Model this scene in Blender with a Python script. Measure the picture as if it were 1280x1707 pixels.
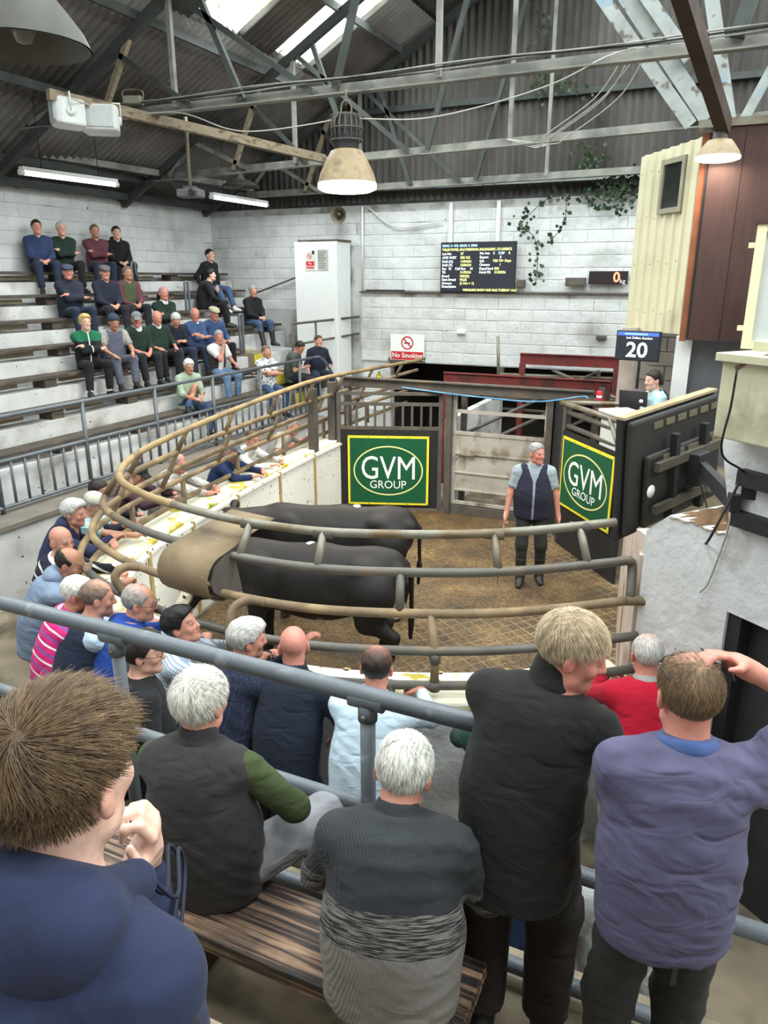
import bpy, bmesh, math, random
import numpy as np
from mathutils import Vector, Matrix

for _o in list(bpy.data.objects):
    bpy.data.objects.remove(_o, do_unlink=True)
SC = bpy.context.scene
COL = SC.collection
RNG = random.Random(7)

# ------------------------------------------------------------------ camera
EYE = 3.54
YAW, PIT, FPX = math.radians(24.5), math.radians(17.6), 1233.0
cam_data = bpy.data.cameras.new('camera')
cam_data.sensor_fit = 'HORIZONTAL'
cam_data.sensor_width = 36.0
cam_data.lens = 36.0 * FPX / 1280.0
cam_data.clip_start = 0.05
camera = bpy.data.objects.new('camera', cam_data)
camera.location = (0, 0, EYE)
camera.rotation_euler = (math.pi / 2 - PIT, 0, YAW)
COL.objects.link(camera)
SC.camera = camera

# ------------------------------------------------------------------ overcast sky
world = bpy.data.worlds.new('overcast_sky')
SC.world = world
world.use_nodes = True
_bg = world.node_tree.nodes['Background']
_bg.inputs['Color'].default_value = (0.93, 0.97, 1.0, 1)
_bg.inputs['Strength'].default_value = 3.5

SC.view_settings.view_transform = 'Standard'
SC.view_settings.look = 'None'
SC.view_settings.gamma = 1.0
SC.view_settings.use_curve_mapping = False
SC.view_settings.exposure = -0.08

# ------------------------------------------------------------------ daylight in the roof lights
ROOF_X0, ROOF_Z0, ROOF_S, RIDGE_X = -10.8, 4.98, 0.545, -0.4     # left slope: z = Z0 + S (x - X0)
def roof_z(x):
    return ROOF_Z0 + ROOF_S * ((x - ROOF_X0) if x < RIDGE_X else (2 * RIDGE_X - x - ROOF_X0))
SKYLIGHTS = [(-6.4, 0.1), (-6.4, 3.1), (-6.4, 5.1), (-6.4, 10.1), (-6.4, 12.1), (-2.8, 0.1), (-2.8, 3.1), (-2.8, 5.1), (-2.8, 8.1), (-2.8, 10.1), (-2.8, 12.1),
             (2.0, 0.1), (2.0, 3.1), (2.0, 5.1), (2.0, 8.1), (2.0, 10.1), (2.0, 12.1), (5.6, 0.1), (5.6, 3.1), (5.6, 5.1), (5.6, 10.1), (5.6, 12.1)]   # sheet centres (x, y)
SKY_L, SKY_W = 2.05, 1.0
def skylight_lamp(x, y, watts):
    ld = bpy.data.lights.new('roof_daylight', 'AREA')
    ld.shape = 'RECTANGLE'; ld.size = SKY_L * 0.96; ld.size_y = SKY_W * 0.96
    ld.energy = watts; ld.color = (0.93, 0.97, 1.0)
    lo = bpy.data.objects.new('roof_daylight', ld)
    sl = math.atan(ROOF_S) * (1 if x > RIDGE_X else -1)
    lo.location = (x, y, roof_z(x) + 0.10)
    lo.rotation_euler = (0, sl, 0)
    COL.objects.link(lo)
for _x, _y in SKYLIGHTS:
    skylight_lamp(_x, _y, 240.0)

# ------------------------------------------------------------------ pixel <-> place helpers (1280 x 1707 frame)
def ray(px, py):
    u = (px - 640.0) / FPX; v = -(py - 853.5) / FPX
    f = Vector((-math.sin(YAW) * math.cos(PIT), math.cos(YAW) * math.cos(PIT), -math.sin(PIT)))
    r = Vector((math.cos(YAW), math.sin(YAW), 0)); up = r.cross(f)
    return f + u * r + v * up
def at(px, py, x=None, y=None, z=None, d=None):
    k = ray(px, py)
    if x is not None: t = x / k.x
    elif y is not None: t = y / k.y
    elif z is not None: t = (z - EYE) / k.z
    else: t = d / math.hypot(k.x, k.y)
    return Vector((0, 0, EYE)) + k * t
def proj(p):
    q = Vector(p) - Vector((0, 0, EYE))
    f = Vector((-math.sin(YAW) * math.cos(PIT), math.cos(YAW) * math.cos(PIT), -math.sin(PIT)))
    r = Vector((math.cos(YAW), math.sin(YAW), 0)); up = r.cross(f)
    d = q.dot(f)
    return 640 + FPX * q.dot(r) / d, 853.5 - FPX * q.dot(up) / d
def solve_y(px, X, z):
    lo, hi = 1.0, 20.0
    for _ in range(40):
        m = (lo + hi) / 2
        if proj((X, m, z))[0] < px: lo = m
        else: hi = m
    return m
R = math.radians

# ------------------------------------------------------------------ scene graph helpers
def tag(o, label=None, cat=None, group=None, kind=None):
    if label: o['label'] = label
    if cat: o['category'] = cat
    if group: o['group'] = group
    if kind: o['kind'] = kind
    return o
def empty(name, loc=(0, 0, 0), rz=0.0, label=None, cat=None, group=None, kind=None):
    o = bpy.data.objects.new(name, None)
    o.location = loc; o.rotation_euler = (0, 0, rz); o.empty_display_size = 0.1
    COL.objects.link(o)
    return tag(o, label, cat, group, kind)
def link(name, me, mat=None, parent=None, loc=None):
    o = bpy.data.objects.new(name, me)
    COL.objects.link(o)
    if mat is not None:
        if not me.materials:
            for m in (mat if isinstance(mat, (list, tuple)) else [mat]): me.materials.append(m)
    if parent is not None:
        o.parent = parent
    if loc is not None: o.location = loc
    return o
def mesh_np(name, V, Q, smooth=True):
    me = bpy.data.meshes.new(name)
    V = np.asarray(V, np.float32); Q = np.asarray(Q, np.int32)
    k = Q.shape[1]
    me.vertices.add(len(V)); me.vertices.foreach_set('co', V.ravel())
    me.loops.add(Q.size); me.loops.foreach_set('vertex_index', Q.ravel())
    me.polygons.add(len(Q))
    me.polygons.foreach_set('loop_start', np.arange(0, Q.size, k, dtype=np.int32))
    me.polygons.foreach_set('loop_total', np.full(len(Q), k, np.int32))
    if smooth: me.polygons.foreach_set('use_smooth', np.ones(len(Q), bool))
    me.update(calc_edges=True)
    return me

class MB:
    """collects simple solids; build() links them as one mesh object"""
    def __init__(s): s.v = []; s.f = []; s.sm = []
    def add(s, V, F, smooth=False):
        b = len(s.v); s.v += [tuple(p) for p in V]
        for f in F: s.f.append([i + b for i in f]); s.sm.append(smooth)
        return s
    def box(s, lo, hi):
        x0, y0, z0 = lo; x1, y1, z1 = hi
        V = [(x0, y0, z0), (x1, y0, z0), (x1, y1, z0), (x0, y1, z0), (x0, y0, z1), (x1, y0, z1), (x1, y1, z1), (x0, y1, z1)]
        return s.add(V, [(0, 3, 2, 1), (4, 5, 6, 7), (0, 1, 5, 4), (1, 2, 6, 5), (2, 3, 7, 6), (3, 0, 4, 7)])
    def beam(s, a, b, w, h, up=(0, 0, 1)):
        a = Vector(a); b = Vector(b); d = (b - a).normalized(); up = Vector(up)
        sd = d.cross(up)
        if sd.length < 1e-4: sd = d.cross(Vector((1, 0, 0)))
        sd.normalize(); u = sd.cross(d)
        V = [p + sd * (i * w / 2) + u * (j * h / 2) for p in (a, b) for i, j in ((-1, -1), (1, -1), (1, 1), (-1, 1))]
        return s.add(V, [(3, 2, 1, 0), (4, 5, 6, 7), (0, 1, 5, 4), (1, 2, 6, 5), (2, 3, 7, 6), (3, 0, 4, 7)])
    def angle(s, a, b, w, t=0.012, up=(0, 0, 1)):
        """L section"""
        a = Vector(a); b = Vector(b); d = (b - a).normalized(); up = Vector(up)
        sd = d.cross(up)
        if sd.length < 1e-4: sd = d.cross(Vector((1, 0, 0)))
        sd.normalize(); u = sd.cross(d)
        prof = [(0, 0), (w, 0), (w, t), (t, t), (t, w), (0, w)]
        V = [p + sd * (x - w / 2) + u * (y - w / 2) for p in (a, b) for x, y in prof]
        F = [tuple(range(5, -1, -1)), tuple(range(6, 12))] + [(i, (i + 1) % 6, 6 + (i + 1) % 6, 6 + i) for i in range(6)]
        return s.add(V, F)
    def tube(s, pts, r, n=10, cap=True, closed=False):
        pts = [Vector(p) for p in pts]; m = len(pts)
        rs = r if isinstance(r, (list, tuple)) else [r] * m
        V = []; prev = None
        for i, p in enumerate(pts):
            t = (pts[min(i + 1, m - 1)] - pts[max(i - 1, 0)])
            if closed: t = pts[(i + 1) % m] - pts[i - 1]
            t.normalize()
            if prev is None:
                a = t.cross(Vector((0, 0, 1)))
                if a.length < 0.05: a = t.cross(Vector((0, 1, 0)))
                a.normalize()
            else:
                a = prev - t * prev.dot(t); a.normalize()
            prev = a; b = t.cross(a)
            for j in range(n):
                q = 2 * math.pi * j / n
                V.append(p + (a * math.cos(q) + b * math.sin(q)) * rs[i])
        F = []
        for i in range(m if closed else m - 1):
            for j in range(n):
                i2 = (i + 1) % m
                F.append((i * n + j, i * n + (j + 1) % n, i2 * n + (j + 1) % n, i2 * n + j))
        s.add(V, F, True)
        if cap and not closed:
            b0 = len(s.v) - len(V)
            s.f.append([b0 + j for j in range(n)][::-1]); s.sm.append(False)
            s.f.append([b0 + (m - 1) * n + j for j in range(n)]); s.sm.append(False)
        return s
    def lathe(s, prof, c=(0, 0, 0), n=24, smooth=True, axis=None):
        """profile of (radius, height) turned about z (or about axis)"""
        c = Vector(c); V = []; F = []; m = len(prof)
        M3 = Vector(axis).to_track_quat('Z', 'Y').to_matrix() if axis is not None else Matrix.Identity(3)
        for rr, z in prof:
            for j in range(n):
                q = 2 * math.pi * j / n
                V.append(c + M3 @ Vector((rr * math.cos(q), rr * math.sin(q), z)))
        for i in range(m - 1):
            for j in range(n):
                F.append((i * n + j, i * n + (j + 1) % n, (i + 1) * n + (j + 1) % n, (i + 1) * n + j))
        return s.add(V, F, smooth)
    def prism(s, poly, a, b):
        """closed polygon of 3D points, extruded by vector b-a"""
        d = Vector(b) - Vector(a); n = len(poly)
        V = [Vector(p) for p in poly] + [Vector(p) + d for p in poly]
        F = [tuple(range(n))[::-1], tuple(range(n, 2 * n))] + [(i, (i + 1) % n, n + (i + 1) % n, n + i) for i in range(n)]
        return s.add(V, F)
    def mesh(s, name):
        me = bpy.data.meshes.new(name)
        me.from_pydata([tuple(p) for p in s.v], [], s.f)
        me.polygons.foreach_set('use_smooth', s.sm)
        me.update()
        bm = bmesh.new(); bm.from_mesh(me); bmesh.ops.recalc_face_normals(bm, faces=bm.faces[:]); bm.to_mesh(me); bm.free()
        return me
    def build(s, name, mat=None, parent=None, bevel=0.0):
        me = s.mesh(name)
        o = link(name, me, mat, parent)
        if bevel:
            md = o.modifiers.new('bevel', 'BEVEL'); md.width = bevel; md.segments = 2; md.limit_method = 'ANGLE'
        return o

def smooth_path(pts, n=8, closed=False):
    """Catmull-Rom through points"""
    pts = [Vector(p) for p in pts]; m = len(pts); out = []
    for i in range(m if closed else m - 1):
        p0 = pts[(i - 1) % m] if (closed or i > 0) else pts[0] * 2 - pts[1]
        p1 = pts[i]; p2 = pts[(i + 1) % m]
        p3 = pts[(i + 2) % m] if (closed or i + 2 < m) else pts[-1] * 2 - pts[-2]
        for k in range(n):
            t = k / n
            out.append(0.5 * ((2 * p1) + (p2 - p0) * t + (2 * p0 - 5 * p1 + 4 * p2 - p3) * t * t + (3 * p1 - p0 - 3 * p2 + p3) * t ** 3))
    if not closed: out.append(pts[-1])
    return out
# ------------------------------------------------------------------ materials
def _nt(name):
    m = bpy.data.materials.new(name); m.use_nodes = True
    return m, m.node_tree.nodes, m.node_tree.links, m.node_tree.nodes['Principled BSDF']
def _ramp(N, stops):
    r = N.new('ShaderNodeValToRGB'); e = r.color_ramp.elements
    while len(e) < len(stops): e.new(0.5)
    for i, (p, c) in enumerate(stops):
        e[i].position = p; e[i].color = (c[0], c[1], c[2], 1)
    return r
def mix(c, k, t=(0, 0, 0)): return tuple(a * (1 - k) + b * k for a, b in zip(c, t))
def srgb(r, g, b):
    return tuple(((v / 255) / 12.92 if v / 255 <= 0.04045 else ((v / 255 + 0.055) / 1.055) ** 2.4) for v in (r, g, b))

MATS = {}
def M(name, col, rough=0.7, var=0.18, scale=6.0, bump=0.0, bscale=60.0, metal=0.0, dirt=None, dscale=2.5, dthr=(0.5, 0.65), spots=None, sscale=30.0, sthr=(0.70, 0.74), spec=0.4, stretch=None, gen=False):
    """colour with soft variation, optional dirt patches with a shape of their own, optional small spots"""
    if name in MATS: return MATS[name]
    m, N, L, P = _nt(name)
    tc = N.new('ShaderNodeTexCoord'); src = tc.outputs['Object']
    geo = N.new('ShaderNodeNewGeometry')
    if gen: src = geo.outputs['Position']
    if stretch:
        mp = N.new('ShaderNodeMapping'); mp.inputs['Scale'].default_value = stretch
        L.new(src, mp.inputs['Vector']); src = mp.outputs['Vector']
    n1 = N.new('ShaderNodeTexNoise'); n1.inputs['Scale'].default_value = scale; n1.inputs['Detail'].default_value = 6
    L.new(src, n1.inputs['Vector'])
    r = _ramp(N, [(0.3, mix(col, var)), (0.7, mix(col, var * 0.6, (1, 1, 1)) if max(col) > 0.4 else tuple(min(1, c * (1 + var)) for c in col))])
    L.new(n1.outputs['Fac'], r.inputs['Fac'])
    out = r.outputs['Color']
    def layer(out, c, sc, thr, detail):
        n = N.new('ShaderNodeTexNoise'); n.inputs['Scale'].default_value = sc; n.inputs['Detail'].default_value = detail
        L.new(src, n.inputs['Vector'])
        rr = _ramp(N, [(thr[0], (0, 0, 0)), (thr[1], (1, 1, 1))]); L.new(n.outputs['Fac'], rr.inputs['Fac'])
        mx = N.new('ShaderNodeMix'); mx.data_type = 'RGBA'
        L.new(rr.outputs['Color'], mx.inputs['Factor']); L.new(out, mx.inputs['A'])
        mx.inputs['B'].default_value = (*c, 1)
        return mx.outputs['Result']
    if dirt: out = layer(out, dirt, dscale, dthr, 8)
    if spots: out = layer(out, spots, sscale, sthr, 2)
    L.new(out, P.inputs['Base Color'])
    P.inputs['Roughness'].default_value = rough; P.inputs['Metallic'].default_value = metal
    P.inputs['Specular IOR Level'].default_value = spec
    if bump:
        n2 = N.new('ShaderNodeTexNoise'); n2.inputs['Scale'].default_value = bscale; n2.inputs['Detail'].default_value = 5
        L.new(src, n2.inputs['Vector'])
        b = N.new('ShaderNodeBump'); b.inputs['Strength'].default_value = 0.8; b.inputs['Distance'].default_value = bump
        L.new(n2.outputs['Fac'], b.inputs['Height']); L.new(b.outputs['Normal'], P.inputs['Normal'])
    MATS[name] = m
    return m
def M_emit(name, col, strength):
    if name in MATS: return MATS[name]
    m, N, L, P = _nt(name)
    P.inputs['Base Color'].default_value = (*col, 1)
    P.inputs['Emission Color'].default_value = (*col, 1); P.inputs['Emission Strength'].default_value = strength
    MATS[name] = m
    return m

def cloth(name, col, kind='plain', cols=(), period=0.08, rough=0.9, fold=0.010, weave=0.0012, sheen=0.04, z0=0.0, fscale=7.0):
    """garment fabric; patterns follow the 'tc' attribute (chest frame, metres)"""
    if name in MATS: return MATS[name]
    m, N, L, P = _nt(name)
    at_ = N.new('ShaderNodeAttribute'); at_.attribute_name = 'tc'
    src = at_.outputs['Vector']
    n1 = N.new('ShaderNodeTexNoise'); n1.inputs['Scale'].default_value = 5; n1.inputs['Detail'].default_value = 4; L.new(src, n1.inputs['Vector'])
    r = _ramp(N, [(0.3, mix(col, 0.14)), (0.7, tuple(min(1, c * 1.12) for c in col))]); L.new(n1.outputs['Fac'], r.inputs['Fac'])
    out = r.outputs['Color']
    sep = N.new('ShaderNodeSeparateXYZ'); L.new(src, sep.inputs['Vector'])
    def math_(op, a, b=None):
        q = N.new('ShaderNodeMath'); q.operation = op
        for i, v in enumerate((a, b)):
            if v is None: continue
            if isinstance(v, (int, float)): q.inputs[i].default_value = v
            else: L.new(v, q.inputs[i])
        return q.outputs[0]
    def mixc(fac, a, c):
        mx = N.new('ShaderNodeMix'); mx.data_type = 'RGBA'
        L.new(fac, mx.inputs['Factor']); L.new(a, mx.inputs['A'])
        if isinstance(c, tuple): mx.inputs['B'].default_value = (*c, 1)
        else: L.new(c, mx.inputs['B'])
        return mx.outputs['Result']
    def stripe(coord, per, lo, hi):
        fr = math_('FRACT', math_('DIVIDE', coord, per))
        return math_('MULTIPLY', math_('GREATER_THAN', fr, lo), math_('LESS_THAN', fr, hi))
    bump_extra = None
    if kind == 'stripes':
        for c, lo, hi in cols: out = mixc(stripe(sep.outputs['Z'], period, lo, hi), out, c)
    elif kind == 'vstripes':
        for c, lo, hi in cols: out = mixc(stripe(sep.outputs['X'], period, lo, hi), out, c)
    elif kind == 'check':
        ax = math_('ADD', sep.outputs['X'], sep.outputs['Y'])
        for c, lo, hi in cols:
            out = mixc(math_('MULTIPLY', stripe(ax, period, lo, hi), 0.75), out, c)
            out = mixc(math_('MULTIPLY', stripe(sep.outputs['Z'], period, lo, hi), 0.75), out, c)
    elif kind == 'floral':
        v = N.new('ShaderNodeTexVoronoi'); v.inputs['Scale'].default_value = 1 / period; L.new(src, v.inputs['Vector'])
        nn = N.new('ShaderNodeTexNoise'); nn.inputs['Scale'].default_value = 90; L.new(src, nn.inputs['Vector'])
        d = math_('ADD', v.outputs['Distance'], math_('MULTIPLY', nn.outputs['Fac'], 0.45))
        out = mixc(math_('LESS_THAN', d, 0.56), out, cols[0][0])
    elif kind == 'dots':
        v = N.new('ShaderNodeTexVoronoi'); v.inputs['Scale'].default_value = 1 / period; v.inputs['Randomness'].default_value = 0.1; L.new(src, v.inputs['Vector'])
        out = mixc(math_('LESS_THAN', v.outputs['Distance'], 0.28), out, cols[0][0])
    elif kind == 'knit_bands':       # dark yoke, marled middle, pale hem, ribbed knit
        ze = math_('ADD', sep.outputs['Z'], math_('MULTIPLY', n1.outputs['Fac'], 0.02))
        mar = N.new('ShaderNodeTexNoise'); mar.inputs['Scale'].default_value = 1.0; mar.inputs['Detail'].default_value = 5
        mpp = N.new('ShaderNodeMapping'); mpp.inputs['Scale'].default_value = (14, 14, 240); L.new(src, mpp.inputs['Vector']); L.new(mpp.outputs['Vector'], mar.inputs['Vector'])
        mr = _ramp(N, [(0.46, cols[0][0]), (0.56, cols[1][0])]); L.new(mar.outputs['Fac'], mr.inputs['Fac'])
        out = mixc(math_('LESS_THAN', ze, cols[0][1]), out, mr.outputs['Color'])
        out = mixc(math_('LESS_THAN', ze, cols[1][1]), out, cols[1][0])
        rib = math_('SINE', math_('MULTIPLY', math_('ADD', sep.outputs['X'], math_('MULTIPLY', sep.outputs['Y'], 0.6)), 700.0))
        row = math_('SINE', math_('MULTIPLY', sep.outputs['Z'], 900.0))
        bump_extra = math_('ADD', rib, math_('MULTIPLY', row, 0.12))
    elif kind == 'yoke':             # contrasting chest panel above z0
        out = mixc(math_('MULTIPLY', math_('GREATER_THAN', sep.outputs['Z'], z0), math_('GREATER_THAN', sep.outputs['Y'], -0.05)), out, cols[0][0])
        out = mixc(math_('MULTIPLY', math_('LESS_THAN', math_('ABSOLUTE', sep.outputs['X']), 0.008), math_('GREATER_THAN', sep.outputs['Y'], 0.03)), out, (0.75, 0.75, 0.75))
    elif kind == 'placket':          # shirt: front button strip, a shade apart, with buttons spaced down it
        ax = math_('ABSOLUTE', sep.outputs['X'])
        front = math_('GREATER_THAN', sep.outputs['Y'], 0.02)
        out = mixc(math_('MULTIPLY', math_('MULTIPLY', math_('LESS_THAN', ax, 0.016), math_('GREATER_THAN', ax, 0.013)), front), out, tuple(c * 0.6 for c in col))
    L.new(out, P.inputs['Base Color'])
    P.inputs['Roughness'].default_value = rough
    P.inputs['Specular IOR Level'].default_value = 0.25
    P.inputs['Sheen Weight'].default_value = sheen; P.inputs['Sheen Roughness'].default_value = 0.5
    # folds (large, domain-warped) then weave
    mp = N.new('ShaderNodeMapping'); mp.inputs['Rotation'].default_value = (0.5, 0.4, 0.2); mp.inputs['Scale'].default_value = (1.0, 1.0, 2.1); L.new(src, mp.inputs['Vector'])
    nf = N.new('ShaderNodeTexNoise'); nf.inputs['Scale'].default_value = fscale; nf.inputs['Detail'].default_value = 1.5; nf.inputs['Distortion'].default_value = 0.9
    L.new(mp.outputs['Vector'], nf.inputs['Vector'])
    b1 = N.new('ShaderNodeBump'); b1.inputs['Strength'].default_value = 1.0; b1.inputs['Distance'].default_value = fold * 1.3; L.new(nf.outputs['Fac'], b1.inputs['Height'])
    b2 = N.new('ShaderNodeBump'); b2.inputs['Strength'].default_value = 0.5; b2.inputs['Distance'].default_value = weave
    if bump_extra is not None: L.new(bump_extra, b2.inputs['Height'])
    else:
        nw = N.new('ShaderNodeTexNoise'); nw.inputs['Scale'].default_value = 260; nw.inputs['Detail'].default_value = 2; L.new(src, nw.inputs['Vector'])
        L.new(nw.outputs['Fac'], b2.inputs['Height'])
    L.new(b1.outputs['Normal'], b2.inputs['Normal']); L.new(b2.outputs['Normal'], P.inputs['Normal'])
    MATS[name] = m
    return m
def attr_mat(name, rough, scale, dist, spec=0.35, sss=0.0, stretch=(1, 1, 1), var=0.2):
    """colour from the 'Col' attribute with fine relief"""
    m, N, L, P = _nt(name)
    a = N.new('ShaderNodeAttribute'); a.attribute_name = 'Col'
    tc = N.new('ShaderNodeAttribute'); tc.attribute_name = 'tc'
    mp = N.new('ShaderNodeMapping'); mp.inputs['Scale'].default_value = stretch; L.new(tc.outputs['Vector'], mp.inputs['Vector'])
    n = N.new('ShaderNodeTexNoise'); n.inputs['Scale'].default_value = scale; n.inputs['Detail'].default_value = 4; L.new(mp.outputs['Vector'], n.inputs['Vector'])
    r = _ramp(N, [(0.3, (1 - var, 1 - var, 1 - var)), (0.7, (1 + var * 0.6,) * 3)]); L.new(n.outputs['Fac'], r.inputs['Fac'])
    mx = N.new('ShaderNodeMix'); mx.data_type = 'RGBA'; mx.blend_type = 'MULTIPLY'; mx.inputs['Factor'].default_value = 1
    L.new(a.outputs['Color'], mx.inputs['A']); L.new(r.outputs['Color'], mx.inputs['B'])
    L.new(mx.outputs['Result'], P.inputs['Base Color'])
    P.inputs['Roughness'].default_value = rough; P.inputs['Specular IOR Level'].default_value = spec
    if sss:
        P.inputs['Subsurface Weight'].default_value = sss; P.inputs['Subsurface Radius'].default_value = (0.012, 0.005, 0.003); P.inputs['Subsurface Scale'].default_value = 0.5
    b = N.new('ShaderNodeBump'); b.inputs['Distance'].default_value = dist; b.inputs['Strength'].default_value = 0.7
    L.new(n.outputs['Fac'], b.inputs['Height']); L.new(b.outputs['Normal'], P.inputs['Normal'])
    return m
SKIN = attr_mat('skin', 0.5, 60, 0.0012, var=0.10)
HAIR = attr_mat('hair', 0.55, 1.0, 0.006, stretch=(150, 40, 28), var=0.45)
HIDE = attr_mat('hide', 0.6, 70, 0.004, var=0.3, stretch=(1, 0.5, 1))
# ------------------------------------------------------------------ smooth solids: blended capsules / ellipsoids -> one skin
def V3(*a): return np.array(a, np.float64)
def rotx(a): c, s = math.cos(a), math.sin(a); return np.array([[1, 0, 0], [0, c, -s], [0, s, c]])
def roty(a): c, s = math.cos(a), math.sin(a); return np.array([[c, 0, s], [0, 1, 0], [-s, 0, c]])
def rotz(a): c, s = math.cos(a), math.sin(a); return np.array([[c, -s, 0], [s, c, 0], [0, 0, 1]])
def unit(v): v = np.asarray(v, float); return v / max(1e-9, np.linalg.norm(v))

def cap(a, b, ra, rb=None, k=0.03, flat=False):
    return ('cap', np.asarray(a, float), np.asarray(b, float), ra, ra if rb is None else rb, k, flat)
def ell(c, rad, k=0.03, Rm=None, sub=False):
    return ('ell', np.asarray(c, float), np.asarray(rad, float), np.eye(3) if Rm is None else Rm, k, sub)
def clip(n, p):
    """cut away everything on the +n side of the plane through p"""
    return ('clip', unit(n), np.asarray(p, float))
def fn(f): return ('fn', f)

def axis_pts(lo, hi, h, fine):
    xs = [lo]; x = lo
    while x < hi:
        st = h
        for a, b, hf in fine:
            if x >= a - h and x < b: st = min(st, hf)
        x += st; xs.append(x)
    return np.array(xs)

def skin_mesh(prims, h, fine=()):
    """prims: list; fine: list of (centre, radius, spacing). Returns verts, quads"""
    los = []; his = []
    for p in prims:
        if p[0] == 'cap':
            r = max(p[3], p[4]); los.append(np.minimum(p[1], p[2]) - r); his.append(np.maximum(p[1], p[2]) + r)
        elif p[0] == 'ell' and not p[5]:
            e = np.sqrt(((p[3] * p[2]) ** 2).sum(1)); los.append(p[1] - e); his.append(p[1] + e)
    lo = np.min(los, 0) - 2.2 * h; hi = np.max(his, 0) + 2.2 * h
    ax = [axis_pts(lo[i], hi[i], h, [(c[i] - r, c[i] + r, hf) for c, r, hf in fine]) for i in range(3)]
    F = np.full([len(a) for a in ax], 5.0, np.float32)
    full = [slice(0, len(a)) for a in ax]
    for p in prims:
        kind = p[0]
        if kind == 'cap':
            _, a, b, ra, rb, k, flat = p
            r = max(ra, rb) + k + 2 * h; l = np.minimum(a, b) - r; u = np.maximum(a, b) + r
        elif kind == 'ell':
            _, c, rad, Rm, k, sub = p
            e = np.sqrt(((Rm * rad) ** 2).sum(1)) + k + 2 * h; l = c - e; u = c + e
        else:
            l, u = lo - 9, hi + 9
        sl = [slice(max(0, np.searchsorted(ax[i], l[i]) - 1), np.searchsorted(ax[i], u[i]) + 1) for i in range(3)]
        x = ax[0][sl[0]][:, None, None].astype(np.float32); y = ax[1][sl[1]][None, :, None].astype(np.float32); z = ax[2][sl[2]][None, None, :].astype(np.float32)
        G = F[sl[0], sl[1], sl[2]]
        if G.size == 0: continue
        if kind == 'cap':
            d = b - a; L2 = max(1e-9, float(d @ d))
            px, py, pz = x - a[0], y - a[1], z - a[2]
            t0 = (px * d[0] + py * d[1] + pz * d[2]) / L2
            t = np.clip(t0, 0, 1)
            D = np.sqrt((px - t * d[0]) ** 2 + (py - t * d[1]) ** 2 + (pz - t * d[2]) ** 2) - (ra + (rb - ra) * t)
            if flat: D = np.maximum(D, (t0 - 1) * math.sqrt(L2))
            q = np.clip(k - np.abs(G - D), 0, None) / max(k, 1e-6)
            F[sl[0], sl[1], sl[2]] = np.minimum(G, D) - q * q * k * 0.25
        elif kind == 'ell':
            px, py, pz = x - c[0], y - c[1], z - c[2]
            u0 = px * Rm[0, 0] + py * Rm[1, 0] + pz * Rm[2, 0]
            u1 = px * Rm[0, 1] + py * Rm[1, 1] + pz * Rm[2, 1]
            u2 = px * Rm[0, 2] + py * Rm[1, 2] + pz * Rm[2, 2]
            k0 = np.sqrt((u0 / rad[0]) ** 2 + (u1 / rad[1]) ** 2 + (u2 / rad[2]) ** 2)
            k1 = np.sqrt((u0 / rad[0] ** 2) ** 2 + (u1 / rad[1] ** 2) ** 2 + (u2 / rad[2] ** 2) ** 2) + 1e-6
            D = k0 * (k0 - 1) / k1
            if sub:
                q = np.clip(k - np.abs(G + D), 0, None) / max(k, 1e-6)
                F[sl[0], sl[1], sl[2]] = np.maximum(G, -D) + q * q * k * 0.25
            else:
                q = np.clip(k - np.abs(G - D), 0, None) / max(k, 1e-6)
                F[sl[0], sl[1], sl[2]] = np.minimum(G, D) - q * q * k * 0.25
        elif kind == 'clip':
            n, o = p[1], p[2]
            F[...] = np.maximum(F, (x - o[0]) * n[0] + (y - o[1]) * n[1] + (z - o[2]) * n[2])
        elif kind == 'fn':
            F[...] = p[1](F, x, y, z)
    # surface nets
    S = F < 0
    S[0] = S[-1] = False; S[:, 0] = S[:, -1] = False; S[:, :, 0] = S[:, :, -1] = False
    F = np.where(S, np.minimum(F, -1e-6), np.maximum(F, 1e-6))
    cs = S[:-1, :-1, :-1].astype(np.int8)
    tot = cs.copy()
    for dx, dy, dz in ((1, 0, 0), (0, 1, 0), (0, 0, 1), (1, 1, 0), (1, 0, 1), (0, 1, 1), (1, 1, 1)):
        tot = tot + S[dx:dx + cs.shape[0], dy:dy + cs.shape[1], dz:dz + cs.shape[2]]
    act = np.argwhere((tot > 0) & (tot < 8))
    idx = np.full(cs.shape, -1, np.int32); idx[act[:, 0], act[:, 1], act[:, 2]] = np.arange(len(act))
    acc = np.zeros((len(act), 3)); cnt = np.zeros(len(act))
    cor = [(i, j, k) for i in (0, 1) for j in (0, 1) for k in (0, 1)]
    P = {c: np.stack([ax[i][act[:, i] + c[i]] for i in range(3)], 1) for c in cor}
    W = {c: F[act[:, 0] + c[0], act[:, 1] + c[1], act[:, 2] + c[2]] for c in cor}
    for c in cor:
        for i in range(3):
            if c[i] == 0:
                e = list(c); e[i] = 1; e = tuple(e)
                m = (W[c] < 0) != (W[e] < 0)
                t = (W[c][m] / (W[c][m] - W[e][m]))[:, None]
                acc[m] += P[c][m] * (1 - t) + P[e][m] * t; cnt[m] += 1
    V = acc / cnt[:, None]
    Q = []
    for i in range(3):
        a, b = [(1, 2), (2, 0), (0, 1)][i]
        s0 = [slice(None)] * 3; s1 = [slice(None)] * 3
        s0[i] = slice(0, -1); s1[i] = slice(1, None)
        A = S[tuple(s0)]; B = S[tuple(s1)]
        for sign, mask in ((1, A & ~B), (-1, ~A & B)):
            e = np.argwhere(mask)
            if not len(e): continue
            def cell(da, db):
                q = e.copy(); q[:, a] += da; q[:, b] += db
                return idx[q[:, 0], q[:, 1], q[:, 2]]
            q = np.stack([cell(-1, -1), cell(0, -1), cell(0, 0), cell(-1, 0)], 1)
            Q.append(q if sign > 0 else q[:, ::-1])
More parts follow.
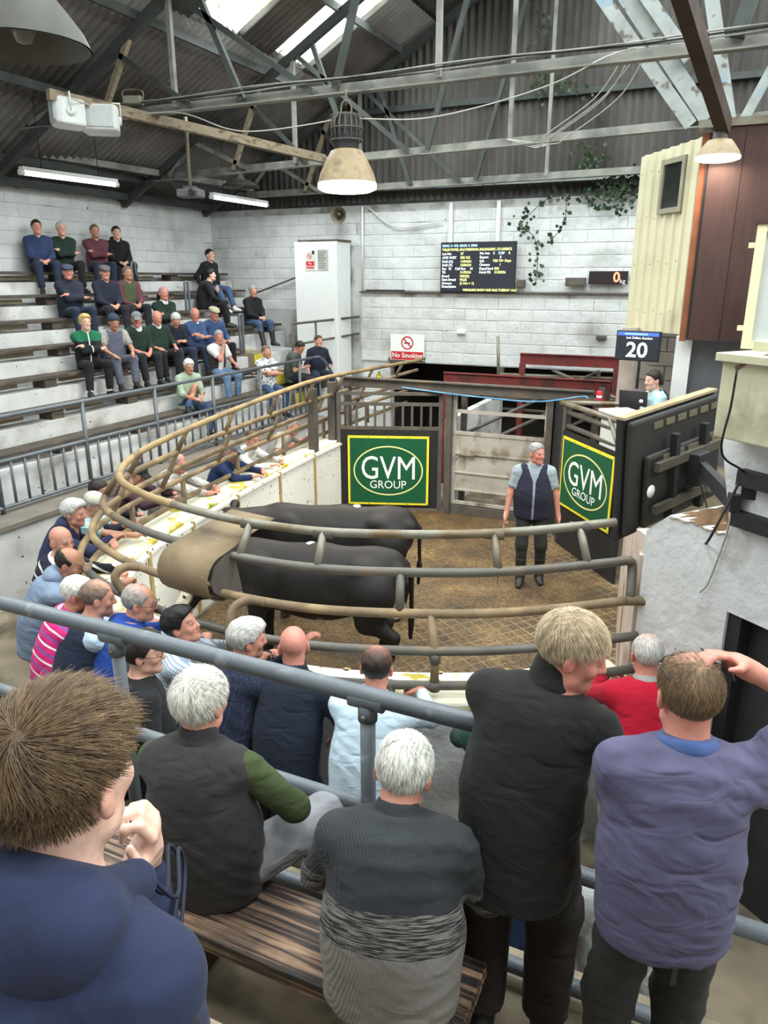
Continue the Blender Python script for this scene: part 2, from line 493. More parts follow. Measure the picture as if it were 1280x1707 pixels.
    Q = np.concatenate(Q)
    return V, Q[(Q >= 0).all(1)]

def skin_obj(name, prims, h, mat, parent, fine=(), tc=None, col=None, smooth_it=1):
    V, Q = skin_mesh(prims, h, fine)
    for _ in range(smooth_it):        # light relaxation
        n = len(V); S_ = np.zeros((n, 3)); c = np.zeros(n)
        for a in range(4):
            i, j = Q[:, a], Q[:, (a + 1) % 4]
            for d in range(3): S_[:, d] += np.bincount(i, V[j, d], n) + np.bincount(j, V[i, d], n)
            c += np.bincount(i, minlength=n) + np.bincount(j, minlength=n)
        V = V * 0.6 + 0.4 * S_ / np.maximum(c, 1)[:, None]
    me = mesh_np(name, V, Q)
    a = me.attributes.new('tc', 'FLOAT_VECTOR', 'POINT')
    T = V if tc is None else (V - tc[0]) @ tc[1]
    a.data.foreach_set('vector', T.astype(np.float32).ravel())
    if col is not None:
        C = col(V); C = np.concatenate([C, np.ones((len(V), 1))], 1).astype(np.float32)
        ca = me.color_attributes.new('Col', 'FLOAT_COLOR', 'POINT'); ca.data.foreach_set('color', C.ravel())
    return link(name, me, mat, parent)

def ik(S, T, l1, l2, pole):
    d = T - S; L = np.linalg.norm(d); mx = (l1 + l2) * 0.995
    if L > mx: T = S + d * (mx / L); d = T - S; L = mx
    if L < abs(l1 - l2) * 1.05: L = abs(l1 - l2) * 1.05
    u = d / max(1e-6, np.linalg.norm(d))
    x = (l1 * l1 - l2 * l2 + L * L) / (2 * L)
    hgt = math.sqrt(max(0, l1 * l1 - x * x))
    p = np.asarray(pole, float); p = p - u * (p @ u); p = unit(p)
    return S + u * x + p * hgt, T

def ss(a, b, x):
    t = np.clip((x - a) / (b - a), 0, 1); return t * t * (3 - 2 * t)
# ------------------------------------------------------------------ people
SKINS = {'fair': srgb(208, 160, 140), 'ruddy': srgb(198, 142, 122), 'tan': srgb(178, 130, 106), 'pale': srgb(216, 174, 156), 'red': srgb(196, 132, 116)}
HAIRS = {'grey': srgb(150, 148, 146), 'white': srgb(214, 210, 202), 'dark': srgb(38, 31, 28), 'brown': srgb(84, 62, 44), 'blond': srgb(206, 170, 108), 'black': srgb(20, 18, 18),
         'greybrown': srgb(112, 98, 86), 'sandy': srgb(172, 150, 122), 'lightgrey': srgb(186, 184, 180), 'midbrown': srgb(112, 88, 62)}
def hairline(y):
    return np.interp(y, [-0.13, -0.09, -0.03, 0.012, 0.022, 0.034, 0.06, 0.085, 0.12], [-0.085, -0.080, -0.050, -0.035, -0.005, 0.040, 0.066, 0.082, 0.100])

def head_prims(C, Rh, NB, s=1.0):
    w = lambda x, y, z: C + Rh @ (V3(x, y, z) * s)
    P = [ell(w(0, -0.014, 0.036), V3(0.076, 0.097, 0.087) * s, 0.02, Rh),
         ell(w(0, 0.022, -0.036), V3(0.061, 0.070, 0.080) * s, 0.035, Rh),
         ell(w(0, 0.064, -0.094), V3(0.028, 0.024, 0.022) * s, 0.03, Rh),
         cap(w(-0.034, 0.076, 0.026), w(0.034, 0.076, 0.026), 0.012 * s, k=0.015),
         cap(w(-0.048, 0.02, -0.075), w(0, 0.070, -0.092), 0.018 * s, k=0.025), cap(w(0.048, 0.02, -0.075), w(0, 0.070, -0.092), 0.018 * s, k=0.025),
         ell(w(-0.036, 0.062, -0.022), V3(0.024, 0.022, 0.022) * s, 0.02, Rh), ell(w(0.036, 0.062, -0.022), V3(0.024, 0.022, 0.022) * s, 0.02, Rh),
         ell(w(-0.032, 0.096, 0.008), V3(0.016, 0.015, 0.011) * s, 0.012, Rh, True), ell(w(0.032, 0.096, 0.008), V3(0.016, 0.015, 0.011) * s, 0.012, Rh, True),
         ell(w(-0.032, 0.077, 0.007), V3(0.0125, 0.0125, 0.0115) * s, 0.003, Rh), ell(w(0.032, 0.077, 0.007), V3(0.0125, 0.0125, 0.0115) * s, 0.003, Rh),
         cap(w(0, 0.087, 0.020), w(0, 0.108, -0.022), 0.009 * s, 0.0125 * s, k=0.012),
         cap(w(-0.012, 0.096, -0.026), w(0.012, 0.096, -0.026), 0.009 * s, k=0.008),
         cap(w(-0.019, 0.084, -0.056), w(0.019, 0.084, -0.056), 0.007 * s, k=0.008), cap(w(-0.015, 0.084, -0.066), w(0.015, 0.084, -0.066), 0.0075 * s, k=0.007),
         cap(w(0, -0.022, -0.055), NB + (C - NB) * 0.02, 0.054 * s, 0.060 * s, k=0.03)]
    for sx in (-1, 1):
        P += [ell(w(sx * 0.081, -0.012, -0.004), V3(0.009, 0.021, 0.033) * s, 0.010, Rh @ rotz(sx * 0.45)),
              ell(w(sx * 0.079, -0.008, -0.026), V3(0.008, 0.012, 0.013) * s, 0.010, Rh)]
    return P

def hand_prims(W, f, n, right, s=1.0, curl=0.5, spread=0.0):
    f = unit(f); n = np.asarray(n, float); n = unit(n - f * (n @ f)); sd = np.cross(f, n) * (1 if right else -1)
    P = [ell(W + f * 0.048 * s, V3(0.040, 0.052, 0.017) * s, 0.015, np.stack([sd, f, n], 1)), cap(W - f * 0.02, W + f * 0.03 * s, 0.027 * s, 0.028 * s, k=0.02)]
    for i, (off, L) in enumerate(((0.029, 0.078), (0.0095, 0.086), (-0.010, 0.080), (-0.028, 0.064))):
        b = W + f * (0.088 - abs(off - 0.008) * 0.25) * s + sd * off * s
        a = curl * 0.9; d = unit(f + sd * off * spread)
        for j, fr in enumerate((0.44, 0.30, 0.26)):
            dd = d * math.cos(a) + n * math.sin(a)
            e = b + dd * L * fr * s
            P.append(cap(b, e, (0.0095 - 0.0008 * j) * s, (0.0090 - 0.0009 * j) * s, k=0.006)); b = e; a += curl * 1.25
    b = W + f * 0.028 * s + sd * 0.030 * s; d = unit(f * 0.75 + sd * 0.75 + n * 0.35)
    e = b + d * 0.045 * s; P.append(cap(b, e, 0.014 * s, 0.0105 * s, k=0.012))
    d = unit(f * 0.95 + sd * (0.35 - 0.5 * curl) + n * (0.3 + 0.4 * curl)); P.append(cap(e, e + d * 0.034 * s, 0.0105 * s, 0.008 * s, k=0.006))
    return P

def glasses_obj(parent, C, Rh, s, dark=False, up=0.0, back=0.0):
    mb = MB(); w = lambda x, y, z: Vector(C + Rh @ (V3(x, y - back, z + up) * s))
    for sx in (-1, 1):
        pts = [w(sx * 0.033 + 0.024 * math.cos(q), 0.103, 0.006 + 0.017 * math.sin(q)) for q in np.linspace(0, 2 * math.pi, 14, endpoint=False)]
        mb.tube(pts, 0.0016, 5, closed=True)
        mb.tube([w(sx * 0.057, 0.102, 0.010), w(sx * 0.083, 0.070, 0.012), w(sx * 0.088, -0.01, 0.012), w(sx * 0.085, -0.03, 0.0)], 0.0022, 5)
    mb.tube([w(-0.010, 0.103, 0.010), w(0, 0.108, 0.013), w(0.010, 0.103, 0.010)], 0.0016, 5)
    return mb.build('glasses', M('spectacle_frame', (0.02, 0.02, 0.022), 0.3), parent)

def strands(name, parent, C, Rh, s, n, colour, length, region, seed=1, jit=0.35, rad=0.0006, lift=0.004, spread_col=0.35, taper=0.25, crown=(0.0, -0.070, 0.105), comb=(0.05, 0, -0.04), clump=0.5, th=0.009):
    """individual hair locks growing from the scalp ellipsoid, combed away from the crown"""
    rg = np.random.default_rng(seed); cen = V3(0, -0.016, 0.036); rr = V3(0.079, 0.100, 0.089) + th + 0.0005
    nrmv = lambda a: a / np.maximum(1e-9, np.linalg.norm(a, axis=1, keepdims=True))
    d = nrmv(rg.normal(size=(n * 4, 3))); p = cen + d * rr; p = p[region(p, rg)][:n]; n = len(p); m = 4
    crown = np.asarray(crown); comb = np.asarray(comb)
    def flow(q):
        e = nrmv((q - cen) / rr); v = q - crown; t = v - e * (v * e).sum(1, keepdims=True)
        sw = np.cross(e, nrmv(t)) * 0.35 * np.exp(-(v ** 2).sum(1, keepdims=True) / 0.0025)
        return nrmv(nrmv(t) + comb + sw)
    ck = np.floor(p * 110); cl = np.sin(ck @ np.array([[12.9, 78.2, 37.7], [39.3, 11.1, 83.1], [93.9, 67.3, 21.5]])) * clump
    g = nrmv(flow(p) + rg.normal(size=(n, 3)) * jit * 0.3 + cl * 0.35)
    L = (length(p) * (0.65 + 0.5 * rg.random(n)))[:, None]; lf = lift / 0.09 * (0.3 + rg.random((n, 1)))
    q = p.copy(); pts = [q.copy()]
    for i in range(m):
        g = nrmv(g + rg.normal(size=(n, 3)) * jit * 0.12 + 0.3 * flow(q)); q = q + g * L / m
        e = (q - cen) / rr; le = np.linalg.norm(e, axis=1, keepdims=True); lim = 1.0 + lf * (i + 1) / m
        q = np.where(le < lim, cen + e / le * lim * rr, q); pts.append(q.copy())
    nr = nrmv((p - cen) / rr); sd = nrmv(np.cross(g, nr)); cc = np.array(colour)[None] * (1 + spread_col * (rg.random((n, 1)) * 2 - 1)) * (1 + 0.25 * cl[:, :1])
    V = np.zeros((n, m + 1, 3, 3)); Cc = np.repeat(cc[:, None], (m + 1) * 3, 1)
    for i, t in enumerate(pts):
        wd = rad * (1 - (1 - taper) * i / m); up = nrmv((t - cen) / rr)
        V[:, i, 0] = t - sd * wd; V[:, i, 1] = t + up * wd * 0.9; V[:, i, 2] = t + sd * wd
    W = C + (V.reshape(-1, 3) * s) @ Rh.T
    b = (np.arange(n) * (m + 1) * 3)[:, None, None]; i_ = np.arange(m)[None, :, None] * 3; j_ = np.arange(2)[None, None, :]
    a = b + i_ + j_; Q = np.stack([a, a + 1, a + 4, a + 3], -1).reshape(-1, 4)
    me = mesh_np(name, W, Q)
    at_ = me.attributes.new('tc', 'FLOAT_VECTOR', 'POINT'); at_.data.foreach_set('vector', V.reshape(-1, 3).astype(np.float32).ravel())
    C4 = np.concatenate([np.clip(Cc.reshape(-1, 3), 0, 1), np.ones((len(W), 1))], 1).astype(np.float32)
    ca = me.color_attributes.new('Col', 'FLOAT_COLOR', 'POINT'); ca.data.foreach_set('color', C4.ravel())
    o = link(name, me, HAIR, parent); o['kind'] = 'stuff'
    return o

DEBUG = False
LOD = {'far': (0.019, 0.0108, 0.013), 'mid': (0.0160, 0.0082, 0.0115), 'near': (0.0125, 0.0058, 0.0062)}

def person(label, loc, yaw, sit=False, s=1.0, w=1.0, belly=0.0, lean=5, plean=0, side=0, twist=0, head=(0, 0, 0), hl=None, hr=None, el=(-0.6, -0.5, -0.6), er=(0.6, -0.5, -0.6),
           fl=None, fr=None, kl=(-0.15, 1, 0.3), kr=(0.15, 1, 0.3), pel=None, skin='fair', hair='grey', style='short', top=None, topname='shirt', sleeve='long', sleeve_mat=None,
           bottom=None, shoe=None, collar=None, hood=False, cap_=None, cap_mat=None, spec=False, lod='far', curl=(0.6, 0.6), palm=((0.3, 0, -1), (-0.3, 0, -1)), hdir=(None, None),
           boots=False, loose=1.0, group=None, hem=-0.13, vest=None, beard=0.0, short_legs=False, no_legs=False, neck=0.0, headoff=(0, 0, 0), extra=None, collar_mat=None, collar_h=0.052, leg=1.0, shoulder=(0, 0), tail=False, socks=None):
    h, hf, hh = LOD[lod]
    P = V3(0, 0, 0.11 if sit else 0.935 * s) if pel is None else V3(*pel)
    Rp = rotx(-R(plean)); Rc = rotz(R(twist)) @ rotx(-R(lean)) @ roty(R(side))
    Wst = P + Rp @ V3(0, 0, 0.19 * s); NB = Wst + Rc @ V3(0, -0.005, 0.315 * s)
    Rh = rotz(R(head[0])) @ rotx(-R(head[1])) @ roty(R(head[2]))
    up = unit(Rc[:, 2] * 0.6 + Rh[:, 2] * 0.5)
    C = NB + up * (0.058 + neck) * s + Rh @ (V3(0, 0.022, 0.088) * s) + V3(*headoff)
    if loc[0] == 'px':      # place the figure so that its head is seen at a given image point while standing / sitting at height zb
        zb = loc[3]; tgt = at(loc[1], loc[2], z=zb + C[2]); cw = rotz(R(yaw)) @ C
        loc = (tgt.x - cw[0], tgt.y - cw[1], zb)
    elif loc[0] == 'row':   # seated over a bench line x = const: head seen at image column px
        _, px_, py_, xr, zb = loc; cw = rotz(R(yaw)) @ C
        hy = solve_y(px_, xr + cw[0], zb + C[2])
        loc = (xr, hy - cw[1], zb)
        if DEBUG: print('ROW', label[:40], 'head y', round(proj((xr + cw[0], hy, zb + C[2]))[1] - py_), 'Y', round(loc[1], 2))
    root = empty('person', loc, R(yaw), label, 'person', group)
    sw = 0.178 * s * (0.75 + 0.25 * w)
    Sl = NB + Rc @ V3(-sw, 0, -0.074 * s + shoulder[0]); Sr = NB + Rc @ V3(sw, 0, -0.074 * s + shoulder[1])
    ua, fa = 0.285 * s, 0.255 * s
    if hl is None: hl = (-0.26, 0.05, P[2] - 0.02)
    if hr is None: hr = (0.26, 0.05, P[2] - 0.02)
    inv = rotz(-R(yaw))
    if hl[0] == 'pix': hl = tuple(inv @ (np.array(at(hl[1], hl[2], d=hl[3])) - np.array(loc)))
    if hr[0] == 'pix': hr = tuple(inv @ (np.array(at(hr[1], hr[2], d=hr[3])) - np.array(loc)))
    El, Wl = ik(Sl, V3(*hl), ua, fa, el); Er, Wr = ik(Sr, V3(*hr), ua, fa, er)
    Hl = P + Rp @ V3(-0.088 * s, 0, -0.02); Hr = P + Rp @ V3(0.088 * s, 0, -0.02)
    if fl is None: fl = (-0.13, 0.44, -0.28) if sit else (-0.11, 0.0, 0.075)
    if fr is None: fr = (0.13, 0.44, -0.28) if sit else (0.11, 0.02, 0.075)
    Kl, Al = ik(Hl, V3(*fl), 0.44 * s, 0.42 * s, kl); Kr, Ar = ik(Hr, V3(*fr), 0.44 * s, 0.42 * s, kr)
    dl = unit(Wl - El) if hdir[0] is None else unit(hdir[0]); dr = unit(Wr - Er) if hdir[1] is None else unit(hdir[1])
    fine = [(C, 0.135 * s, hf)]
    if lod != 'far': fine += [(Wl + dl * 0.07, 0.10, hh), (Wr + dr * 0.07, 0.10, hh)]
    # ---- body
    c = lambda x, y, z: NB + Rc @ (V3(x * w, y, z) * s)
    body = [ell(c(0, 0.005, -0.17), V3(0.135 * w, 0.092, 0.18) * s, 0.04, Rc), cap(NB + Rc @ V3(0, 0, -0.05), Wst, 0.085 * s, 0.095 * s, k=0.05),
            cap(Wst, P, 0.10 * s, 0.105 * s, k=0.05), cap(c(-0.03, -0.01, -0.035), Sl, 0.045 * s, 0.046 * s, k=0.04), cap(c(0.03, -0.01, -0.035), Sr, 0.045 * s, 0.046 * s, k=0.04)]
    for S_, E_, W_ in ((Sl, El, Wl), (Sr, Er, Wr)):
        body += [cap(S_, E_, 0.047 * s, 0.039 * s, k=0.03), cap(E_, W_, 0.040 * s, 0.026 * s, k=0.02)]
    for H_, K_, A_ in ((Hl, Kl, Al), (Hr, Kr, Ar)):
        if not no_legs: body += [cap(H_, K_, 0.072 * s, 0.050 * s, k=0.03), cap(K_, A_, 0.050 * s, 0.033 * s, k=0.02)]
    body += hand_prims(Wl, dl, palm[0], False, s, curl[0]) + hand_prims(Wr, dr, palm[1], True, s, curl[1])
    body += head_prims(C, Rh, NB, s)
    sk = np.array(SKINS[skin]); hc = np.array(HAIRS[hair])
    def colr(V):
        L = ((V - C) @ Rh) / s
        x, y, z = L[:, 0], L[:, 1], L[:, 2]; ax = np.abs(x)
        out = np.tile(sk, (len(V), 1)); inh = (np.linalg.norm(L, axis=1) < 0.17) & (z > -0.13)
        def paint(f, col): f = np.where(inh, f, 0)[:, None]; out[:] = out * (1 - f) + np.array(col) * f
        red = sk * V3(1.02, 0.78, 0.76)
        paint(0.65 * np.exp(-((ax - 0.040) ** 2 + (z + 0.025) ** 2) / 0.0004) * (y > 0.04), red)
        paint(0.6 * np.exp(-((x) ** 2 + (z + 0.022) ** 2) / 0.00022) * (y > 0.09), red)
        paint(0.6 * (ax > 0.076), red)
        lip = (y > 0.075) * np.exp(-((z + 0.061) / 0.010) ** 2 - (x / 0.021) ** 4); paint(0.75 * lip, sk * V3(0.80, 0.52, 0.52))
        paint(0.8 * (y > 0.075) * np.exp(-((z + 0.0605) / 0.0035) ** 2 - (x / 0.020) ** 4), sk * 0.35)
        eye = (y > 0.07) * np.exp(-(((ax - 0.032) / 0.016) ** 4) - ((z - 0.007) / 0.0085) ** 4); paint(0.75 * eye, sk * 0.42)
        iris = (y > 0.07) * np.exp(-(((ax - 0.032) / 0.0065) ** 4) - ((z - 0.007) / 0.0065) ** 4); paint(0.9 * iris, (0.02, 0.02, 0.025))
        brow = (y > 0.06) * np.exp(-(((ax - 0.034) / 0.021) ** 4) - ((z - 0.029 - 0.006 * np.cos((ax - 0.034) * 60)) / 0.0065) ** 2); paint(0.75 * brow, hc * 0.75)
        if beard > 0:
            bd = ss(-0.035, -0.055, z) * ss(0.0, 0.03, y) * (1 - lip); paint(beard * bd, hc * 0.8)
        if style in ('bald', 'balding', 'horseshoe'): paint(0.35 * ss(0.06, 0.11, z), red)
        return out
    skin_obj('body', body, h * (1.25 if lod == 'near' else 1.4), SKIN, root, fine, (C, Rh), colr)
    # ---- upper garment
    o = 0.014 * loose; g = lambda x, y, z: NB + Rc @ (V3(x * w, y, z) * s)
    tor = [ell(g(0, 0.012, -0.19), V3(0.158 * w + o, 0.108 + o + 0.25 * belly, 0.20) * s, 0.06, Rc), ell(g(0, -0.030, -0.10), V3(0.148 * w + o, 0.078 + o, 0.105) * s, 0.06, Rc),
           ell(Wst + Rc @ V3(0, 0.02 + belly * 0.55, -0.03), V3(0.150 * w + o + belly * 0.5, 0.112 + o + belly * 0.6, 0.16) * s, 0.08, Rc),
           ell(P + Rp @ V3(0, 0.0 + belly * 0.2, 0.0), V3(0.166 * w + o + belly * 0.3, 0.126 + o + belly * 0.4, 0.48) * s, 0.08, Rp),
           cap(g(-0.035, -0.012, -0.018), Sl, 0.052 * s, 0.054 * s + o * 0.4, k=0.07), cap(g(0.035, -0.012, -0.018), Sr, 0.052 * s, 0.054 * s + o * 0.4, k=0.07),
           clip(-Rp[:, 2], P + Rp @ V3(0, 0, hem * s)), clip(unit(up * 0.9 - Rc[:, 1] * 0.1), NB + up * 0.024 * s)]
    slv = []
    for S_, E_, W_ in ((Sl, El, Wl), (Sr, Er, Wr)):
        if sleeve == 'short':
            slv.append(cap(S_, S_ + (E_ - S_) * 0.72, 0.062 * s + o * 0.3, 0.062 * s, k=0.04, flat=True))
        elif sleeve == 'roll':
            slv += [cap(S_, E_, 0.060 * s, 0.052 * s, k=0.04), cap(E_, E_ + (W_ - E_) * 0.3, 0.052 * s, 0.047 * s, k=0.03, flat=True)]
        elif sleeve == 'long':
            slv += [cap(S_, E_, 0.060 * s + o * 0.3, 0.052 * s + o * 0.2, k=0.04), cap(E_, E_ + (W_ - E_) * 0.97, 0.051 * s + o * 0.2, 0.037 * s, k=0.03, flat=True)]
    folds = None
    if lod != 'far':
        ph = RNG.random() * 6; amp = (0.0100 if lod == 'near' else 0.0060) * min(loose, 1.3)
        def folds(F, x, y, z, ph=ph, amp=amp):
            m = np.clip(1 - np.abs(F) / 0.05, 0, 1)
            a = np.sin(30 * (z + 0.45 * x + 0.3 * y) + 2.2 * np.sin(8 * x + ph) + 2.0 * np.sin(9 * y + 6 * z + ph))
            b = np.sin(47 * (0.7 * z - 0.6 * x + 0.5 * y) + 2.4 * np.sin(11 * z + 5 * x + 2 * ph))
            g1 = 0.5 + 0.5 * np.sin(7 * z + 5 * x - 6 * y + ph); g2 = 0.5 + 0.5 * np.sin(8 * x - 6 * z + 9 * y + 3 * ph)
            return F - amp * m * ((0.6 - np.abs(a)) * g1 ** 2 * 0.8 + (0.6 - np.abs(b)) * g2 ** 2 * 0.7)
    upper = tor + (slv if sleeve_mat is None else [])
    if folds: upper = upper + [fn(folds)]
    fin_g = ()
    so = skin_obj(topname, upper, h, top, root, fin_g, (NB, Rc))
    if sleeve_mat is not None and slv:
        sl2 = [cap(Sl, Sl + (El - Sl) * 0.2, 0.055 * s, k=0.02), cap(Sr, Sr + (Er - Sr) * 0.2, 0.055 * s, k=0.02)]
        for half, nm in ((slv[:len(slv) // 2], 'sleeve'), (slv[len(slv) // 2:], 'sleeve')):
            skin_obj(nm, half + ([fn(folds)] if folds else []), h, sleeve_mat, root, (), (NB, Rc))
    if vest is not None:      # open waistcoat over a shirt
        vt = [t for t in tor]
        vt[0] = ell(g(0, 0.006, -0.19), V3(0.170 * w + o, 0.120 + o + 0.25 * belly, 0.21) * s, 0.06, Rc)
        vt[1] = ell(g(0, -0.034, -0.10), V3(0.160 * w + o, 0.090 + o, 0.112) * s, 0.06, Rc)
        vt[2] = ell(Wst + Rc @ V3(0, 0.02 + belly * 0.55, -0.03), V3(0.164 * w + o + belly * 0.5, 0.124 + o + belly * 0.6, 0.17) * s, 0.08, Rc)
        vt[3] = ell(P + Rp @ V3(0, belly * 0.2, 0), V3(0.178 * w + o + belly * 0.3, 0.138 + o + belly * 0.4, 0.48) * s, 0.08, Rp)
        vt[4] = cap(g(-0.035, -0.012, -0.026), Sl + (NB - Sl) * 0.25, 0.058 * s, 0.062 * s, k=0.05); vt[5] = cap(g(0.035, -0.012, -0.026), Sr + (NB - Sr) * 0.25, 0.058 * s, 0.062 * s, k=0.05)
        if vest[1] > 0:
            gap = vest[1]
            def opening(F, x, y, z):
                lx = (x - NB[0]) * Rc[0, 0] + (y - NB[1]) * Rc[1, 0] + (z - NB[2]) * Rc[2, 0]
                ly = (x - NB[0]) * Rc[0, 1] + (y - NB[1]) * Rc[1, 1] + (z - NB[2]) * Rc[2, 1]
                lz = (x - NB[0]) * Rc[0, 2] + (y - NB[1]) * Rc[1, 2] + (z - NB[2]) * Rc[2, 2]
                wv = gap + np.clip(lz + 0.16, 0, 1) * 0.35
                return np.maximum(F, np.minimum(wv - np.abs(lx), ly - 0.0))
            vt.append(fn(opening))
        skin_obj('vest', vt, h, vest[0], root, (), (NB, Rc))
    cm = collar_mat or top
    if collar == 'stand':
        skin_obj('collar', [cap(NB - up * 0.01, NB + up * collar_h * s + Rc @ V3(0, 0.006, 0), 0.078 * s, 0.070 * s, k=0.0, flat=True), cap(NB + up * 0.03 + Rc @ V3(0, 0.012, 0), NB + up * 0.12 + Rc @ V3(0, 0.02, 0), 0.0, k=0.0)][:1], min(h, 0.011), cm, root, (), (NB, Rc))
    elif collar == 'polo':
        skin_obj('collar', [cap(NB - up * 0.016, NB + up * 0.042 * s + Rc @ V3(0, 0.004, 0), 0.092 * s, 0.069 * s, k=0.0, flat=True)], min(h, 0.011), cm, root, (), (NB, Rc))
    elif collar == 'crew':
        skin_obj('collar', [cap(NB - up * 0.01, NB + up * (0.028 if collar_h == 0.052 else collar_h) * s + Rc @ V3(0, 0.002, 0), 0.078 * s, 0.069 * s, k=0.0, flat=True)], min(h, 0.011), cm, root, (), (NB, Rc))
    if hood:
        skin_obj('hood', [ell(g(0, -0.075, -0.005), V3(0.105, 0.060, 0.075) * s, 0.04, Rc), cap(g(-0.07, -0.03, 0.02), g(-0.05, 0.055, -0.02), 0.034 * s, 0.022 * s, k=0.04),
                          cap(g(0.07, -0.03, 0.02), g(0.05, 0.055, -0.02), 0.034 * s, 0.022 * s, k=0.04), cap(g(-0.08, -0.06, 0.03), g(0.08, -0.06, 0.03), 0.034 * s, k=0.04)], h, cm, root, (), (NB, Rc))
    # ---- lower garment, shoes
    if not no_legs:
        lo = [ell(P, V3(0.160 * w + belly * 0.2, 0.118 + belly * 0.2, 0.125) * s, 0.05, Rp)]
        for H_, K_, A_ in ((Hl, Kl, Al), (Hr, Kr, Ar)):
            end = K_ + (A_ - K_) * (0.55 if boots else 0.96)
            lo += [cap(H_, K_, 0.094 * s * (0.5 + 0.5 * leg), 0.073 * s * leg, k=0.045), cap(K_, end, 0.073 * s * leg, 0.060 * s * leg, k=0.035, flat=True)]
        lo.append(clip(Rp[:, 2], P + Rp @ V3(0, 0, 0.10 * s)))
        skin_obj('trousers', lo + ([fn(folds)] if folds else []), h * 1.25, bottom, root, (), (P, Rp))
        sh = shoe or M('shoe_black', (0.018, 0.017, 0.016), 0.5)
        for K_, A_, sx in ((Kl, Al, -1), (Kr, Ar, 1)):
            fd = unit(V3((A_ - P)[0] * 0.5 + sx * 0.05, 1.0, 0)) if not sit else unit(V3(sx * 0.25, 1, -0.05))
            base = A_ - V3(0, 0, 0.045)
            pr = [cap(base - fd * 0.035, base + fd * 0.07, 0.040 * s, 0.042 * s, k=0.02), cap(base + fd * 0.07, base + fd * 0.15 - V3(0, 0, 0.008), 0.042 * s, 0.032 * s, k=0.03), cap(base, A_ + V3(0, 0, 0.02), 0.042 * s, 0.040 * s, k=0.03)]
            if boots: pr += [cap(A_, K_ + (A_ - K_) * 0.38, 0.052 * s, 0.068 * s, k=0.04, flat=True)]
            pr.append(clip((0, 0, -1), A_ - V3(0, 0, 0.075)))
            skin_obj('boot' if boots else 'shoe', pr, min(h, 0.014), sh, root)
            if socks is not None: skin_obj('sock', [cap(A_ + V3(0, 0, 0.0), A_ + (K_ - A_) * 0.25, 0.044 * s, 0.045 * s, k=0.0)], min(h, 0.014), socks, root)
    # ---- hair / cap
    hw = lambda x, y, z: C + Rh @ (V3(x, y, z) * s)
    if style != 'bald':
        th = {'short': 0.009, 'thick': 0.017, 'balding': 0.006, 'horseshoe': 0.006, 'crop': 0.004, 'pony': 0.012}[style]
        hp = [ell(hw(0, -0.016, 0.036), (V3(0.079, 0.100, 0.089) + th) * s, 0.01, Rh)]
        if style == 'thick': hp.append(ell(hw(0, 0.035, 0.095), V3(0.066, 0.062, 0.038) * s, 0.03, Rh))
        if style == 'pony': hp += [cap(hw(0, -0.11, 0.03), hw(0, -0.15, -0.08), 0.026 * s, 0.014 * s, k=0.03), ell(hw(0, -0.10, -0.03), V3(0.06, 0.04, 0.06) * s, 0.03, Rh)]
        ph = RNG.random() * 9
        def hcut(F, x, y, z):
            lx = ((x - C[0]) * Rh[0, 0] + (y - C[1]) * Rh[1, 0] + (z - C[2]) * Rh[2, 0]) / s
            ly = ((x - C[0]) * Rh[0, 1] + (y - C[1]) * Rh[1, 1] + (z - C[2]) * Rh[2, 1]) / s
            lz = ((x - C[0]) * Rh[0, 2] + (y - C[1]) * Rh[1, 2] + (z - C[2]) * Rh[2, 2]) / s
            yy = ly + np.clip(np.abs(lx) - 0.05, 0, 1) * 0.12
            rag = 0.004 * np.sin(lx * 160 + ph) + 0.003 * np.sin(lx * 390 + ly * 300)
            m = (hairline(yy) + rag - lz) * 0.8
            ear = 0.024 - np.sqrt((np.clip(np.abs(lx) - 0.06, None, 0)) ** 2 + (ly + 0.008) ** 2 + (lz + 0.006) ** 2)
            G = np.maximum(np.maximum(F, m * s), np.where(np.abs(lx) > 0.05, ear * s, -1))
            G = G + (0.0010 if lod == 'near' else 0.0030) * np.sin(lx * 95 + 20 * ly + ph) * np.sin(ly * 80 + lz * 60) * (np.abs(F) < 0.04)
            if style == 'balding': G = np.maximum(G, (0.050 - np.sqrt(lx ** 2 + (ly - 0.045) ** 2 + (lz - 0.118) ** 2 * 0.6)) * s)
            if style == 'horseshoe': G = np.maximum(G, (lz - 0.062 + np.clip(ly, -0.05, 1) * 0.6) * 0.8 * s)
            return G
        hp.append(fn(hcut))
        def hcol(V):
            L = ((V - C) @ Rh) / s; out = np.tile(hc, (len(V), 1))
            if style == 'balding':
                f = (0.75 * np.exp(-(L[:, 0] ** 2 + (L[:, 1] + 0.005) ** 2) / 0.0040) * (L[:, 2] > 0.05))[:, None]; out = out * (1 - f) + sk * f
            return out
        if cap_ != 'beanie':
            skin_obj('hair', hp, hf * 1.25 if lod != 'far' else 0.0115, HAIR, root, (), (C, Rh), hcol)
    if cap_ == 'flat':
        skin_obj('flat_cap', [ell(hw(0, -0.01, 0.085), V3(0.100, 0.125, 0.050) * s, 0.02, Rh @ rotx(-0.12)), ell(hw(0, 0.02, 0.062), V3(0.092, 0.11, 0.035) * s, 0.02, Rh), ell(hw(0, 0.105, 0.058), V3(0.066, 0.050, 0.010) * s, 0.015, Rh @ rotx(-0.25))], 0.011, cap_mat, root)
    elif cap_ == 'peaked':
        skin_obj('peaked_cap', [ell(hw(0, -0.012, 0.062), V3(0.090, 0.108, 0.080) * s, 0.02, Rh), clip(-Rh[:, 2], hw(0, 0, 0.040)), ell(hw(0, 0.125, 0.048), V3(0.066, 0.068, 0.009) * s, 0.01, Rh @ rotx(-0.22))], 0.010, cap_mat, root)
    elif cap_ == 'beanie':
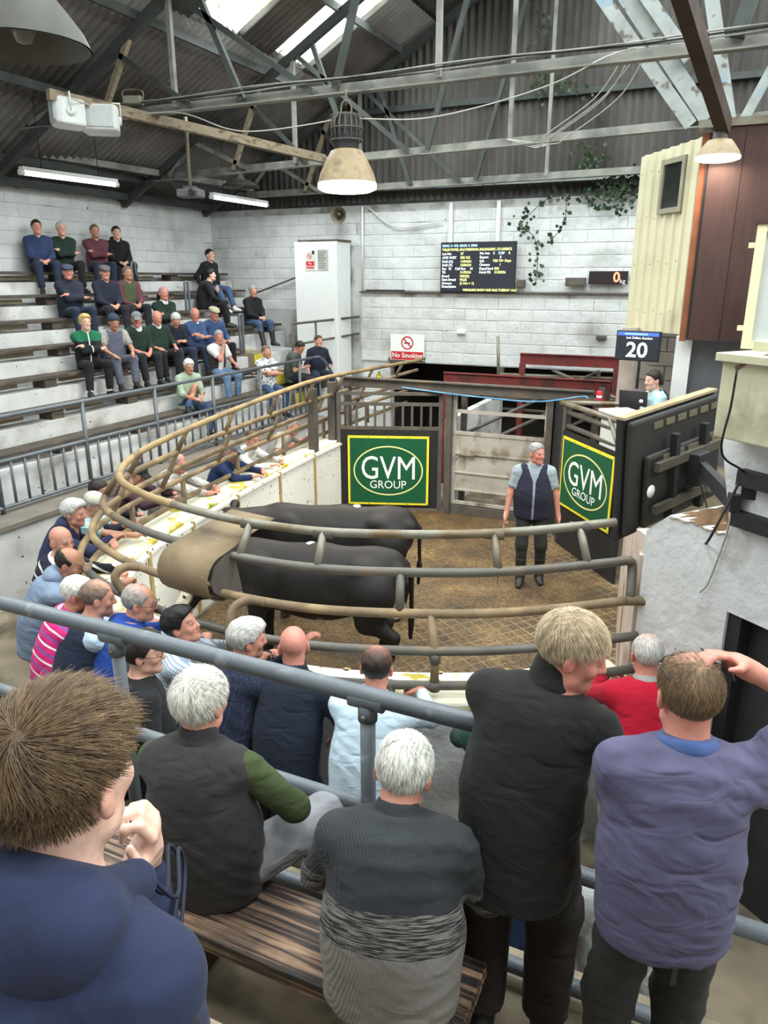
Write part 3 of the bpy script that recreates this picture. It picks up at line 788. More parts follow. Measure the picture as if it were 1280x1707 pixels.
        skin_obj('beanie', [ell(hw(0, -0.016, 0.048), V3(0.092, 0.112, 0.098) * s, 0.02, Rh), clip(-Rh[:, 2] * 1.0 + Rh[:, 1] * 0.45, hw(0, 0, 0.022))], 0.011, cap_mat, root)
    if spec: glasses_obj(root, C, Rh, s)
    info = dict(root=root, C=C, Rh=Rh, NB=NB, Rc=Rc, Wl=Wl, Wr=Wr, El=El, Er=Er, Sl=Sl, Sr=Sr, P=P, s=s, up=up, dl=dl, dr=dr)
    return info
# ------------------------------------------------------------------ shared surfaces
M_BLOCK = M('white_painted_block', srgb(208, 210, 210), 0.85, 0.14, 3.0, 0.014, 14, dirt=srgb(150, 148, 142), dscale=1.1, dthr=(0.56, 0.80), spots=srgb(84, 82, 78), sscale=9, sthr=(0.76, 0.79), gen=True)
M_MORTAR = M('painted_mortar', srgb(188, 188, 187), 0.9, 0.15, 4.0, 0.004, 40, dirt=srgb(120, 116, 110), dscale=2.0, gen=True)
M_STEP = M('white_painted_concrete', srgb(200, 200, 200), 0.85, 0.12, 4.0, 0.004, 30, dirt=srgb(136, 130, 124), dscale=1.6, dthr=(0.52, 0.72), spots=srgb(60, 58, 54), sscale=16, sthr=(0.70, 0.73), gen=True)
M_TREAD = M('worn_concrete', srgb(128, 116, 98), 0.9, 0.25, 3.0, 0.004, 50, dirt=srgb(86, 76, 62), dscale=2.2, gen=True)
M_PLANK = M('old_dark_plank', srgb(74, 66, 60), 0.75, 0.35, 5.0, 0.003, 60, dirt=srgb(112, 98, 84), dscale=3.0, dthr=(0.55, 0.7), stretch=(6, 1, 6))
M_PLASTER = M('lumpy_white_plaster', srgb(206, 206, 206), 0.85, 0.10, 2.0, 0.016, 13, dirt=srgb(150, 146, 140), dscale=1.6, dthr=(0.58, 0.76), spots=srgb(96, 88, 78), sscale=11, sthr=(0.74, 0.77), gen=True)
M_RINGW = M('white_ring_lining', srgb(226, 224, 216), 0.55, 0.06, 2.0, 0.002, 20, dirt=srgb(196, 184, 150), dscale=1.3, dthr=(0.60, 0.78), spots=srgb(66, 56, 42), sscale=19, sthr=(0.685, 0.70), gen=True)
M_RINGT = M('mossy_wall_top', srgb(222, 218, 196), 0.8, 0.10, 3.0, 0.008, 18, dirt=srgb(176, 160, 62), dscale=3.4, dthr=(0.54, 0.60), spots=srgb(120, 132, 60), sscale=7, sthr=(0.66, 0.70), gen=True)
M_RAIL = M('grey_painted_pipe', srgb(92, 98, 104), 0.42, 0.14, 6.0, 0.0015, 90, dirt=srgb(126, 130, 132), dscale=9, dthr=(0.62, 0.72), spec=0.5)
M_RAILR = M('dark_grey_ring_pipe', srgb(92, 88, 82), 0.5, 0.18, 6.0, 0.0015, 60, dirt=srgb(116, 98, 74), dscale=3.0, dthr=(0.55, 0.7), gen=True)
M_RUST = M('dusty_brown_pipe', srgb(116, 98, 76), 0.7, 0.25, 5.0, 0.002, 70, dirt=srgb(150, 128, 94), dscale=4.0, dthr=(0.48, 0.66), gen=True)
M_GALV = M('worn_galvanised_pipe', srgb(128, 124, 112), 0.5, 0.2, 6.0, 0.0015, 60, dirt=srgb(110, 92, 68), dscale=3.0, dthr=(0.5, 0.62), gen=True, metal=0.25)
M_STEEL = M('dark_grey_steel', srgb(84, 78, 74), 0.6, 0.2, 5.0, 0.0015, 60, dirt=srgb(108, 92, 74), dscale=3.0, dthr=(0.55, 0.7), gen=True)
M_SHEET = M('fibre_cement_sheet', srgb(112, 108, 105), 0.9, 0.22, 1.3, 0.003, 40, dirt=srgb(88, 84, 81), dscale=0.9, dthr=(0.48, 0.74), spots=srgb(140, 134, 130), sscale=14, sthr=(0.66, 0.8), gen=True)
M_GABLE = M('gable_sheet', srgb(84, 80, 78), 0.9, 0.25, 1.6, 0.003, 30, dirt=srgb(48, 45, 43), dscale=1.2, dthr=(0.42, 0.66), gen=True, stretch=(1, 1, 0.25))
M_TRUSS = M('weathered_steel_angle', srgb(128, 127, 121), 0.7, 0.25, 4.0, 0.002, 50, dirt=srgb(96, 96, 92), dscale=2.6, dthr=(0.48, 0.66), gen=True)
M_TRUSSB = M('flaking_blue_angle', srgb(140, 144, 142), 0.7, 0.2, 4.0, 0.002, 50, dirt=srgb(112, 140, 158), dscale=2.6, dthr=(0.60, 0.66), spots=srgb(92, 84, 74), sscale=6, sthr=(0.58, 0.66), gen=True)
M_TRUSSD = M('dark_rafter', srgb(62, 66, 64), 0.75, 0.25, 4.0, 0.002, 50, gen=True)
M_TIMBER = M('pale_timber', srgb(142, 128, 108), 0.8, 0.25, 3.0, 0.002, 40, dirt=srgb(98, 84, 66), dscale=3.0, stretch=(6, 1, 6))
M_RED = M('red_oxide_steel', srgb(112, 44, 42), 0.6, 0.2, 4.0, 0.001, 40, dirt=srgb(72, 40, 38), dscale=3.0)
M_BLACK = M('black_board', srgb(34, 34, 36), 0.6, 0.2, 4.0, 0.001, 40)
M_WIRE = M('pale_cable', srgb(170, 168, 160), 0.7, 0.1)
M_WIREB = M('black_cable', srgb(24, 24, 24), 0.6, 0.1)
M_WHITE = M('white_paint', srgb(224, 226, 226), 0.6, 0.05, 3.0, spots=srgb(150, 150, 148), sscale=6, sthr=(0.76, 0.82))
M_PLASTIC = M('white_plastic', srgb(206, 208, 206), 0.4, 0.05)

# ring mud
def mud_mat():
    m, N, L, P = _nt('ring_mud')
    g = N.new('ShaderNodeNewGeometry'); src = g.outputs['Position']
    n1 = N.new('ShaderNodeTexNoise'); n1.inputs['Scale'].default_value = 2.0; n1.inputs['Detail'].default_value = 8; L.new(src, n1.inputs['Vector'])
    r = _ramp(N, [(0.3, srgb(70, 53, 34)), (0.55, srgb(106, 82, 50)), (0.75, srgb(132, 106, 66))]); L.new(n1.outputs['Fac'], r.inputs['Fac'])
    n3 = N.new('ShaderNodeTexNoise'); n3.inputs['Scale'].default_value = 30; n3.inputs['Detail'].default_value = 6; L.new(src, n3.inputs['Vector'])
    r3 = _ramp(N, [(0.36, (0.42, 0.42, 0.42)), (0.62, (1.25, 1.2, 1.1))]); L.new(n3.outputs['Fac'], r3.inputs['Fac'])
    mx = N.new('ShaderNodeMix'); mx.data_type = 'RGBA'; mx.blend_type = 'MULTIPLY'; mx.inputs['Factor'].default_value = 1
    L.new(r.outputs['Color'], mx.inputs['A']); L.new(r3.outputs['Color'], mx.inputs['B'])
    # scored concrete grid that shows where the mud is thin
    mp = N.new('ShaderNodeMapping'); mp.inputs['Rotation'].default_value = (0, 0, R(38)); L.new(src, mp.inputs['Vector'])
    br = N.new('ShaderNodeTexBrick'); br.offset = 0; br.inputs['Scale'].default_value = 1.0; br.inputs['Brick Width'].default_value = 0.13; br.inputs['Row Height'].default_value = 0.13
    br.inputs['Mortar Size'].default_value = 0.012; br.inputs['Mortar Smooth'].default_value = 0.3
    L.new(mp.outputs['Vector'], br.inputs['Vector'])
    n4 = N.new('ShaderNodeTexNoise'); n4.inputs['Scale'].default_value = 0.55; n4.inputs['Detail'].default_value = 3; L.new(src, n4.inputs['Vector'])
    sx = N.new('ShaderNodeSeparateXYZ'); L.new(src, sx.inputs['Vector'])
    rx = N.new('ShaderNodeMapRange'); rx.inputs['From Min'].default_value = -3.6; rx.inputs['From Max'].default_value = -0.9; L.new(sx.outputs['X'], rx.inputs['Value'])
    mu = N.new('ShaderNodeMath'); mu.operation = 'MULTIPLY'; L.new(rx.outputs['Result'], mu.inputs[0]); L.new(br.outputs['Fac'], mu.inputs[1])
    r4 = _ramp(N, [(0.42, (0.08, 0.08, 0.08)), (0.60, (0.6, 0.6, 0.6))]); L.new(n4.outputs['Fac'], r4.inputs['Fac'])
    mw = N.new('ShaderNodeMath'); mw.operation = 'MULTIPLY'; L.new(mu.outputs[0], mw.inputs[0]); L.new(r4.outputs['Color'], mw.inputs[1])
    m2 = N.new('ShaderNodeMix'); m2.data_type = 'RGBA'; L.new(mw.outputs[0], m2.inputs['Factor']); L.new(mx.outputs['Result'], m2.inputs['A']); m2.inputs['B'].default_value = (*srgb(176, 164, 140), 1)
    L.new(m2.outputs['Result'], P.inputs['Base Color']); P.inputs['Roughness'].default_value = 0.55
    b0 = N.new('ShaderNodeBump'); b0.inputs['Distance'].default_value = 0.014; b0.invert = True; L.new(br.outputs['Fac'], b0.inputs['Height'])
    b = N.new('ShaderNodeBump'); b.inputs['Distance'].default_value = 0.028; L.new(n3.outputs['Fac'], b.inputs['Height']); L.new(b0.outputs['Normal'], b.inputs['Normal'])
    L.new(b.outputs['Normal'], P.inputs['Normal'])
    return m
M_MUD = mud_mat()

def struct(mb, name, mat, parent=None, bevel=0.0):
    o = mb.build(name, mat, parent, bevel)
    if parent is None: o['kind'] = 'structure'
    return o
def copies(src, n_iter):
    """n_iter yields (location, rotation_euler or None, scale or None)"""
    for loc, rot, sc in n_iter:
        o = src.copy(); COL.objects.link(o); o.location = loc
        if rot is not None: o.rotation_euler = rot
        if sc is not None: o.scale = sc

# ------------------------------------------------------------------ floors
struct(MB().box((-7.05, 2.30, -0.12), (4.0, 17.0, 0.0)), 'floor', M_TREAD)
struct(MB().box((-9.0, -3.0, 0.7), (4.0, 2.36, 0.92)).box((-9.0, 2.24, -0.1), (4.0, 2.36, 0.7)), 'floor_terrace', M_TREAD)
struct(MB().box((-9.0, -3.0, 0.92), (4.0, 1.0, 1.9)), 'floor_upper_terrace', M_TREAD)
# rubber mat by the ring
mat_o = MB().box((-6.4, 2.40, 0.0), (-4.95, 3.95, 0.018)).build('rubber_mat', M('black_rubber_mat', srgb(40, 40, 42), 0.8, 0.2, 40, 0.012, 55))
tag(mat_o, 'black studded rubber mat lying on the concrete left of the ring', 'mat')
_hx = MB().lathe([(0.0, 0), (0.028, 0), (0.028, 0.006), (0.018, 0.006), (0.018, 0.001), (0, 0.001)], n=6, smooth=False)
_rm = MB()
for i in range(22):
    for j in range(24):
        c = Vector((-6.35 + i * 0.064 + (j % 2) * 0.032, 2.4 + j * 0.064, 0.018))
        _rm.add([Vector(p) + c for p in _hx.v], _hx.f)
_ro = _rm.build('mat_stud', M('black_rubber_mat_stud', srgb(26, 26, 28), 0.7, 0.2, 40), mat_o); _ro['kind'] = 'stuff'

# ------------------------------------------------------------------ ring plan
RAILP = smooth_path([(-5.62, 13.4, 0), (-5.62, 12.0, 0), (-5.62, 10.6, 0), (-5.6, 9.5, 0), (-5.52, 8.3, 0), (-5.38, 7.0, 0), (-5.2, 5.8, 0), (-4.95, 4.75, 0), (-4.5, 4.02, 0), (-3.9, 3.66, 0), (-3.2, 3.47, 0), (-2.6, 3.41, 0),
                     (-2.0, 3.47, 0), (-1.3, 3.72, 0), (-0.8, 4.0, 0), (-0.29, 4.40, 0)], 8)
def offset(path, d):
    """shift a plan path towards the ring's inside by d"""
    out = []
    for i, p in enumerate(path):
        t = path[min(i + 1, len(path) - 1)] - path[max(i - 1, 0)]; t.normalize()
        out.append(p + Vector((-t.y, t.x, 0)) * d)
    return out
i0 = min(range(len(RAILP)), key=lambda i: abs(RAILP[i].y - 9.98))
INN = offset(RAILP, 0.33)
# mud floor
_poly = [INN[i] for i in range(i0, len(INN))] + [Vector((-0.62, 8.6, 0)), Vector((-0.92, 8.65, 0)), Vector((-1.86, 9.85, 0)), Vector((-2.2, 10.55, 0)), Vector((-3.73, 10.55, 0))]
mb = MB(); mb.prism([p + Vector((0, 0, -0.02)) for p in _poly], (0, 0, 0), (0, 0, 0.03)); struct(mb, 'floor_ring', M_MUD)
# ring wall: body, mossy coping, lining panels inside
def sweep(path_a, path_b, z0, z1):
    m = MB(); n = len(path_a); V = []
    for a, b in zip(path_a, path_b):
        V += [Vector((a.x, a.y, z0)), Vector((a.x, a.y, z1)), Vector((b.x, b.y, z1)), Vector((b.x, b.y, z0))]
    F = [(0, 1, 2, 3), tuple((n - 1) * 4 + k for k in (3, 2, 1, 0))]
    for i in range(n - 1):
        for k in range(4): F.append((i * 4 + k, i * 4 + (k + 1) % 4, i * 4 + 4 + (k + 1) % 4, i * 4 + 4 + k))
    return m.add(V, F)
wp = RAILP[i0:]
ring_wall = struct(sweep(offset(wp, -0.06), offset(wp, 0.30), 0.0, 1.06), 'wall_ring', M_PLASTER)
sweep(offset(wp, -0.08), offset(wp, 0.27), 1.06, 1.13).build('coping', M_RINGT, ring_wall, 0.02)
k = 0
seg = 7
while k < len(wp) - 1:
    e = min(k + seg, len(wp) - 1)
    sub = wp[k:e + 1]
    q = sweep([p for p in offset(wp, 0.30)[k:e + 1]], [p for p in offset(wp, 0.325)[k:e + 1]], 0.05, 1.10)
    q.build('lining_panel', M_RINGW, ring_wall)
    a = offset(wp, 0.328)[e]
    if e < len(wp) - 1: MB().box((a.x - 0.02, a.y - 0.02, 0.05), (a.x + 0.02, a.y + 0.02, 1.10)).build('joint_strip', M('yellowed_joint', srgb(168, 146, 96), 0.8), ring_wall)
    sweep([p for p in offset(wp, 0.322)[k:e + 1]], [p for p in offset(wp, 0.345)[k:e + 1]], 1.055, 1.085).build('cover_strip', M_RINGW, ring_wall)
    k = e

# ------------------------------------------------------------------ ring rails
rails = empty('ring_railing', (-3.0, 5.0, 1.13), 0, 'curved pipe railing with leaning top rail all round the sale ring', 'railing')
def P_(p): return Vector(p) - Vector((-3.0, 5.0, 1.13))
def rail_part(name, pts, r, mat, n=10): return MB().tube([P_(p) for p in pts], r, n).build(name, mat, rails)
HZ = dict(B=1.84, C=1.62, D=1.43, E=1.20); LEAN = dict(B=0.22, C=0.11, D=0.0, E=0.0)      # the upper rails lean in over the ring
def zpath(path, z): return [Vector((p.x, p.y, z)) for p in path]
def near_px(px, z, lo=0.55):
    """point of the rail path (near half) seen at image column px"""
    c = [p for p in RAILP if p.y < 5.2]
    c = [c[i].lerp(c[i + 1], t / 6) for i in range(len(c) - 1) for t in range(6)]
    return min(c, key=lambda p: abs(proj((p.x, p.y, z))[0] - px) + (0 if p.x > -4.6 else 60))
TOPP = offset(RAILP, 0.36); BP = offset(RAILP, 0.22); CP = offset(RAILP, 0.11)
def ztop(p): return 2.03 + 0.13 * min(1.0, max(0.0, (p.y - 3.8) / 5.0)) - 0.10 * min(1.0, max(0.0, (p.y - 9.5) / 3.5))
for nm, z in HZ.items():
    j = min(range(len(RAILP)), key=lambda i: abs(RAILP[i].y - 4.75) + (9 if RAILP[i].x > -4.5 else 0))
    end = -1 if nm in 'BC' else len(RAILP)
    PP = offset(RAILP, LEAN[nm])
    rail_part('rail', zpath(PP[:j + 14], z), 0.029, M_RUST)
    rail_part('rail', zpath(PP[j + 13:], z), 0.029, M_RUST if nm == 'C' else M_RAILR)
jj = min(range(len(TOPP)), key=lambda i: abs(TOPP[i].y - 3.75) + (0 if -4.4 < TOPP[i].x < -3.3 else 9))
rail_part('top_rail', [Vector((p.x, p.y, ztop(p))) for p in TOPP[:jj + 1]], 0.030, M('ochre_dusty_pipe', srgb(146, 124, 88), 0.7, 0.2, 5, 0.001, 60, dirt=srgb(112, 96, 72), dscale=3, gen=True))
rail_part('top_rail', [Vector((p.x, p.y, ztop(p))) for p in TOPP[jj:]], 0.028, M_GALV)
for px in (352, 507, 848, 1012):
    a = near_px(px, 2.13); i = min(range(len(RAILP)), key=lambda q: (RAILP[q] - a).length); t = TOPP[i]
    rail_part('strut', [(t.x, t.y, ztop(t)), (BP[i].x, BP[i].y, 1.84)], 0.026, M_GALV, 8)
    rail_part('collar', [(t.x - 0.06, t.y - 0.01, ztop(t) - 0.01), (t.x + 0.06, t.y + 0.012, ztop(t) - 0.01)], 0.034, M_STEEL, 8)
for i in range(6, len(RAILP), 7):
    p = RAILP[i]; t = TOPP[i]
    if p.y > 4.9 or p.x < -4.6:
        rail_part('strut', [(t.x, t.y, ztop(t)), (BP[i].x, BP[i].y, 1.84)], 0.026, M_RUST, 8)
for i in (10, 20, 29, 37, 45, 52):
    p = RAILP[i]
    rail_part('post', [(p.x, p.y, 1.10), (p.x, p.y, 1.45)], 0.028, M_RUST, 8)
    p = RAILP[i + 3]
    rail_part('post', [(p.x, p.y, 1.43), (CP[i + 3].x, CP[i + 3].y, 1.62), (BP[i + 3].x, BP[i + 3].y, 1.84)], 0.028, M_RUST, 8)
ix = lambda a: min(range(len(RAILP)), key=lambda q: (RAILP[q] - a).length)
a = near_px(660, 1.84); i = ix(a); rail_part('post', [(CP[i].x, CP[i].y, 1.62), (BP[i].x, BP[i].y, 1.84)], 0.027, M_RAILR)
a = near_px(727, 1.43)
i = ix(a); rail_part('post', [(a.x, a.y, 1.18), (a.x, a.y, 1.43), (CP[i].x, CP[i].y, 1.62)], 0.027, M_RUST)
for z in (1.385, 1.20): rail_part('clamp', [(a.x, a.y, z - 0.03), (a.x, a.y, z + 0.03)], 0.036, M_RAILR)
a = near_px(402, 1.62); a = CP[ix(a)]; b = near_px(386, 1.43)
rail_part('elbow', smooth_path([(a.x + 0.12, a.y, 1.62), (a.x, a.y - 0.02, 1.62), (b.x, b.y + 0.03, 1.57), (b.x, b.y - 0.02, 1.45), (b.x, b.y, 1.20)], 5), 0.029, M_RUST)
a = near_px(215, 1.62); a = CP[ix(a)]; b = near_px(205, 1.43)
rail_part('elbow', smooth_path([(a.x, a.y, 1.62), (a.x - 0.10, a.y - 0.05, 1.62), (b.x - 0.04, b.y - 0.02, 1.56), (b.x, b.y, 1.44)], 5), 0.030, M_RUST)
e = RAILP[-1]
rail_part('end_bend', smooth_path([BP[-1] + Vector((-0.04, -0.03, 1.84)), BP[-1] + Vector((0.03, 0.02, 1.84)), BP[-1] + Vector((0.05, 0.03, 1.79)), CP[-1] + Vector((0.0, 0.0, 1.62))], 4), 0.030, M_RAILR)
rail_part('end_bend', smooth_path([(CP[-1].x - 0.02, CP[-1].y - 0.02, 1.62), (CP[-1].x + 0.10, CP[-1].y + 0.03, 1.615), (e.x + 0.14, e.y + 0.10, 1.56), (e.x + 0.15, e.y + 0.06, 1.45), (e.x + 0.13, e.y + 0.05, 1.20)], 4), [0.03] * 8 + [0.036] * 9, M_RUST)
for k in (650, 1000):
    a = near_px(k, 1.2); rail_part('post', [(a.x, a.y, 1.05), (a.x, a.y, 1.22)], 0.03, M_STEEL)
rail_part('lower_rail', zpath(offset(RAILP, -0.02)[-34:], 1.09), 0.022, M_RAILR)
# bent sheet-metal guard that wraps the rails at the near left of the ring
gi = near_px(300, 1.72); q = min(range(len(RAILP)), key=lambda i: (RAILP[i] - gi).length)
t = (RAILP[q + 1] - RAILP[q - 1]).normalized(); inn = Vector((-t.y, t.x, 0))
prof = [(0.52, 2.03), (0.30, 1.995), (0.06, 1.955), (-0.02, 1.94)] + [(-0.02 - 0.155 * math.sin(x), 1.785 + 0.155 * math.cos(x)) for x in np.linspace(0.25, 2.9, 9)] + [(0.03, 1.628), (0.14, 1.63)]
mb = MB(); V = []
for s_ in (-0.22, 0.22):
    for off in (0, 0.006):
        for i, (o_, z) in enumerate(prof):
            nx = 0.0
            V.append(P_(RAILP[q] + t * s_ * (1.0 if i > 1 else 0.9) + inn * (o_ + 0.16 + off) + Vector((0, 0, z - 0.065 - off))))
n = len(prof); F = []
for i in range(n - 1):
    F += [(i, i + 1, 2 * n + i + 1, 2 * n + i), (n + i, 3 * n + i, 3 * n + i + 1, n + i + 1), (i, n + i, n + i + 1, i + 1), (2 * n + i, 2 * n + i + 1, 3 * n + i + 1, 3 * n + i)]
F += [(0, 2 * n, 3 * n, n), (n - 1, 2 * n - 1, 4 * n - 1, 3 * n - 1)]
mb.add(V, F, True)
M_GUARD = M('dusty_guard_sheet', srgb(122, 104, 80), 0.75, 0.22, 3, 0.002, 40, dirt=srgb(84, 72, 56), dscale=2.6, dthr=(0.5, 0.66), spots=srgb(196, 182, 150), sscale=34, sthr=(0.72, 0.75))
mb.build('guard_sheet', M_GUARD, rails)
MB().prism([P_(RAILP[q] + t * 0.212 + inn * (o_ + 0.16) + Vector((0, 0, z - 0.065))) for o_, z in ((0.14, 1.64), (-0.03, 1.64), (-0.12, 1.72), (-0.14, 1.79), (-0.10, 1.88), (0.0, 1.93), (0.08, 1.93))], (0, 0, 0), t * 0.008).build('guard_end_plate', M_STEEL, rails)

# ------------------------------------------------------------------ left stand: steps, plank benches, wall
NROW = 7
def row_x(k): return -7.8 - 0.45 * k
def row_z(k): return 1.53 + 0.35 * k
steps = MB(); YEND = {0: 12.1, 1: 12.15, 2: 12.2, 3: 14.32, 4: 14.32, 5: 14.32, 6: 14.32}
for k in range(NROW):
    zt = row_z(k) - 0.165
    o = MB().box((-10.8, 2.0, -0.1 if k == 0 else row_z(k - 1) - 0.166), (row_x(k) + 0.20, YEND[k] + 0.05 if k > 2 else 14.3, zt)).build('terrace_step', M_STEP); o['kind'] = 'structure'
    b = empty('plank_bench', (row_x(k), 8.0, zt), 0, ('long dark plank bench, %s row of the far stand, on wooden blocks' % ('lowest', 'second', 'third', 'fourth', 'fifth', 'sixth', 'topmost')[k]), 'bench', 'plank benches of the far stand')
    MB().box((-0.15, 2.2 - 8, 0.118), (0.15, YEND[k] - 8, 0.165)).build('plank', M_PLANK, b, 0.006)
    y = 2.5 + 0.35 * (k % 3)
    while y < YEND[k]:
        MB().box((-0.12, y - 8, 0), (0.12, y - 8 + 0.20, 0.118)).build('block', M_PLANK, b)
        MB().box((-0.13, y - 8 + 0.46, 0.03), (-0.10, y - 8 + 1.15, 0.10)).build('gap_strip', M('beige_gap_strip', srgb(182, 168, 140), 0.8), b)  # added beige strip stands in for the light gap showing the riser
        y += 1.42
# yellow-edged aisle steps at the far end of the stand
for j in range(3):
    o = MB().box((row_x(j) - 0.2, 12.25, row_z(j) - 0.42), (row_x(j) + 0.34, 12.85, row_z(j) - 0.10)).build('aisle_step', M_TREAD); o['kind'] = 'structure'
    MB().box((row_x(j) + 0.335, 12.25, row_z(j) - 0.34), (row_x(j) + 0.352, 12.85, row_z(j) - 0.12)).build('yellow_edge', M('yellow_paint', srgb(214, 190, 20), 0.7, 0.15, 6, dirt=srgb(150, 140, 60), dscale=4), o)
o = MB().box((-7.86, 12.55, 1.57), (-7.44, 13.68, 1.62)).build('end_bench', M_PLANK); tag(o, 'short plank bench in front of the white booth', 'bench')
for y in (12.6, 13.45): MB().box((-7.80, y, row_z(0) - 0.17), (-7.50, y + 0.18, 1.57)).build('block', M_PLANK, o)
# low white wall with the grey fence
lw = struct(MB().box((-7.35, 2.36, -0.1), (-6.95, 12.6, 0.90)), 'wall_walkway', M_STEP)
MB().box((-7.4, 2.36, 0.90), (-6.9, 12.6, 0.955)).build('coping', M('grey_concrete_coping', srgb(112, 106, 98), 0.9, 0.2, 3, 0.003, 40), lw)
fence = empty('walkway_fence', (-7.3, 8.0, 0.955), 0, 'grey pipe fence with close upright bars in front of the far stand', 'fence')
for nm, z, r in (('top_rail', 1.10, 0.026), ('middle_rail', 0.60, 0.024), ('bottom_rail', 0.07, 0.026)):
    MB().tube([(0, 2.2 - 8, z), (0, 13.0 - 8 if z < 1 else 12.75 - 8, z)], r, 10).build(nm, M_RAIL, fence)
MB().tube(smooth_path([(0, 4.75, 1.10), (0.02, 4.95, 1.08), (0.05, 5.25, 0.85), (0.1, 5.9, 0.1)], 5), 0.024, 10).build('sloping_rail', M_RAIL, fence)
y = 2.3; kk = 0
while y < 13.0:
    if kk % 7 == 3: MB().tube([(0, y - 8, 0), (0, y - 8, 1.10)], 0.027, 10).build('post', M_RAIL, fence)
    else: MB().tube([(0, y - 8, 0.07), (0, y - 8, 0.60)], 0.017, 8).build('upright_bar', M_RAIL, fence)
    y += 0.19; kk += 1
# hoops and handrails between the seats
def hoop(x, y, z, h, w, label):
    t_ = empty('hoop_rail', (x, y, z), 0, label, 'handrail')
    MB().tube(smooth_path([(0, -w, 0), (0, -w, h - 0.08), (0, -w * 0.6, h), (0, w * 0.6, h), (0, w, h - 0.08), (0, w, 0)], 4), 0.026, 8).build('pipe', M_RAIL, t_)
hoop(row_x(5), solve_y(225, row_x(5), 3.4), row_z(5) - 0.1, 0.62, 0.045, 'grey hoop handrail on the top step beside the young man in black')
hoop(row_x(4), solve_y(312, row_x(4), 3.2), row_z(4) - 0.1, 0.62, 0.05, 'grey double hoop handrail left of the young man resting his chin')
hoop(row_x(2) + .1, solve_y(402, row_x(2) + .1, 2.6), row_z(2) - 0.1, 0.72, 0.05, 'grey hoop handrail gripped by the man in the cream flat cap')
# handrail in front of the booth
bh = empty('booth_handrail', (-7.5, 13.2, 1.5), 0, 'dark two-bar handrail in front of the white booth', 'handrail')
A = at(487, 540, y=12.9); B = at(598, 528, y=14.3)
MB().tube([A - Vector((-7.5, 13.2, 1.5)), B - Vector((-7.5, 13.2, 1.5))], 0.024, 8).build('rail', M_STEEL, bh)
A2 = at(490, 575, y=12.9); B2 = at(598, 556, y=14.3)
MB().tube([A2 - Vector((-7.5, 13.2, 1.5)), B2 - Vector((-7.5, 13.2, 1.5))], 0.022, 8).build('rail', M_STEEL, bh)
for f_ in (0.0, 0.34):
    p = A.lerp(B, f_) - Vector((-7.5, 13.2, 1.5)); MB().tube([p, Vector((p.x, p.y, 0.1))], 0.024, 8).build('post', M_STEEL, bh)

# ------------------------------------------------------------------ block walls
def block_mesh(w, h, seed):
    rg = random.Random(seed); g = 0.003; c = 0.010; d = 0.006
    j = lambda: rg.uniform(-0.003, 0.003)
    V = [(g + j(), 0, g + j()), (w - g + j(), 0, g + j()), (w - g + j(), 0, h - g + j()), (g + j(), 0, h - g + j())]
    V += [(g + c + j(), -d + j(), g + c), (w - g - c + j(), -d + j(), g + c), (w - g - c, -d + j(), h - g - c + j()), (g + c, -d + j(), h - g - c + j()), (w / 2, -d - 0.004 + j(), h / 2)]
    F = [(0, 1, 5, 4), (1, 2, 6, 5), (2, 3, 7, 6), (3, 0, 4, 7), (4, 5, 8), (5, 6, 8), (6, 7, 8), (7, 4, 8)]
    return MB().add(V, F, False).mesh('block')
BW, BH = 0.45, 0.215
BM = [block_mesh(BW, BH, s_) for s_ in range(6)]; BHALF = block_mesh(BW / 2, BH, 9)
for m_ in BM + [BHALF]: m_.materials.append(M_BLOCK)
def lay(wall, x0, x1, z0, z1, y, skip=lambda x, z: False):
    r_ = 0; z = z0
    while z + BH <= z1 + 0.06:
        x = x0 - (BW / 2 if r_ % 2 else 0)
        while x < x1 - 0.05:
            if x < x0 - 0.01: o = link('block', BHALF, None, wall); o.location = (x0, y, z)
            elif x + BW > x1 + 0.02: o = link('block', BHALF, None, wall); o.location = (min(x, x1 - BW / 2), y, z)
            else: o = link('block', RNG.choice(BM), None, wall); o.location = (x, y, z)
            if skip(x + BW / 2, z + BH / 2): bpy.data.objects.remove(o)
            x += BW
        z += BH; r_ += 1
wb = struct(MB().box((-10.9, 14.42, 1.85), (2.5, 14.62, 4.92)).box((-10.9, 14.42, -0.1), (-6.42, 14.62, 1.85)).box((-1.75, 14.42, -0.1), (2.5, 14.62, 1.85))
            .box((-7.08, 14.36, 1.86), (-1.4, 14.44, 3.255)), 'wall_back', M_MORTAR)
lay(wb, -10.8, -7.1, 2.86, 4.90, 14.42, lambda x, z: x > -8.3 and z < 4.15)
lay(wb, -7.05, -1.5, 3.275, 4.90, 14.42)
lay(wb, -7.05, -1.5, 1.87, 3.25, 14.36)
lay(wb, -7.05, -6.45, 0.80, 1.86, 14.42)
MB().box((-7.08, 14.30, 3.245), (-1.4, 14.42, 3.27)).build('ledge', M('grimy_ledge', srgb(84, 80, 74), 0.9, 0.3, 8, 0.006, 30, gen=True), wb)
MB().box((-6.95, 14.335, 3.268), (-6.1, 14.40, 3.30)).build('broken_slot', M_BLACK, wb)
wl = struct(MB().box((-0.2, -9.0, 0.0), (0.0, 4.6, 5.0)), 'wall_left', M_MORTAR)
wl.location = (-10.8, 10.0, 0.0)
holder = wl
def lay_left():
    r_ = 0; z = 3.40
    while z + BH <= 5.02:
        y = 6.4 - (BW / 2 if r_ % 2 else 0)
        while y < 14.3:
            o = link('block', RNG.choice(BM), None, wl); o.location = (0.0, y - 10.0, z); o.rotation_euler = (0, 0, R(90))
            y += BW
        z += BH; r_ += 1
lay_left()
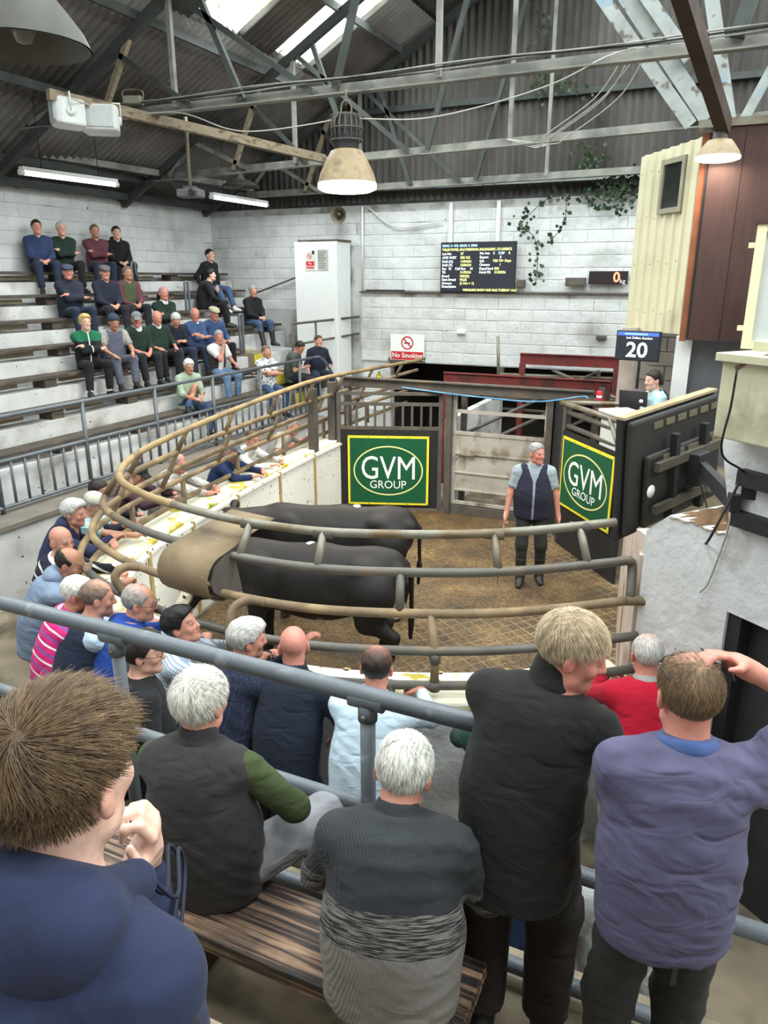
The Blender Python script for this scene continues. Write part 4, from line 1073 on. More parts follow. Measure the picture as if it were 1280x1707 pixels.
# conduits / battens on the back wall
for px in (750, 830):
    a = at(px, 335, y=14.3); b = at(px, 405, y=14.3)
    o = MB().box((a.x - 0.035, 14.36, b.z), (a.x + 0.035, 14.40, 4.9)).build('conduit_cover', M_WHITE, wb)
o = MB().tube([at(604, 345, y=14.33), at(604, 485, y=14.33)], 0.02, 8).build('conduit', M_PLASTIC, wb)
o = MB().tube(smooth_path([at(612, 345, y=14.36), at(660, 378, y=14.36), at(735, 370, y=14.36)], 8), 0.012, 6).build('cable', M_PLASTIC, wb)
# dark shed seen through the gap under the back wall
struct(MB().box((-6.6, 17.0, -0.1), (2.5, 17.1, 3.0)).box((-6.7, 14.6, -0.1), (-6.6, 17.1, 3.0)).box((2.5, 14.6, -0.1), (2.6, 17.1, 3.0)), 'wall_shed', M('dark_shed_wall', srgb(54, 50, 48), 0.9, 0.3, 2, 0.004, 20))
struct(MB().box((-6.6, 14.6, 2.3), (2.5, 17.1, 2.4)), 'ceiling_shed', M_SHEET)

# ------------------------------------------------------------------ roof
def corr_sheet(L, W, waves, amp, per=6):
    n = waves * per; V = []; F = []
    for i in range(n + 1):
        y = W * i / n; z = amp * math.cos(2 * math.pi * i / per)
        V += [(0, y, z), (L, y, z), (0, y, z + 0.008), (L, y, z + 0.008)]
    for i in range(n):
        a = i * 4; b = a + 4
        F += [(a, a + 1, b + 1, b), (a + 2, b + 2, b + 3, a + 3), (a, b, b + 2, a + 2), (a + 1, a + 3, b + 3, b + 1)]
    return MB().add(V, F, True).mesh('roof_sheet')
roof_x = [-10.9, -9.1, -7.3, -5.5, -3.7, -1.9, -0.4]
sl = math.atan(ROOF_S); cs = math.cos(sl)
M_SKY = None
def sky_mat():
    m, N, L, P = _nt('mossy_clear_sheet')
    out = N['Material Output']; tr = N.new('ShaderNodeBsdfTransparent'); tr.inputs['Color'].default_value = (0.92, 0.94, 0.92, 1)
    df = N.new('ShaderNodeBsdfDiffuse'); df.inputs['Color'].default_value = (*srgb(96, 96, 60), 1)
    g = N.new('ShaderNodeNewGeometry'); n = N.new('ShaderNodeTexNoise'); n.inputs['Scale'].default_value = 5; n.inputs['Detail'].default_value = 9; L.new(g.outputs['Position'], n.inputs['Vector'])
    r = _ramp(N, [(0.56, (0.02, 0.02, 0.02)), (0.74, (0.7, 0.7, 0.7))]); L.new(n.outputs['Fac'], r.inputs['Fac'])
    mx = N.new('ShaderNodeMixShader'); L.new(r.outputs['Color'], mx.inputs['Fac']); L.new(tr.outputs[0], mx.inputs[1]); L.new(df.outputs[0], mx.inputs[2]); L.new(mx.outputs[0], out.inputs['Surface'])
    return m
M_SKY = sky_mat()
ceil = empty('ceiling', (0, 0, 0), kind='structure')
LM = {}
for side in (0, 1):
    for ri in range(6):
        x0, x1 = roof_x[ri], roof_x[ri + 1]; L_ = (x1 - x0) / cs
        key = (side, round(L_, 3))
        if key not in LM:
            LM[key] = (corr_sheet(L_ + 0.12, 1.0, 7, 0.026), corr_sheet(L_ + 0.12, 1.0, 7, 0.026))
            LM[key][0].materials.append(M_SHEET); LM[key][1].materials.append(M_SKY)
        for c_ in range(-4, 15):
            y0 = c_ + 0.6 - 0.0 - 1.0 + 0.0
            y0 = c_ - 0.4
            if y0 > 14.5 or y0 < -3: continue
            cx = (x0 + x1) / 2 if side == 0 else 2 * RIDGE_X - (x0 + x1) / 2
            sky = any(abs(cx - sx) < 0.5 and abs(y0 + 0.5 - sy) < 0.3 for sx, sy in SKYLIGHTS)
            if side == 1 and not sky:
                continue
            o = link('roof_light_sheet' if sky else 'roof_sheet', LM[key][1 if sky else 0], None, ceil)
            if side == 0:
                o.location = (x0, y0, roof_z(x0) + 0.05); o.rotation_euler = (0, -sl, 0)
            else:
                xx = 2 * RIDGE_X - x0
                o.location = (xx, y0 + 1.0, roof_z(x0) + 0.05); o.rotation_euler = (0, -sl, R(180))
# far slope (out of sight) in one mesh with gaps for its roof lights
mb = MB()
for ri in range(6):
    for c_ in range(-2, 15):
        y0 = c_ - 0.4; xa, xb = 2 * RIDGE_X - roof_x[ri + 1], 2 * RIDGE_X - roof_x[ri]
        if any(abs((xa + xb) / 2 - sx) < 0.5 and abs(y0 + 0.5 - sy) < 0.3 for sx, sy in SKYLIGHTS): continue
        mb.add([(xa, y0, roof_z(xa) + 0.05), (xb, y0, roof_z(xb) + 0.05), (xb, y0 + 1, roof_z(xb) + 0.05), (xa, y0 + 1, roof_z(xa) + 0.05)], [(0, 1, 2, 3)])
mb.build('far_slope', M_SHEET, ceil)
# gable sheets
gab = empty('wall_gable', (0, 14.6, 4.9), kind='structure')
def gable_sheet(x0, x1, z0, z1):
    n = 42; V = []; F = []; cols = []
    for i in range(n + 1):
        x = x0 + (x1 - x0) * i / n; zt = min(z1, roof_z(x))
        if zt <= z0 + 0.02: zt = z0 + 0.02
        y = 0.024 * math.cos(2 * math.pi * i / 6)
        V += [(x, y, z0 - 4.9), (x, y, zt - 4.9)]
    for i in range(n): F.append((2 * i, 2 * i + 2, 2 * i + 3, 2 * i + 1))
    return MB().add(V, F, True).build('gable_sheet', M_GABLE, gab)
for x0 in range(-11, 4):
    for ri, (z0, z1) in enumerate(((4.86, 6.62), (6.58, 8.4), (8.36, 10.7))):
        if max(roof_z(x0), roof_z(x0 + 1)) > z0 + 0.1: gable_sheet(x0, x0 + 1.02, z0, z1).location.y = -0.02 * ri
MB().box((-10.5, -0.12, 1.66), (4, -0.02, 1.76)).build('girt', M_TRUSSD, gab)
MB().box((-10.8, -0.16, 0.28), (4, -0.05, 0.37)).build('girt', M_TRUSSB, gab)
MB().box((-10.8, -0.14, 0.0), (4, -0.03, 0.07)).build('girt', M_TRUSSD, gab)

# purlins and trusses
for x in (-10.2, -8.85, -7.45, -6.1, -4.75, -3.4, -2.05, -0.8):
    o = MB().beam((x, -3, roof_z(x) - 0.06), (x, 14.5, roof_z(x) - 0.06), 0.05, 0.11).build('purlin', M_TRUSSD, ceil)
def truss(y, zc, zc2, label):
    t_ = empty('roof_truss', (-5.0, y, zc), 0, label, 'roof truss')
    Q = lambda x, z: (x + 5.0, 0, z - zc)
    zz = lambda x: zc + (zc2 - zc) * (x + 10.8) / 10.8
    xl = -10.75; rz = lambda x: roof_z(x) - 0.16
    MB().beam(Q(xl, rz(xl)), Q(RIDGE_X, rz(RIDGE_X)), 0.10, 0.12).build('rafter', M_TRUSSD, t_)
    MB().beam(Q(RIDGE_X, rz(RIDGE_X)), Q(6, rz(6)), 0.10, 0.12).build('rafter', M_TRUSSD, t_)
    mb = MB(); mb.angle(Q(xl, zz(xl)), Q(6, zz(6)), 0.13, 0.016); mb.build('tie_chord', M_TRUSS, t_)
    for x in (-6.95, -3.3): MB().angle(Q(x, zz(x)), Q(x, rz(x)), 0.06, 0.010, up=(0, 1, 0)).build('hanger', M_TRUSS, t_)
    for xa, xb, m_ in ((-9.0, -7.9, 0), (-7.9, -6.7, 1), (-6.9, -4.9, 1), (-8.9, -9.6, 0)):
        MB().angle(Q(xa, rz(xa)), Q(xb, zz(xb)), 0.07, 0.010, up=(0, 1, 0)).build('web_member', (M_TRUSS, M_TRUSSD)[m_ % 2], t_)
    for xa, xb in ((-8.2, -7.6), (-5.9, -6.6), (-4.6, -3.6)):
        MB().angle(Q(xa, zz(xa)), Q(xb, rz(xb)), 0.07, 0.010, up=(0, 1, 0)).build('web_member', M_TIMBER if xa == -8.2 else M_TRUSSD, t_)
    return t_, Q, zz
tr1, Q1, z1f = truss(8.7, 5.65, 5.66, 'nearest roof truss, grey tie bar with bundled cables')
tr2, Q2, z2f = truss(11.7, 5.26, 5.52, 'middle roof truss, pale tie bar behind the hanging lamp')
tr3, Q3, z3f = truss(14.15, 5.18, 5.28, 'farthest roof truss, thin tie bar against the gable')
# fan of flaking blue members by the auction box
def pt(px, py, y): return at(px, py, y=y)
def web(tr, y, a, b, w, mat, nm='web_member'):
    A_, B_ = pt(*a, y), pt(*b, y)
    o = tr.location
    MB().beam(A_ - o, B_ - o, w, w * 0.8, up=(0, 1, 0)).build(nm, mat, tr)
web(tr2, 11.7, (985, -30), (1152, 210), 0.16, M_TRUSSB); web(tr2, 11.75, (1020, -40), (1180, 200), 0.20, M_TRUSSB)
web(tr2, 11.7, (1178, -60), (1215, 200), 0.17, M_TRUSSB); web(tr2, 11.7, (1300, 90), (1240, 200), 0.12, M_TRUSSB)
web(tr2, 11.6, (1060, -30), (1150, 100), 0.16, M_TRUSSB)
web(tr1, 8.7, (1265, -40), (1228, 62), 0.14, M_TRUSSD)
o = MB().beam(pt(1128, -40, 7.2), pt(1207, 212, 9.32), 0.13, 0.16).build('ridge_hung_beam', M('dark_brown_timber', srgb(58, 44, 38), 0.8, 0.3, 4, 0.002, 40))
tag(o, 'dark brown timber beam slanting down to the lit lamp at upper right', 'beam')

o = MB().beam(at(-60, 236, z=5.42), at(420, 314, z=5.30), 0.09, 0.10).build('longitudinal_tie', M_TRUSS); tag(o, 'grey steel tie running along the hall above the far stand', 'beam')
MB().beam((-10.62, 2.0, 4.98), (-10.62, 14.4, 4.98), 0.09, 0.12).build('wall_plate', M_TRUSSD, ceil)

struct(MB().prism([(-10.9, -3.0, 0.9), (10.1, -3.0, 0.9), (10.1, -3.0, 5.0), (RIDGE_X, -3.0, roof_z(RIDGE_X)), (-10.9, -3.0, 5.0)], (0, 0, 0), (0, -0.2, 0)), 'wall_near', M_MORTAR)  # unseen hall end behind the camera, added to block sky fill
struct(MB().box((10.0, -3.0, 0.0), (10.2, 14.6, 5.05)), 'wall_right', M_MORTAR)  # unseen side of the hall, added to keep open sky light out
struct(MB().box((4.0, -3.0, -0.12), (10.1, 14.5, 0.0)), 'floor_side', M_TREAD)
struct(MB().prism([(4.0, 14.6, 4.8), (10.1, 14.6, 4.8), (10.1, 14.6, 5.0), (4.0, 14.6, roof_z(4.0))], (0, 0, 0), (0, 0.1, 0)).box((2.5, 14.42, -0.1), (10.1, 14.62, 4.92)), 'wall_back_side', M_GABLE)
# ------------------------------------------------------------------ lettering
def islands(me):
    par = list(range(len(me.vertices)))
    def find(a):
        while par[a] != a: par[a] = par[par[a]]; a = par[a]
        return a
    for e in me.edges:
        a, b = find(e.vertices[0]), find(e.vertices[1])
        if a != b: par[a] = b
    gr = {}
    for f in me.polygons: gr.setdefault(find(f.vertices[0]), []).append(list(f.vertices))
    out = []
    for fs in gr.values():
        ids = sorted({v for f in fs for v in f}); mp = {v: i for i, v in enumerate(ids)}
        m2 = bpy.data.meshes.new('letter'); m2.from_pydata([tuple(me.vertices[v].co) for v in ids], [], [[mp[v] for v in f] for f in fs]); m2.update(); out.append(m2)
    return out
def text(parent, s, x, y, z, size, mat, align='CENTER', name='lettering', sx=1.0, ext=0.0015, bold=0.0, split=False, fit=None):
    """upright lettering on a board whose face looks along local -y"""
    cu = bpy.data.curves.new(name, 'FONT'); cu.body = s; cu.size = size; cu.align_x = align; cu.align_y = 'CENTER'; cu.extrude = ext; cu.resolution_u = 3; cu.offset = bold
    cu.materials.append(mat)
    tmp = bpy.data.objects.new(name, cu); me = bpy.data.meshes.new_from_object(tmp); bpy.data.objects.remove(tmp)
    if not me.materials: me.materials.append(mat)
    if fit:            # stretch to a given width and cap height
        vs = [v.co for v in me.vertices]; x0, x1 = min(v.x for v in vs), max(v.x for v in vs); y0, y1 = min(v.y for v in vs), max(v.y for v in vs)
        for v in me.vertices: v.co.x = (v.co.x - (x0 + x1) / 2) * fit[0] / (x1 - x0); v.co.y = (v.co.y - (y0 + y1) / 2) * fit[1] / (y1 - y0)
        sx = 1.0
    if split:
        for m2 in islands(me):
            q = link('letter', m2, mat, parent); q.location = (x, y, z); q.rotation_euler = (R(90), 0, 0); q.scale = (sx, 1, 1)
        return None
    o = bpy.data.objects.new(name, me); COL.objects.link(o); o.parent = parent; o['kind'] = 'stuff'
    o.location = (x, y, z); o.rotation_euler = (R(90), 0, 0); o.scale = (sx, 1, 1)
    return o
def ring_flat(parent, name, cx, cz, a, b, w, y, mat, n=64, t=0.002):
    V = []; F = []
    for i in range(n):
        q = 2 * math.pi * i / n
        for k in (1.0, 0.0):
            for yy in (y, y - t):
                V.append((cx + (a - w * k) * math.cos(q), yy, cz + (b - w * k) * math.sin(q)))
    for i in range(n):
        p = i * 4; r_ = ((i + 1) % n) * 4
        F += [(p + 1, r_ + 1, r_ + 3, p + 3), (p, p + 1, r_ + 1, r_), (p + 2, r_ + 2, r_ + 3, p + 3)]
    return MB().add(V, F).build(name, mat, parent)
M_GREEN = M('sign_green', srgb(18, 84, 54), 0.45, 0.08)
M_YEL = M('sign_yellow', srgb(240, 220, 40), 0.5, 0.06)
M_CREAM = M('sign_cream', srgb(232, 226, 150), 0.5, 0.04)
M_SWHITE = M('sign_white', srgb(236, 238, 236), 0.5, 0.03)
M_SRED = M('sign_red', srgb(196, 22, 34), 0.5, 0.05)
M_SBLK = M('sign_black', (0.01, 0.01, 0.01), 0.5, 0.05)
def gvm_sign(loc, rz, w, h, label):
    t_ = empty('auction_sign', loc, rz, label, 'sign')
    MB().box((-w / 2, -0.012, -h / 2), (w / 2, 0.0, h / 2)).build('border', M_YEL, t_)
    MB().box((-w / 2 + 0.035, -0.016, -h / 2 + 0.035), (w / 2 - 0.035, -0.0115, h / 2 - 0.035)).build('green_panel', M_GREEN, t_)
    ring_flat(t_, 'oval', 0, 0, w * 0.43, h * 0.36, 0.020, -0.0165, M_CREAM)
    text(t_, 'GVM', 0, -0.0175, h * 0.045, h * 0.31, M_SWHITE, split=True, fit=(0.66 * w, 0.335 * h))
    text(t_, 'GROUP', 0, -0.0175, -h * 0.20, h * 0.135, M_SWHITE, split=True, fit=(0.45 * w, 0.115 * h))
    for i in range(5):
        for k_ in (-1, 1):
            MB().lathe([(0.008, 0), (0.006, 0.004), (0, 0.005)], (-w / 2 + 0.017 + i * (w - 0.034) / 4, -0.012, k_ * (h / 2 - 0.017)), 8, axis=(0, -1, 0)).build('screw', M_SBLK, t_)
    return t_
# ------------------------------------------------------------------ gates at the back of the ring
GA, GB = Vector((-5.37, 9.95, 0)), Vector((-3.73, 10.55, 0)); ga = math.atan2(GB.y - GA.y, GB.x - GA.x); gl = (GB - GA).length
g1 = empty('sign_gate', GA, ga, 'grey barred gate behind the left green sign', 'gate')
MB().box((0.06, 0.0, 0.06), (gl - 0.1, 0.03, 1.30)).build('board', M_BLACK, g1)
for x in (0.06, gl - 0.12): MB().box((x - 0.03, -0.01, 0.0), (x + 0.03, 0.05, 1.88)).build('upright', M_STEEL, g1)
for z in (1.33, 1.70, 1.86): MB().box((0.06, 0.0, z - 0.025), (gl - 0.12, 0.04, z + 0.025)).build('crossbar', M_STEEL, g1)
for i in range(10): MB().box((0.18 + i * 0.142, 0.005, 1.33), (0.215 + i * 0.142, 0.035, 1.70)).build('bar', M_STEEL, g1)
n_ = Vector((math.sin(ga), -math.cos(ga), 0))
c_ = GA.lerp(GB, 0.475) + n_ * 0.02
gvm_sign((c_.x, c_.y, 0.665), ga, 1.26, 1.10, 'large green and yellow oval-logo sign left of the pale metal gate')
for (x, y, nm) in ((-5.36, 9.27, 'tall steel post inside the white ring wall'), (-5.42, 9.98, 'tall steel gate post at the left end of the header beam')):
    t_ = empty('steel_post', (x, y, 0), 0, nm, 'post')
    MB().box((-0.055, -0.055, 0), (0.055, 0.055, 2.02)).build('shaft', M_STEEL, t_); MB().box((-0.09, -0.09, 0.012), (0.09, 0.09, 0.03)).build('base_plate', M_STEEL, t_)
hb = empty('header_beam', (-3.6, 10.5, 1.9), 0, 'long dusty grey steel beam spanning above the ring gates', 'beam')
MB().box((-1.95, -0.06, 0.0), (2.0, 0.06, 0.018)).box((-1.95, -0.06, 0.13), (2.0, 0.06, 0.148)).box((-1.95, -0.008, 0.0), (2.0, 0.008, 0.14)).build('flanged_beam', M_STEEL, hb)
for x in (-1.82, -0.1, 1.42): MB().box((x - 0.045, -0.045, -1.9), (x + 0.045, 0.045, 0.0)).build('post', M_STEEL, hb)
o = MB().tube(smooth_path([(-4.45, 10.42, 1.94), (-3.4, 10.41, 1.88), (-2.4, 10.41, 1.86), (-1.75, 10.35, 1.98), (-1.6, 10.0, 2.02)], 8), 0.012, 6).build('blue_rope', M('blue_rope', srgb(70, 140, 190), 0.7)); tag(o, 'thin blue rope strung along the header beam', 'rope')
g2 = empty('metal_gate', (-3.66, 10.56, 0.16), 0, 'pale galvanised gate with sheeted lower half, behind the man in the ring', 'gate')
M_GATE = M('pale_galvanised', srgb(176, 170, 160), 0.55, 0.15, 4, 0.002, 40, dirt=srgb(120, 104, 84), dscale=3.2, dthr=(0.52, 0.68), metal=0.15)
for x in (0.03, 1.43): MB().box((x - 0.03, -0.025, 0.0), (x + 0.03, 0.025, 1.76)).build('upright', M_GATE, g2)
for z in (0.03, 1.73, 1.46, 1.13): MB().box((0.0, -0.022, z - 0.024), (1.46, 0.022, z + 0.024)).build('crossbar', M_GATE, g2)
for z0, z1_ in ((0.24, 0.50), (0.515, 0.80), (0.815, 1.11)):
    MB().box((0.05, -0.010, z0), (1.42, 0.010, z1_)).box((0.05, -0.03, z0 - 0.014), (1.42, 0.012, z0 + 0.014)).build('sheet_panel', M_GATE, g2, 0.004)
MB().tube([(0.10, -0.05, 0.80), (0.36, -0.05, 0.80)], 0.014, 8).tube([(0.12, -0.05, 0.80), (0.10, -0.08, 0.72)], 0.010, 8).build('bolt', M_GALV, g2)
MB().tube([(1.43, -0.05, 1.05), (1.43, -0.05, 1.22)], 0.016, 8).build('latch', M_GALV, g2)
o = MB().box((-3.75, 10.5, 0.0), (-2.15, 10.62, 0.15)).build('gate_sill', M_STEEL); tag(o, 'low muddy sill under the pale galvanised gate', 'sill')
o = MB().beam((-2.14, 10.56, 0.95), (-1.84, 10.0, 0.95), 0.04, 1.9).build('black_side_panel', M_BLACK); tag(o, 'tall black panel right of the pale galvanised gate', 'panel')
# right panel with its sign and top rails
RA, RB = Vector((-1.86, 9.85, 0)), Vector((-0.92, 8.65, 0)); ra = math.atan2(RB.y - RA.y, RB.x - RA.x); rl = (RB - RA).length
pr = empty('ring_side_panel', RA, ra, 'black boarded ring panel behind the right green sign with grey rails on top', 'panel')
MB().box((0, 0, 0.0), (rl, 0.04, 1.60)).build('board', M_BLACK, pr)
MB().box((-0.04, 0.0, 0.0), (0.04, 0.08, 1.95)).build('post', M_STEEL, pr)
for z in (1.66, 1.84): MB().tube([(0, 0.04, z), (rl, 0.04, z)], 0.035, 10).build('rail', M_STEEL, pr)
MB().tube([(-0.1, 0.0, 1.95), (rl, 0.02, 1.96)], 0.035, 10).tube([(-0.1, 0.0, 1.95), (0.62, 0.9, 2.0)], 0.032, 10).tube([(rl * 0.75, 0.0, 1.95), (rl * 1.0, -0.02, 1.55)], 0.03, 10).build('top_rail', M_GALV, pr)
n2 = Vector((math.sin(ra), -math.cos(ra), 0)); c_ = RA.lerp(RB, 0.47) + n2 * 0.015
gvm_sign((c_.x, c_.y, 1.07), ra, 1.30, 0.94, 'green and yellow oval-logo sign on the black panel right of the ring man')
# pens beyond the gates
def red_frame(x0, x1, y, z, h, label, leg0=True):
    t_ = empty('red_frame', (x0, y, 0), 0, label, 'steel frame')
    MB().box((0, -0.05, z - h), (x1 - x0, 0.05, z - h + 0.015)).box((0, -0.05, z - 0.015), (x1 - x0, 0.05, z)).box((0, -0.006, z - h), (x1 - x0, 0.006, z)).build('beam', M_RED, t_)
    for x in (0.05, x1 - x0 - 0.05): MB().box((x - 0.05, -0.05, 0), (x + 0.05, 0.05, z - h)).build('leg', M_RED, t_)
    return t_
red_frame(-4.42, -1.61, 12.2, 1.98, 0.23, 'red steel portal frame above the pens, nearer of two')
red_frame(-3.5, -1.70, 13.8, 2.20, 0.20, 'red steel portal frame at the back wall, farther of two')
pen = empty('pen_rails', (-3.0, 12.5, 0), 0, 'tangle of grey pen rails beyond the galvanised gate', 'pen')
for a, b in (((-0.6, -1.6, 1.2), (0.9, 1.6, 1.9)), ((-0.6, -1.6, 0.9), (0.9, 1.6, 1.55)), ((-0.4, -1.2, 1.75), (1.3, 0.2, 1.72)), ((0.1, 1.4, 1.9), (1.4, 0.3, 1.62)), ((-0.9, 1.2, 1.8), (1.3, 1.6, 1.78)),
             ((-0.6, -0.1, 1.55), (1.3, 0.9, 1.5)), ((-0.6, -1.6, 0.5), (0.9, 1.6, 1.1)), ((-0.9, 1.5, 1.5), (1.3, 1.5, 1.5)), ((-0.9, 1.5, 1.1), (1.3, 1.5, 1.1))):
    MB().tube([a, b], 0.03, 8).build('rail', M_GALV if a[2] > 1.5 else M_STEEL, pen)
for x, y in ((-0.6, -1.6), (0.9, 1.55), (-0.9, 1.5), (1.3, 1.5), (1.3, -0.6)): MB().box((x - 0.04, y - 0.04, 0), (x + 0.04, y + 0.04, 1.9)).build('post', M_STEEL, pen)
struct(MB().box((-3.86, 10.75, 0), (-3.74, 13.6, 1.45)), 'wall_race', M_STEP)
o = MB().tube([at(830, 560, y=13.4), at(831, 640, y=13.4)], 0.03, 8).build('galvanised_pipe_post', M_GALV); tag(o, 'bare upright galvanised pipe in front of the back wall', 'post')
o = MB().box((-6.42, 14.30, 1.86), (-5.62, 14.36, 1.95)).build('door_lintel', M_STEEL); tag(o, 'grey lintel over the dark doorway under the no smoking sign', 'lintel')
for x in (-6.42, -5.68): o.data  # lintel only

# ------------------------------------------------------------------ signs on the back wall
def prohibition(parent, cx, cz, r, y):
    ring_flat(parent, 'red_ring', cx, cz, r, r, r * 0.2, y, M_SRED, 36)
    MB().beam((cx - r * 0.62, y - 0.001, cz + r * 0.62), (cx + r * 0.62, y - 0.001, cz - r * 0.62), 0.002, r * 0.2, up=(1, 0, 1)).build('red_bar', M_SRED, parent)
    MB().box((cx - r * 0.5, y - 0.0008, cz - r * 0.12), (cx + r * 0.45, y, cz + r * 0.06)).build('cigarette', M_SBLK, parent)
ns = empty('no_smoking_sign', (at(679, 578, y=14.3).x, 14.30, 2.17), 0, 'white and red No Smoking sign on the back wall above the dark doorway', 'sign')
MB().box((-0.375, -0.01, -0.26), (0.375, 0, 0.26)).build('board', M_SWHITE, ns)
MB().box((-0.355, -0.014, -0.25), (0.355, -0.009, -0.085)).build('red_band', M_SRED, ns)
text(ns, 'No Smoking', 0, -0.0145, -0.165, 0.135, M_SWHITE, bold=0.002, split=True); prohibition(ns, 0, 0.09, 0.135, -0.011)
ws = empty('warning_sign', (at(632, 626, y=14.4).x, 14.40, at(632, 626, y=14.4).z), 0, 'small yellow triangle warning sign beside the dark doorway', 'sign')
MB().prism([(-0.10, -0.008, -0.08), (0.10, -0.008, -0.08), (0, -0.008, 0.10)], (0, 0, 0), (0, 0.008, 0)).build('black_triangle', M_SBLK, ws)
MB().prism([(-0.075, -0.010, -0.066), (0.075, -0.010, -0.066), (0, -0.010, 0.072)], (0, 0, 0), (0, 0.003, 0)).build('yellow_triangle', M_YEL, ws)
text(ws, '!', 0, -0.0115, -0.01, 0.12, M_SBLK, bold=0.003)

# ------------------------------------------------------------------ big board screen
E_W = M_emit('screen_white', (0.85, 0.93, 1.0), 1.0); E_Y = M_emit('screen_yellow', (0.95, 0.95, 0.30), 0.9); E_B = M_emit('screen_blue', (0.45, 0.75, 1.0), 1.0); E_BK = M_emit('screen_dark', (0.010, 0.012, 0.022), 0.35)
a = at(735, 405, y=14.25); b = at(857, 487, y=14.25); tw, thh = b.x - a.x, a.z - b.z + 0.02
tv = empty('sale_screen', ((a.x + b.x) / 2, 14.25, (a.z + b.z) / 2), 0, 'wide black wall screen listing the lot details in yellow and white', 'screen')
MB().box((-tw / 2, 0, -thh / 2), (tw / 2, 0.05, thh / 2)).build('case', M_BLACK, tv, 0.008)
MB().box((-tw / 2 + 0.015, -0.004, -thh / 2 + 0.015), (tw / 2 - 0.015, 0.002, thh / 2 - 0.015)).build('screen', E_BK, tv)
MB().box((-0.3, 0.05, -0.2), (0.3, 0.10, 0.2)).build('wall_bracket', M_STEEL, tv)
def line(s, fx, fz, m, size=0.062, sx=1.0): text(tv, s, -tw / 2 + 0.02 + fx * (tw - 0.04), -0.006, thh / 2 - 0.02 - fz * (thh - 0.04), size, m, 'LEFT', sx=sx, ext=0.0004, bold=0.0012)
for s_, fx, fz, m_ in (('RING 3: 418. RING 4: 5096', 0.01, 0.055, E_B), ('Lot No', 0.01, 0.22, E_W), ('27', 0.265, 0.22, E_Y), ('No Ans', 0.53, 0.215, E_W), ('2', 0.71, 0.215, E_W), ('ICBF', 0.78, 0.215, E_B), ('0', 0.915, 0.215, E_Y),
                       ('AVG WGT', 0.01, 0.30, E_W), ('585 KG', 0.265, 0.30, E_Y), ('Export', 0.53, 0.295, E_W), ('R', 0.80, 0.295, E_W), ('DoB (O)', 0.01, 0.38, E_W), ('14/04/24', 0.265, 0.38, E_Y), ('QA', 0.53, 0.375, E_W), ('YES 70+ Days', 0.71, 0.37, E_Y),
                       ('DoB (Y)', 0.01, 0.455, E_W), ('15/06/24', 0.265, 0.455, E_Y), ('Owners', 0.53, 0.45, E_W), ('1', 0.80, 0.45, E_W), ('Sex', 0.01, 0.53, E_W), ('M', 0.105, 0.53, E_W), ('Calf Reg', 0.195, 0.53, E_W), ('N', 0.405, 0.53, E_W), ('Days/Herd', 0.53, 0.53, E_W), ('803', 0.735, 0.53, E_Y),
                       ('TB', 0.01, 0.605, E_W), ('31/03/26', 0.265, 0.605, E_Y), ('Herd-TB', 0.53, 0.605, E_W), ('31/03/26', 0.735, 0.605, E_Y), ('Breed', 0.01, 0.685, E_W), ('HEX(2)', 0.265, 0.685, E_Y), ('Dam Breed', 0.01, 0.76, E_W), ('FR(2)', 0.265, 0.76, E_Y),
                       ('Owners', 0.01, 0.835, E_W), ('(2 Ans = 1)', 0.265, 0.835, E_Y), ('Description', 0.01, 0.905, E_W)):
    line(s_, fx, fz, m_)
line('WILLIE POWER, BALLYGRENNAN, BALLINGARRY, CO LIMERICK', 0.01, 0.135, E_Y, 0.062, 0.78)
line('WEANLING SHOW AND SALE TUESDAY 11th /', 0.31, 0.975, E_Y, 0.060, 0.86)
# weight display
a = at(982, 452, y=14.28); b = at(1045, 474, y=14.28)
wd = empty('weight_display', ((a.x + b.x) / 2, 14.28, (a.z + b.z) / 2), 0, 'black weight display with a red glowing zero on the back wall', 'display'); ww, wh = b.x - a.x, a.z - b.z
MB().box((-ww / 2, 0, -wh / 2), (ww / 2, 0.08, wh / 2)).build('case', M('dark_maroon_case', srgb(36, 22, 26), 0.4), wd, 0.006)
text(wd, '0', ww * 0.22, -0.004, 0.0, 0.24, M_emit('red_digit', (1.0, 0.22, 0.10), 2.5), bold=0.004); text(wd, 'kg', ww * 0.38, -0.004, -0.06, 0.11, M_SWHITE)
# small boxes on the back wall
for px, py, w_, h_, lb in ((868, 473, 0.16, 0.14, 'dark junction box on the wall right of the wide screen'), (959, 470, 0.36, 0.15, 'pair of grey switch boxes left of the weight display'), (768, 554, 0.17, 0.07, 'small white junction box low on the back wall'), (1002, 563, 0.18, 0.07, 'small grimy fitting on the back wall below the weight display')):
    p = at(px, py, y=14.3); t_ = empty('junction_box', (p.x, 14.3, p.z), 0, lb, 'junction box')
    m_ = M_WHITE if 'white' in lb else M_STEEL
    MB().box((-w_ / 2, -0.03, -h_ / 2), (w_ / 2, 0.06, h_ / 2)).build('box', m_, t_, 0.008)
    MB().box((-w_ / 2 + 0.02, -0.036, -h_ / 2 + 0.02), (w_ / 2 - 0.02, -0.029, h_ / 2 - 0.02)).build('lid', m_, t_)

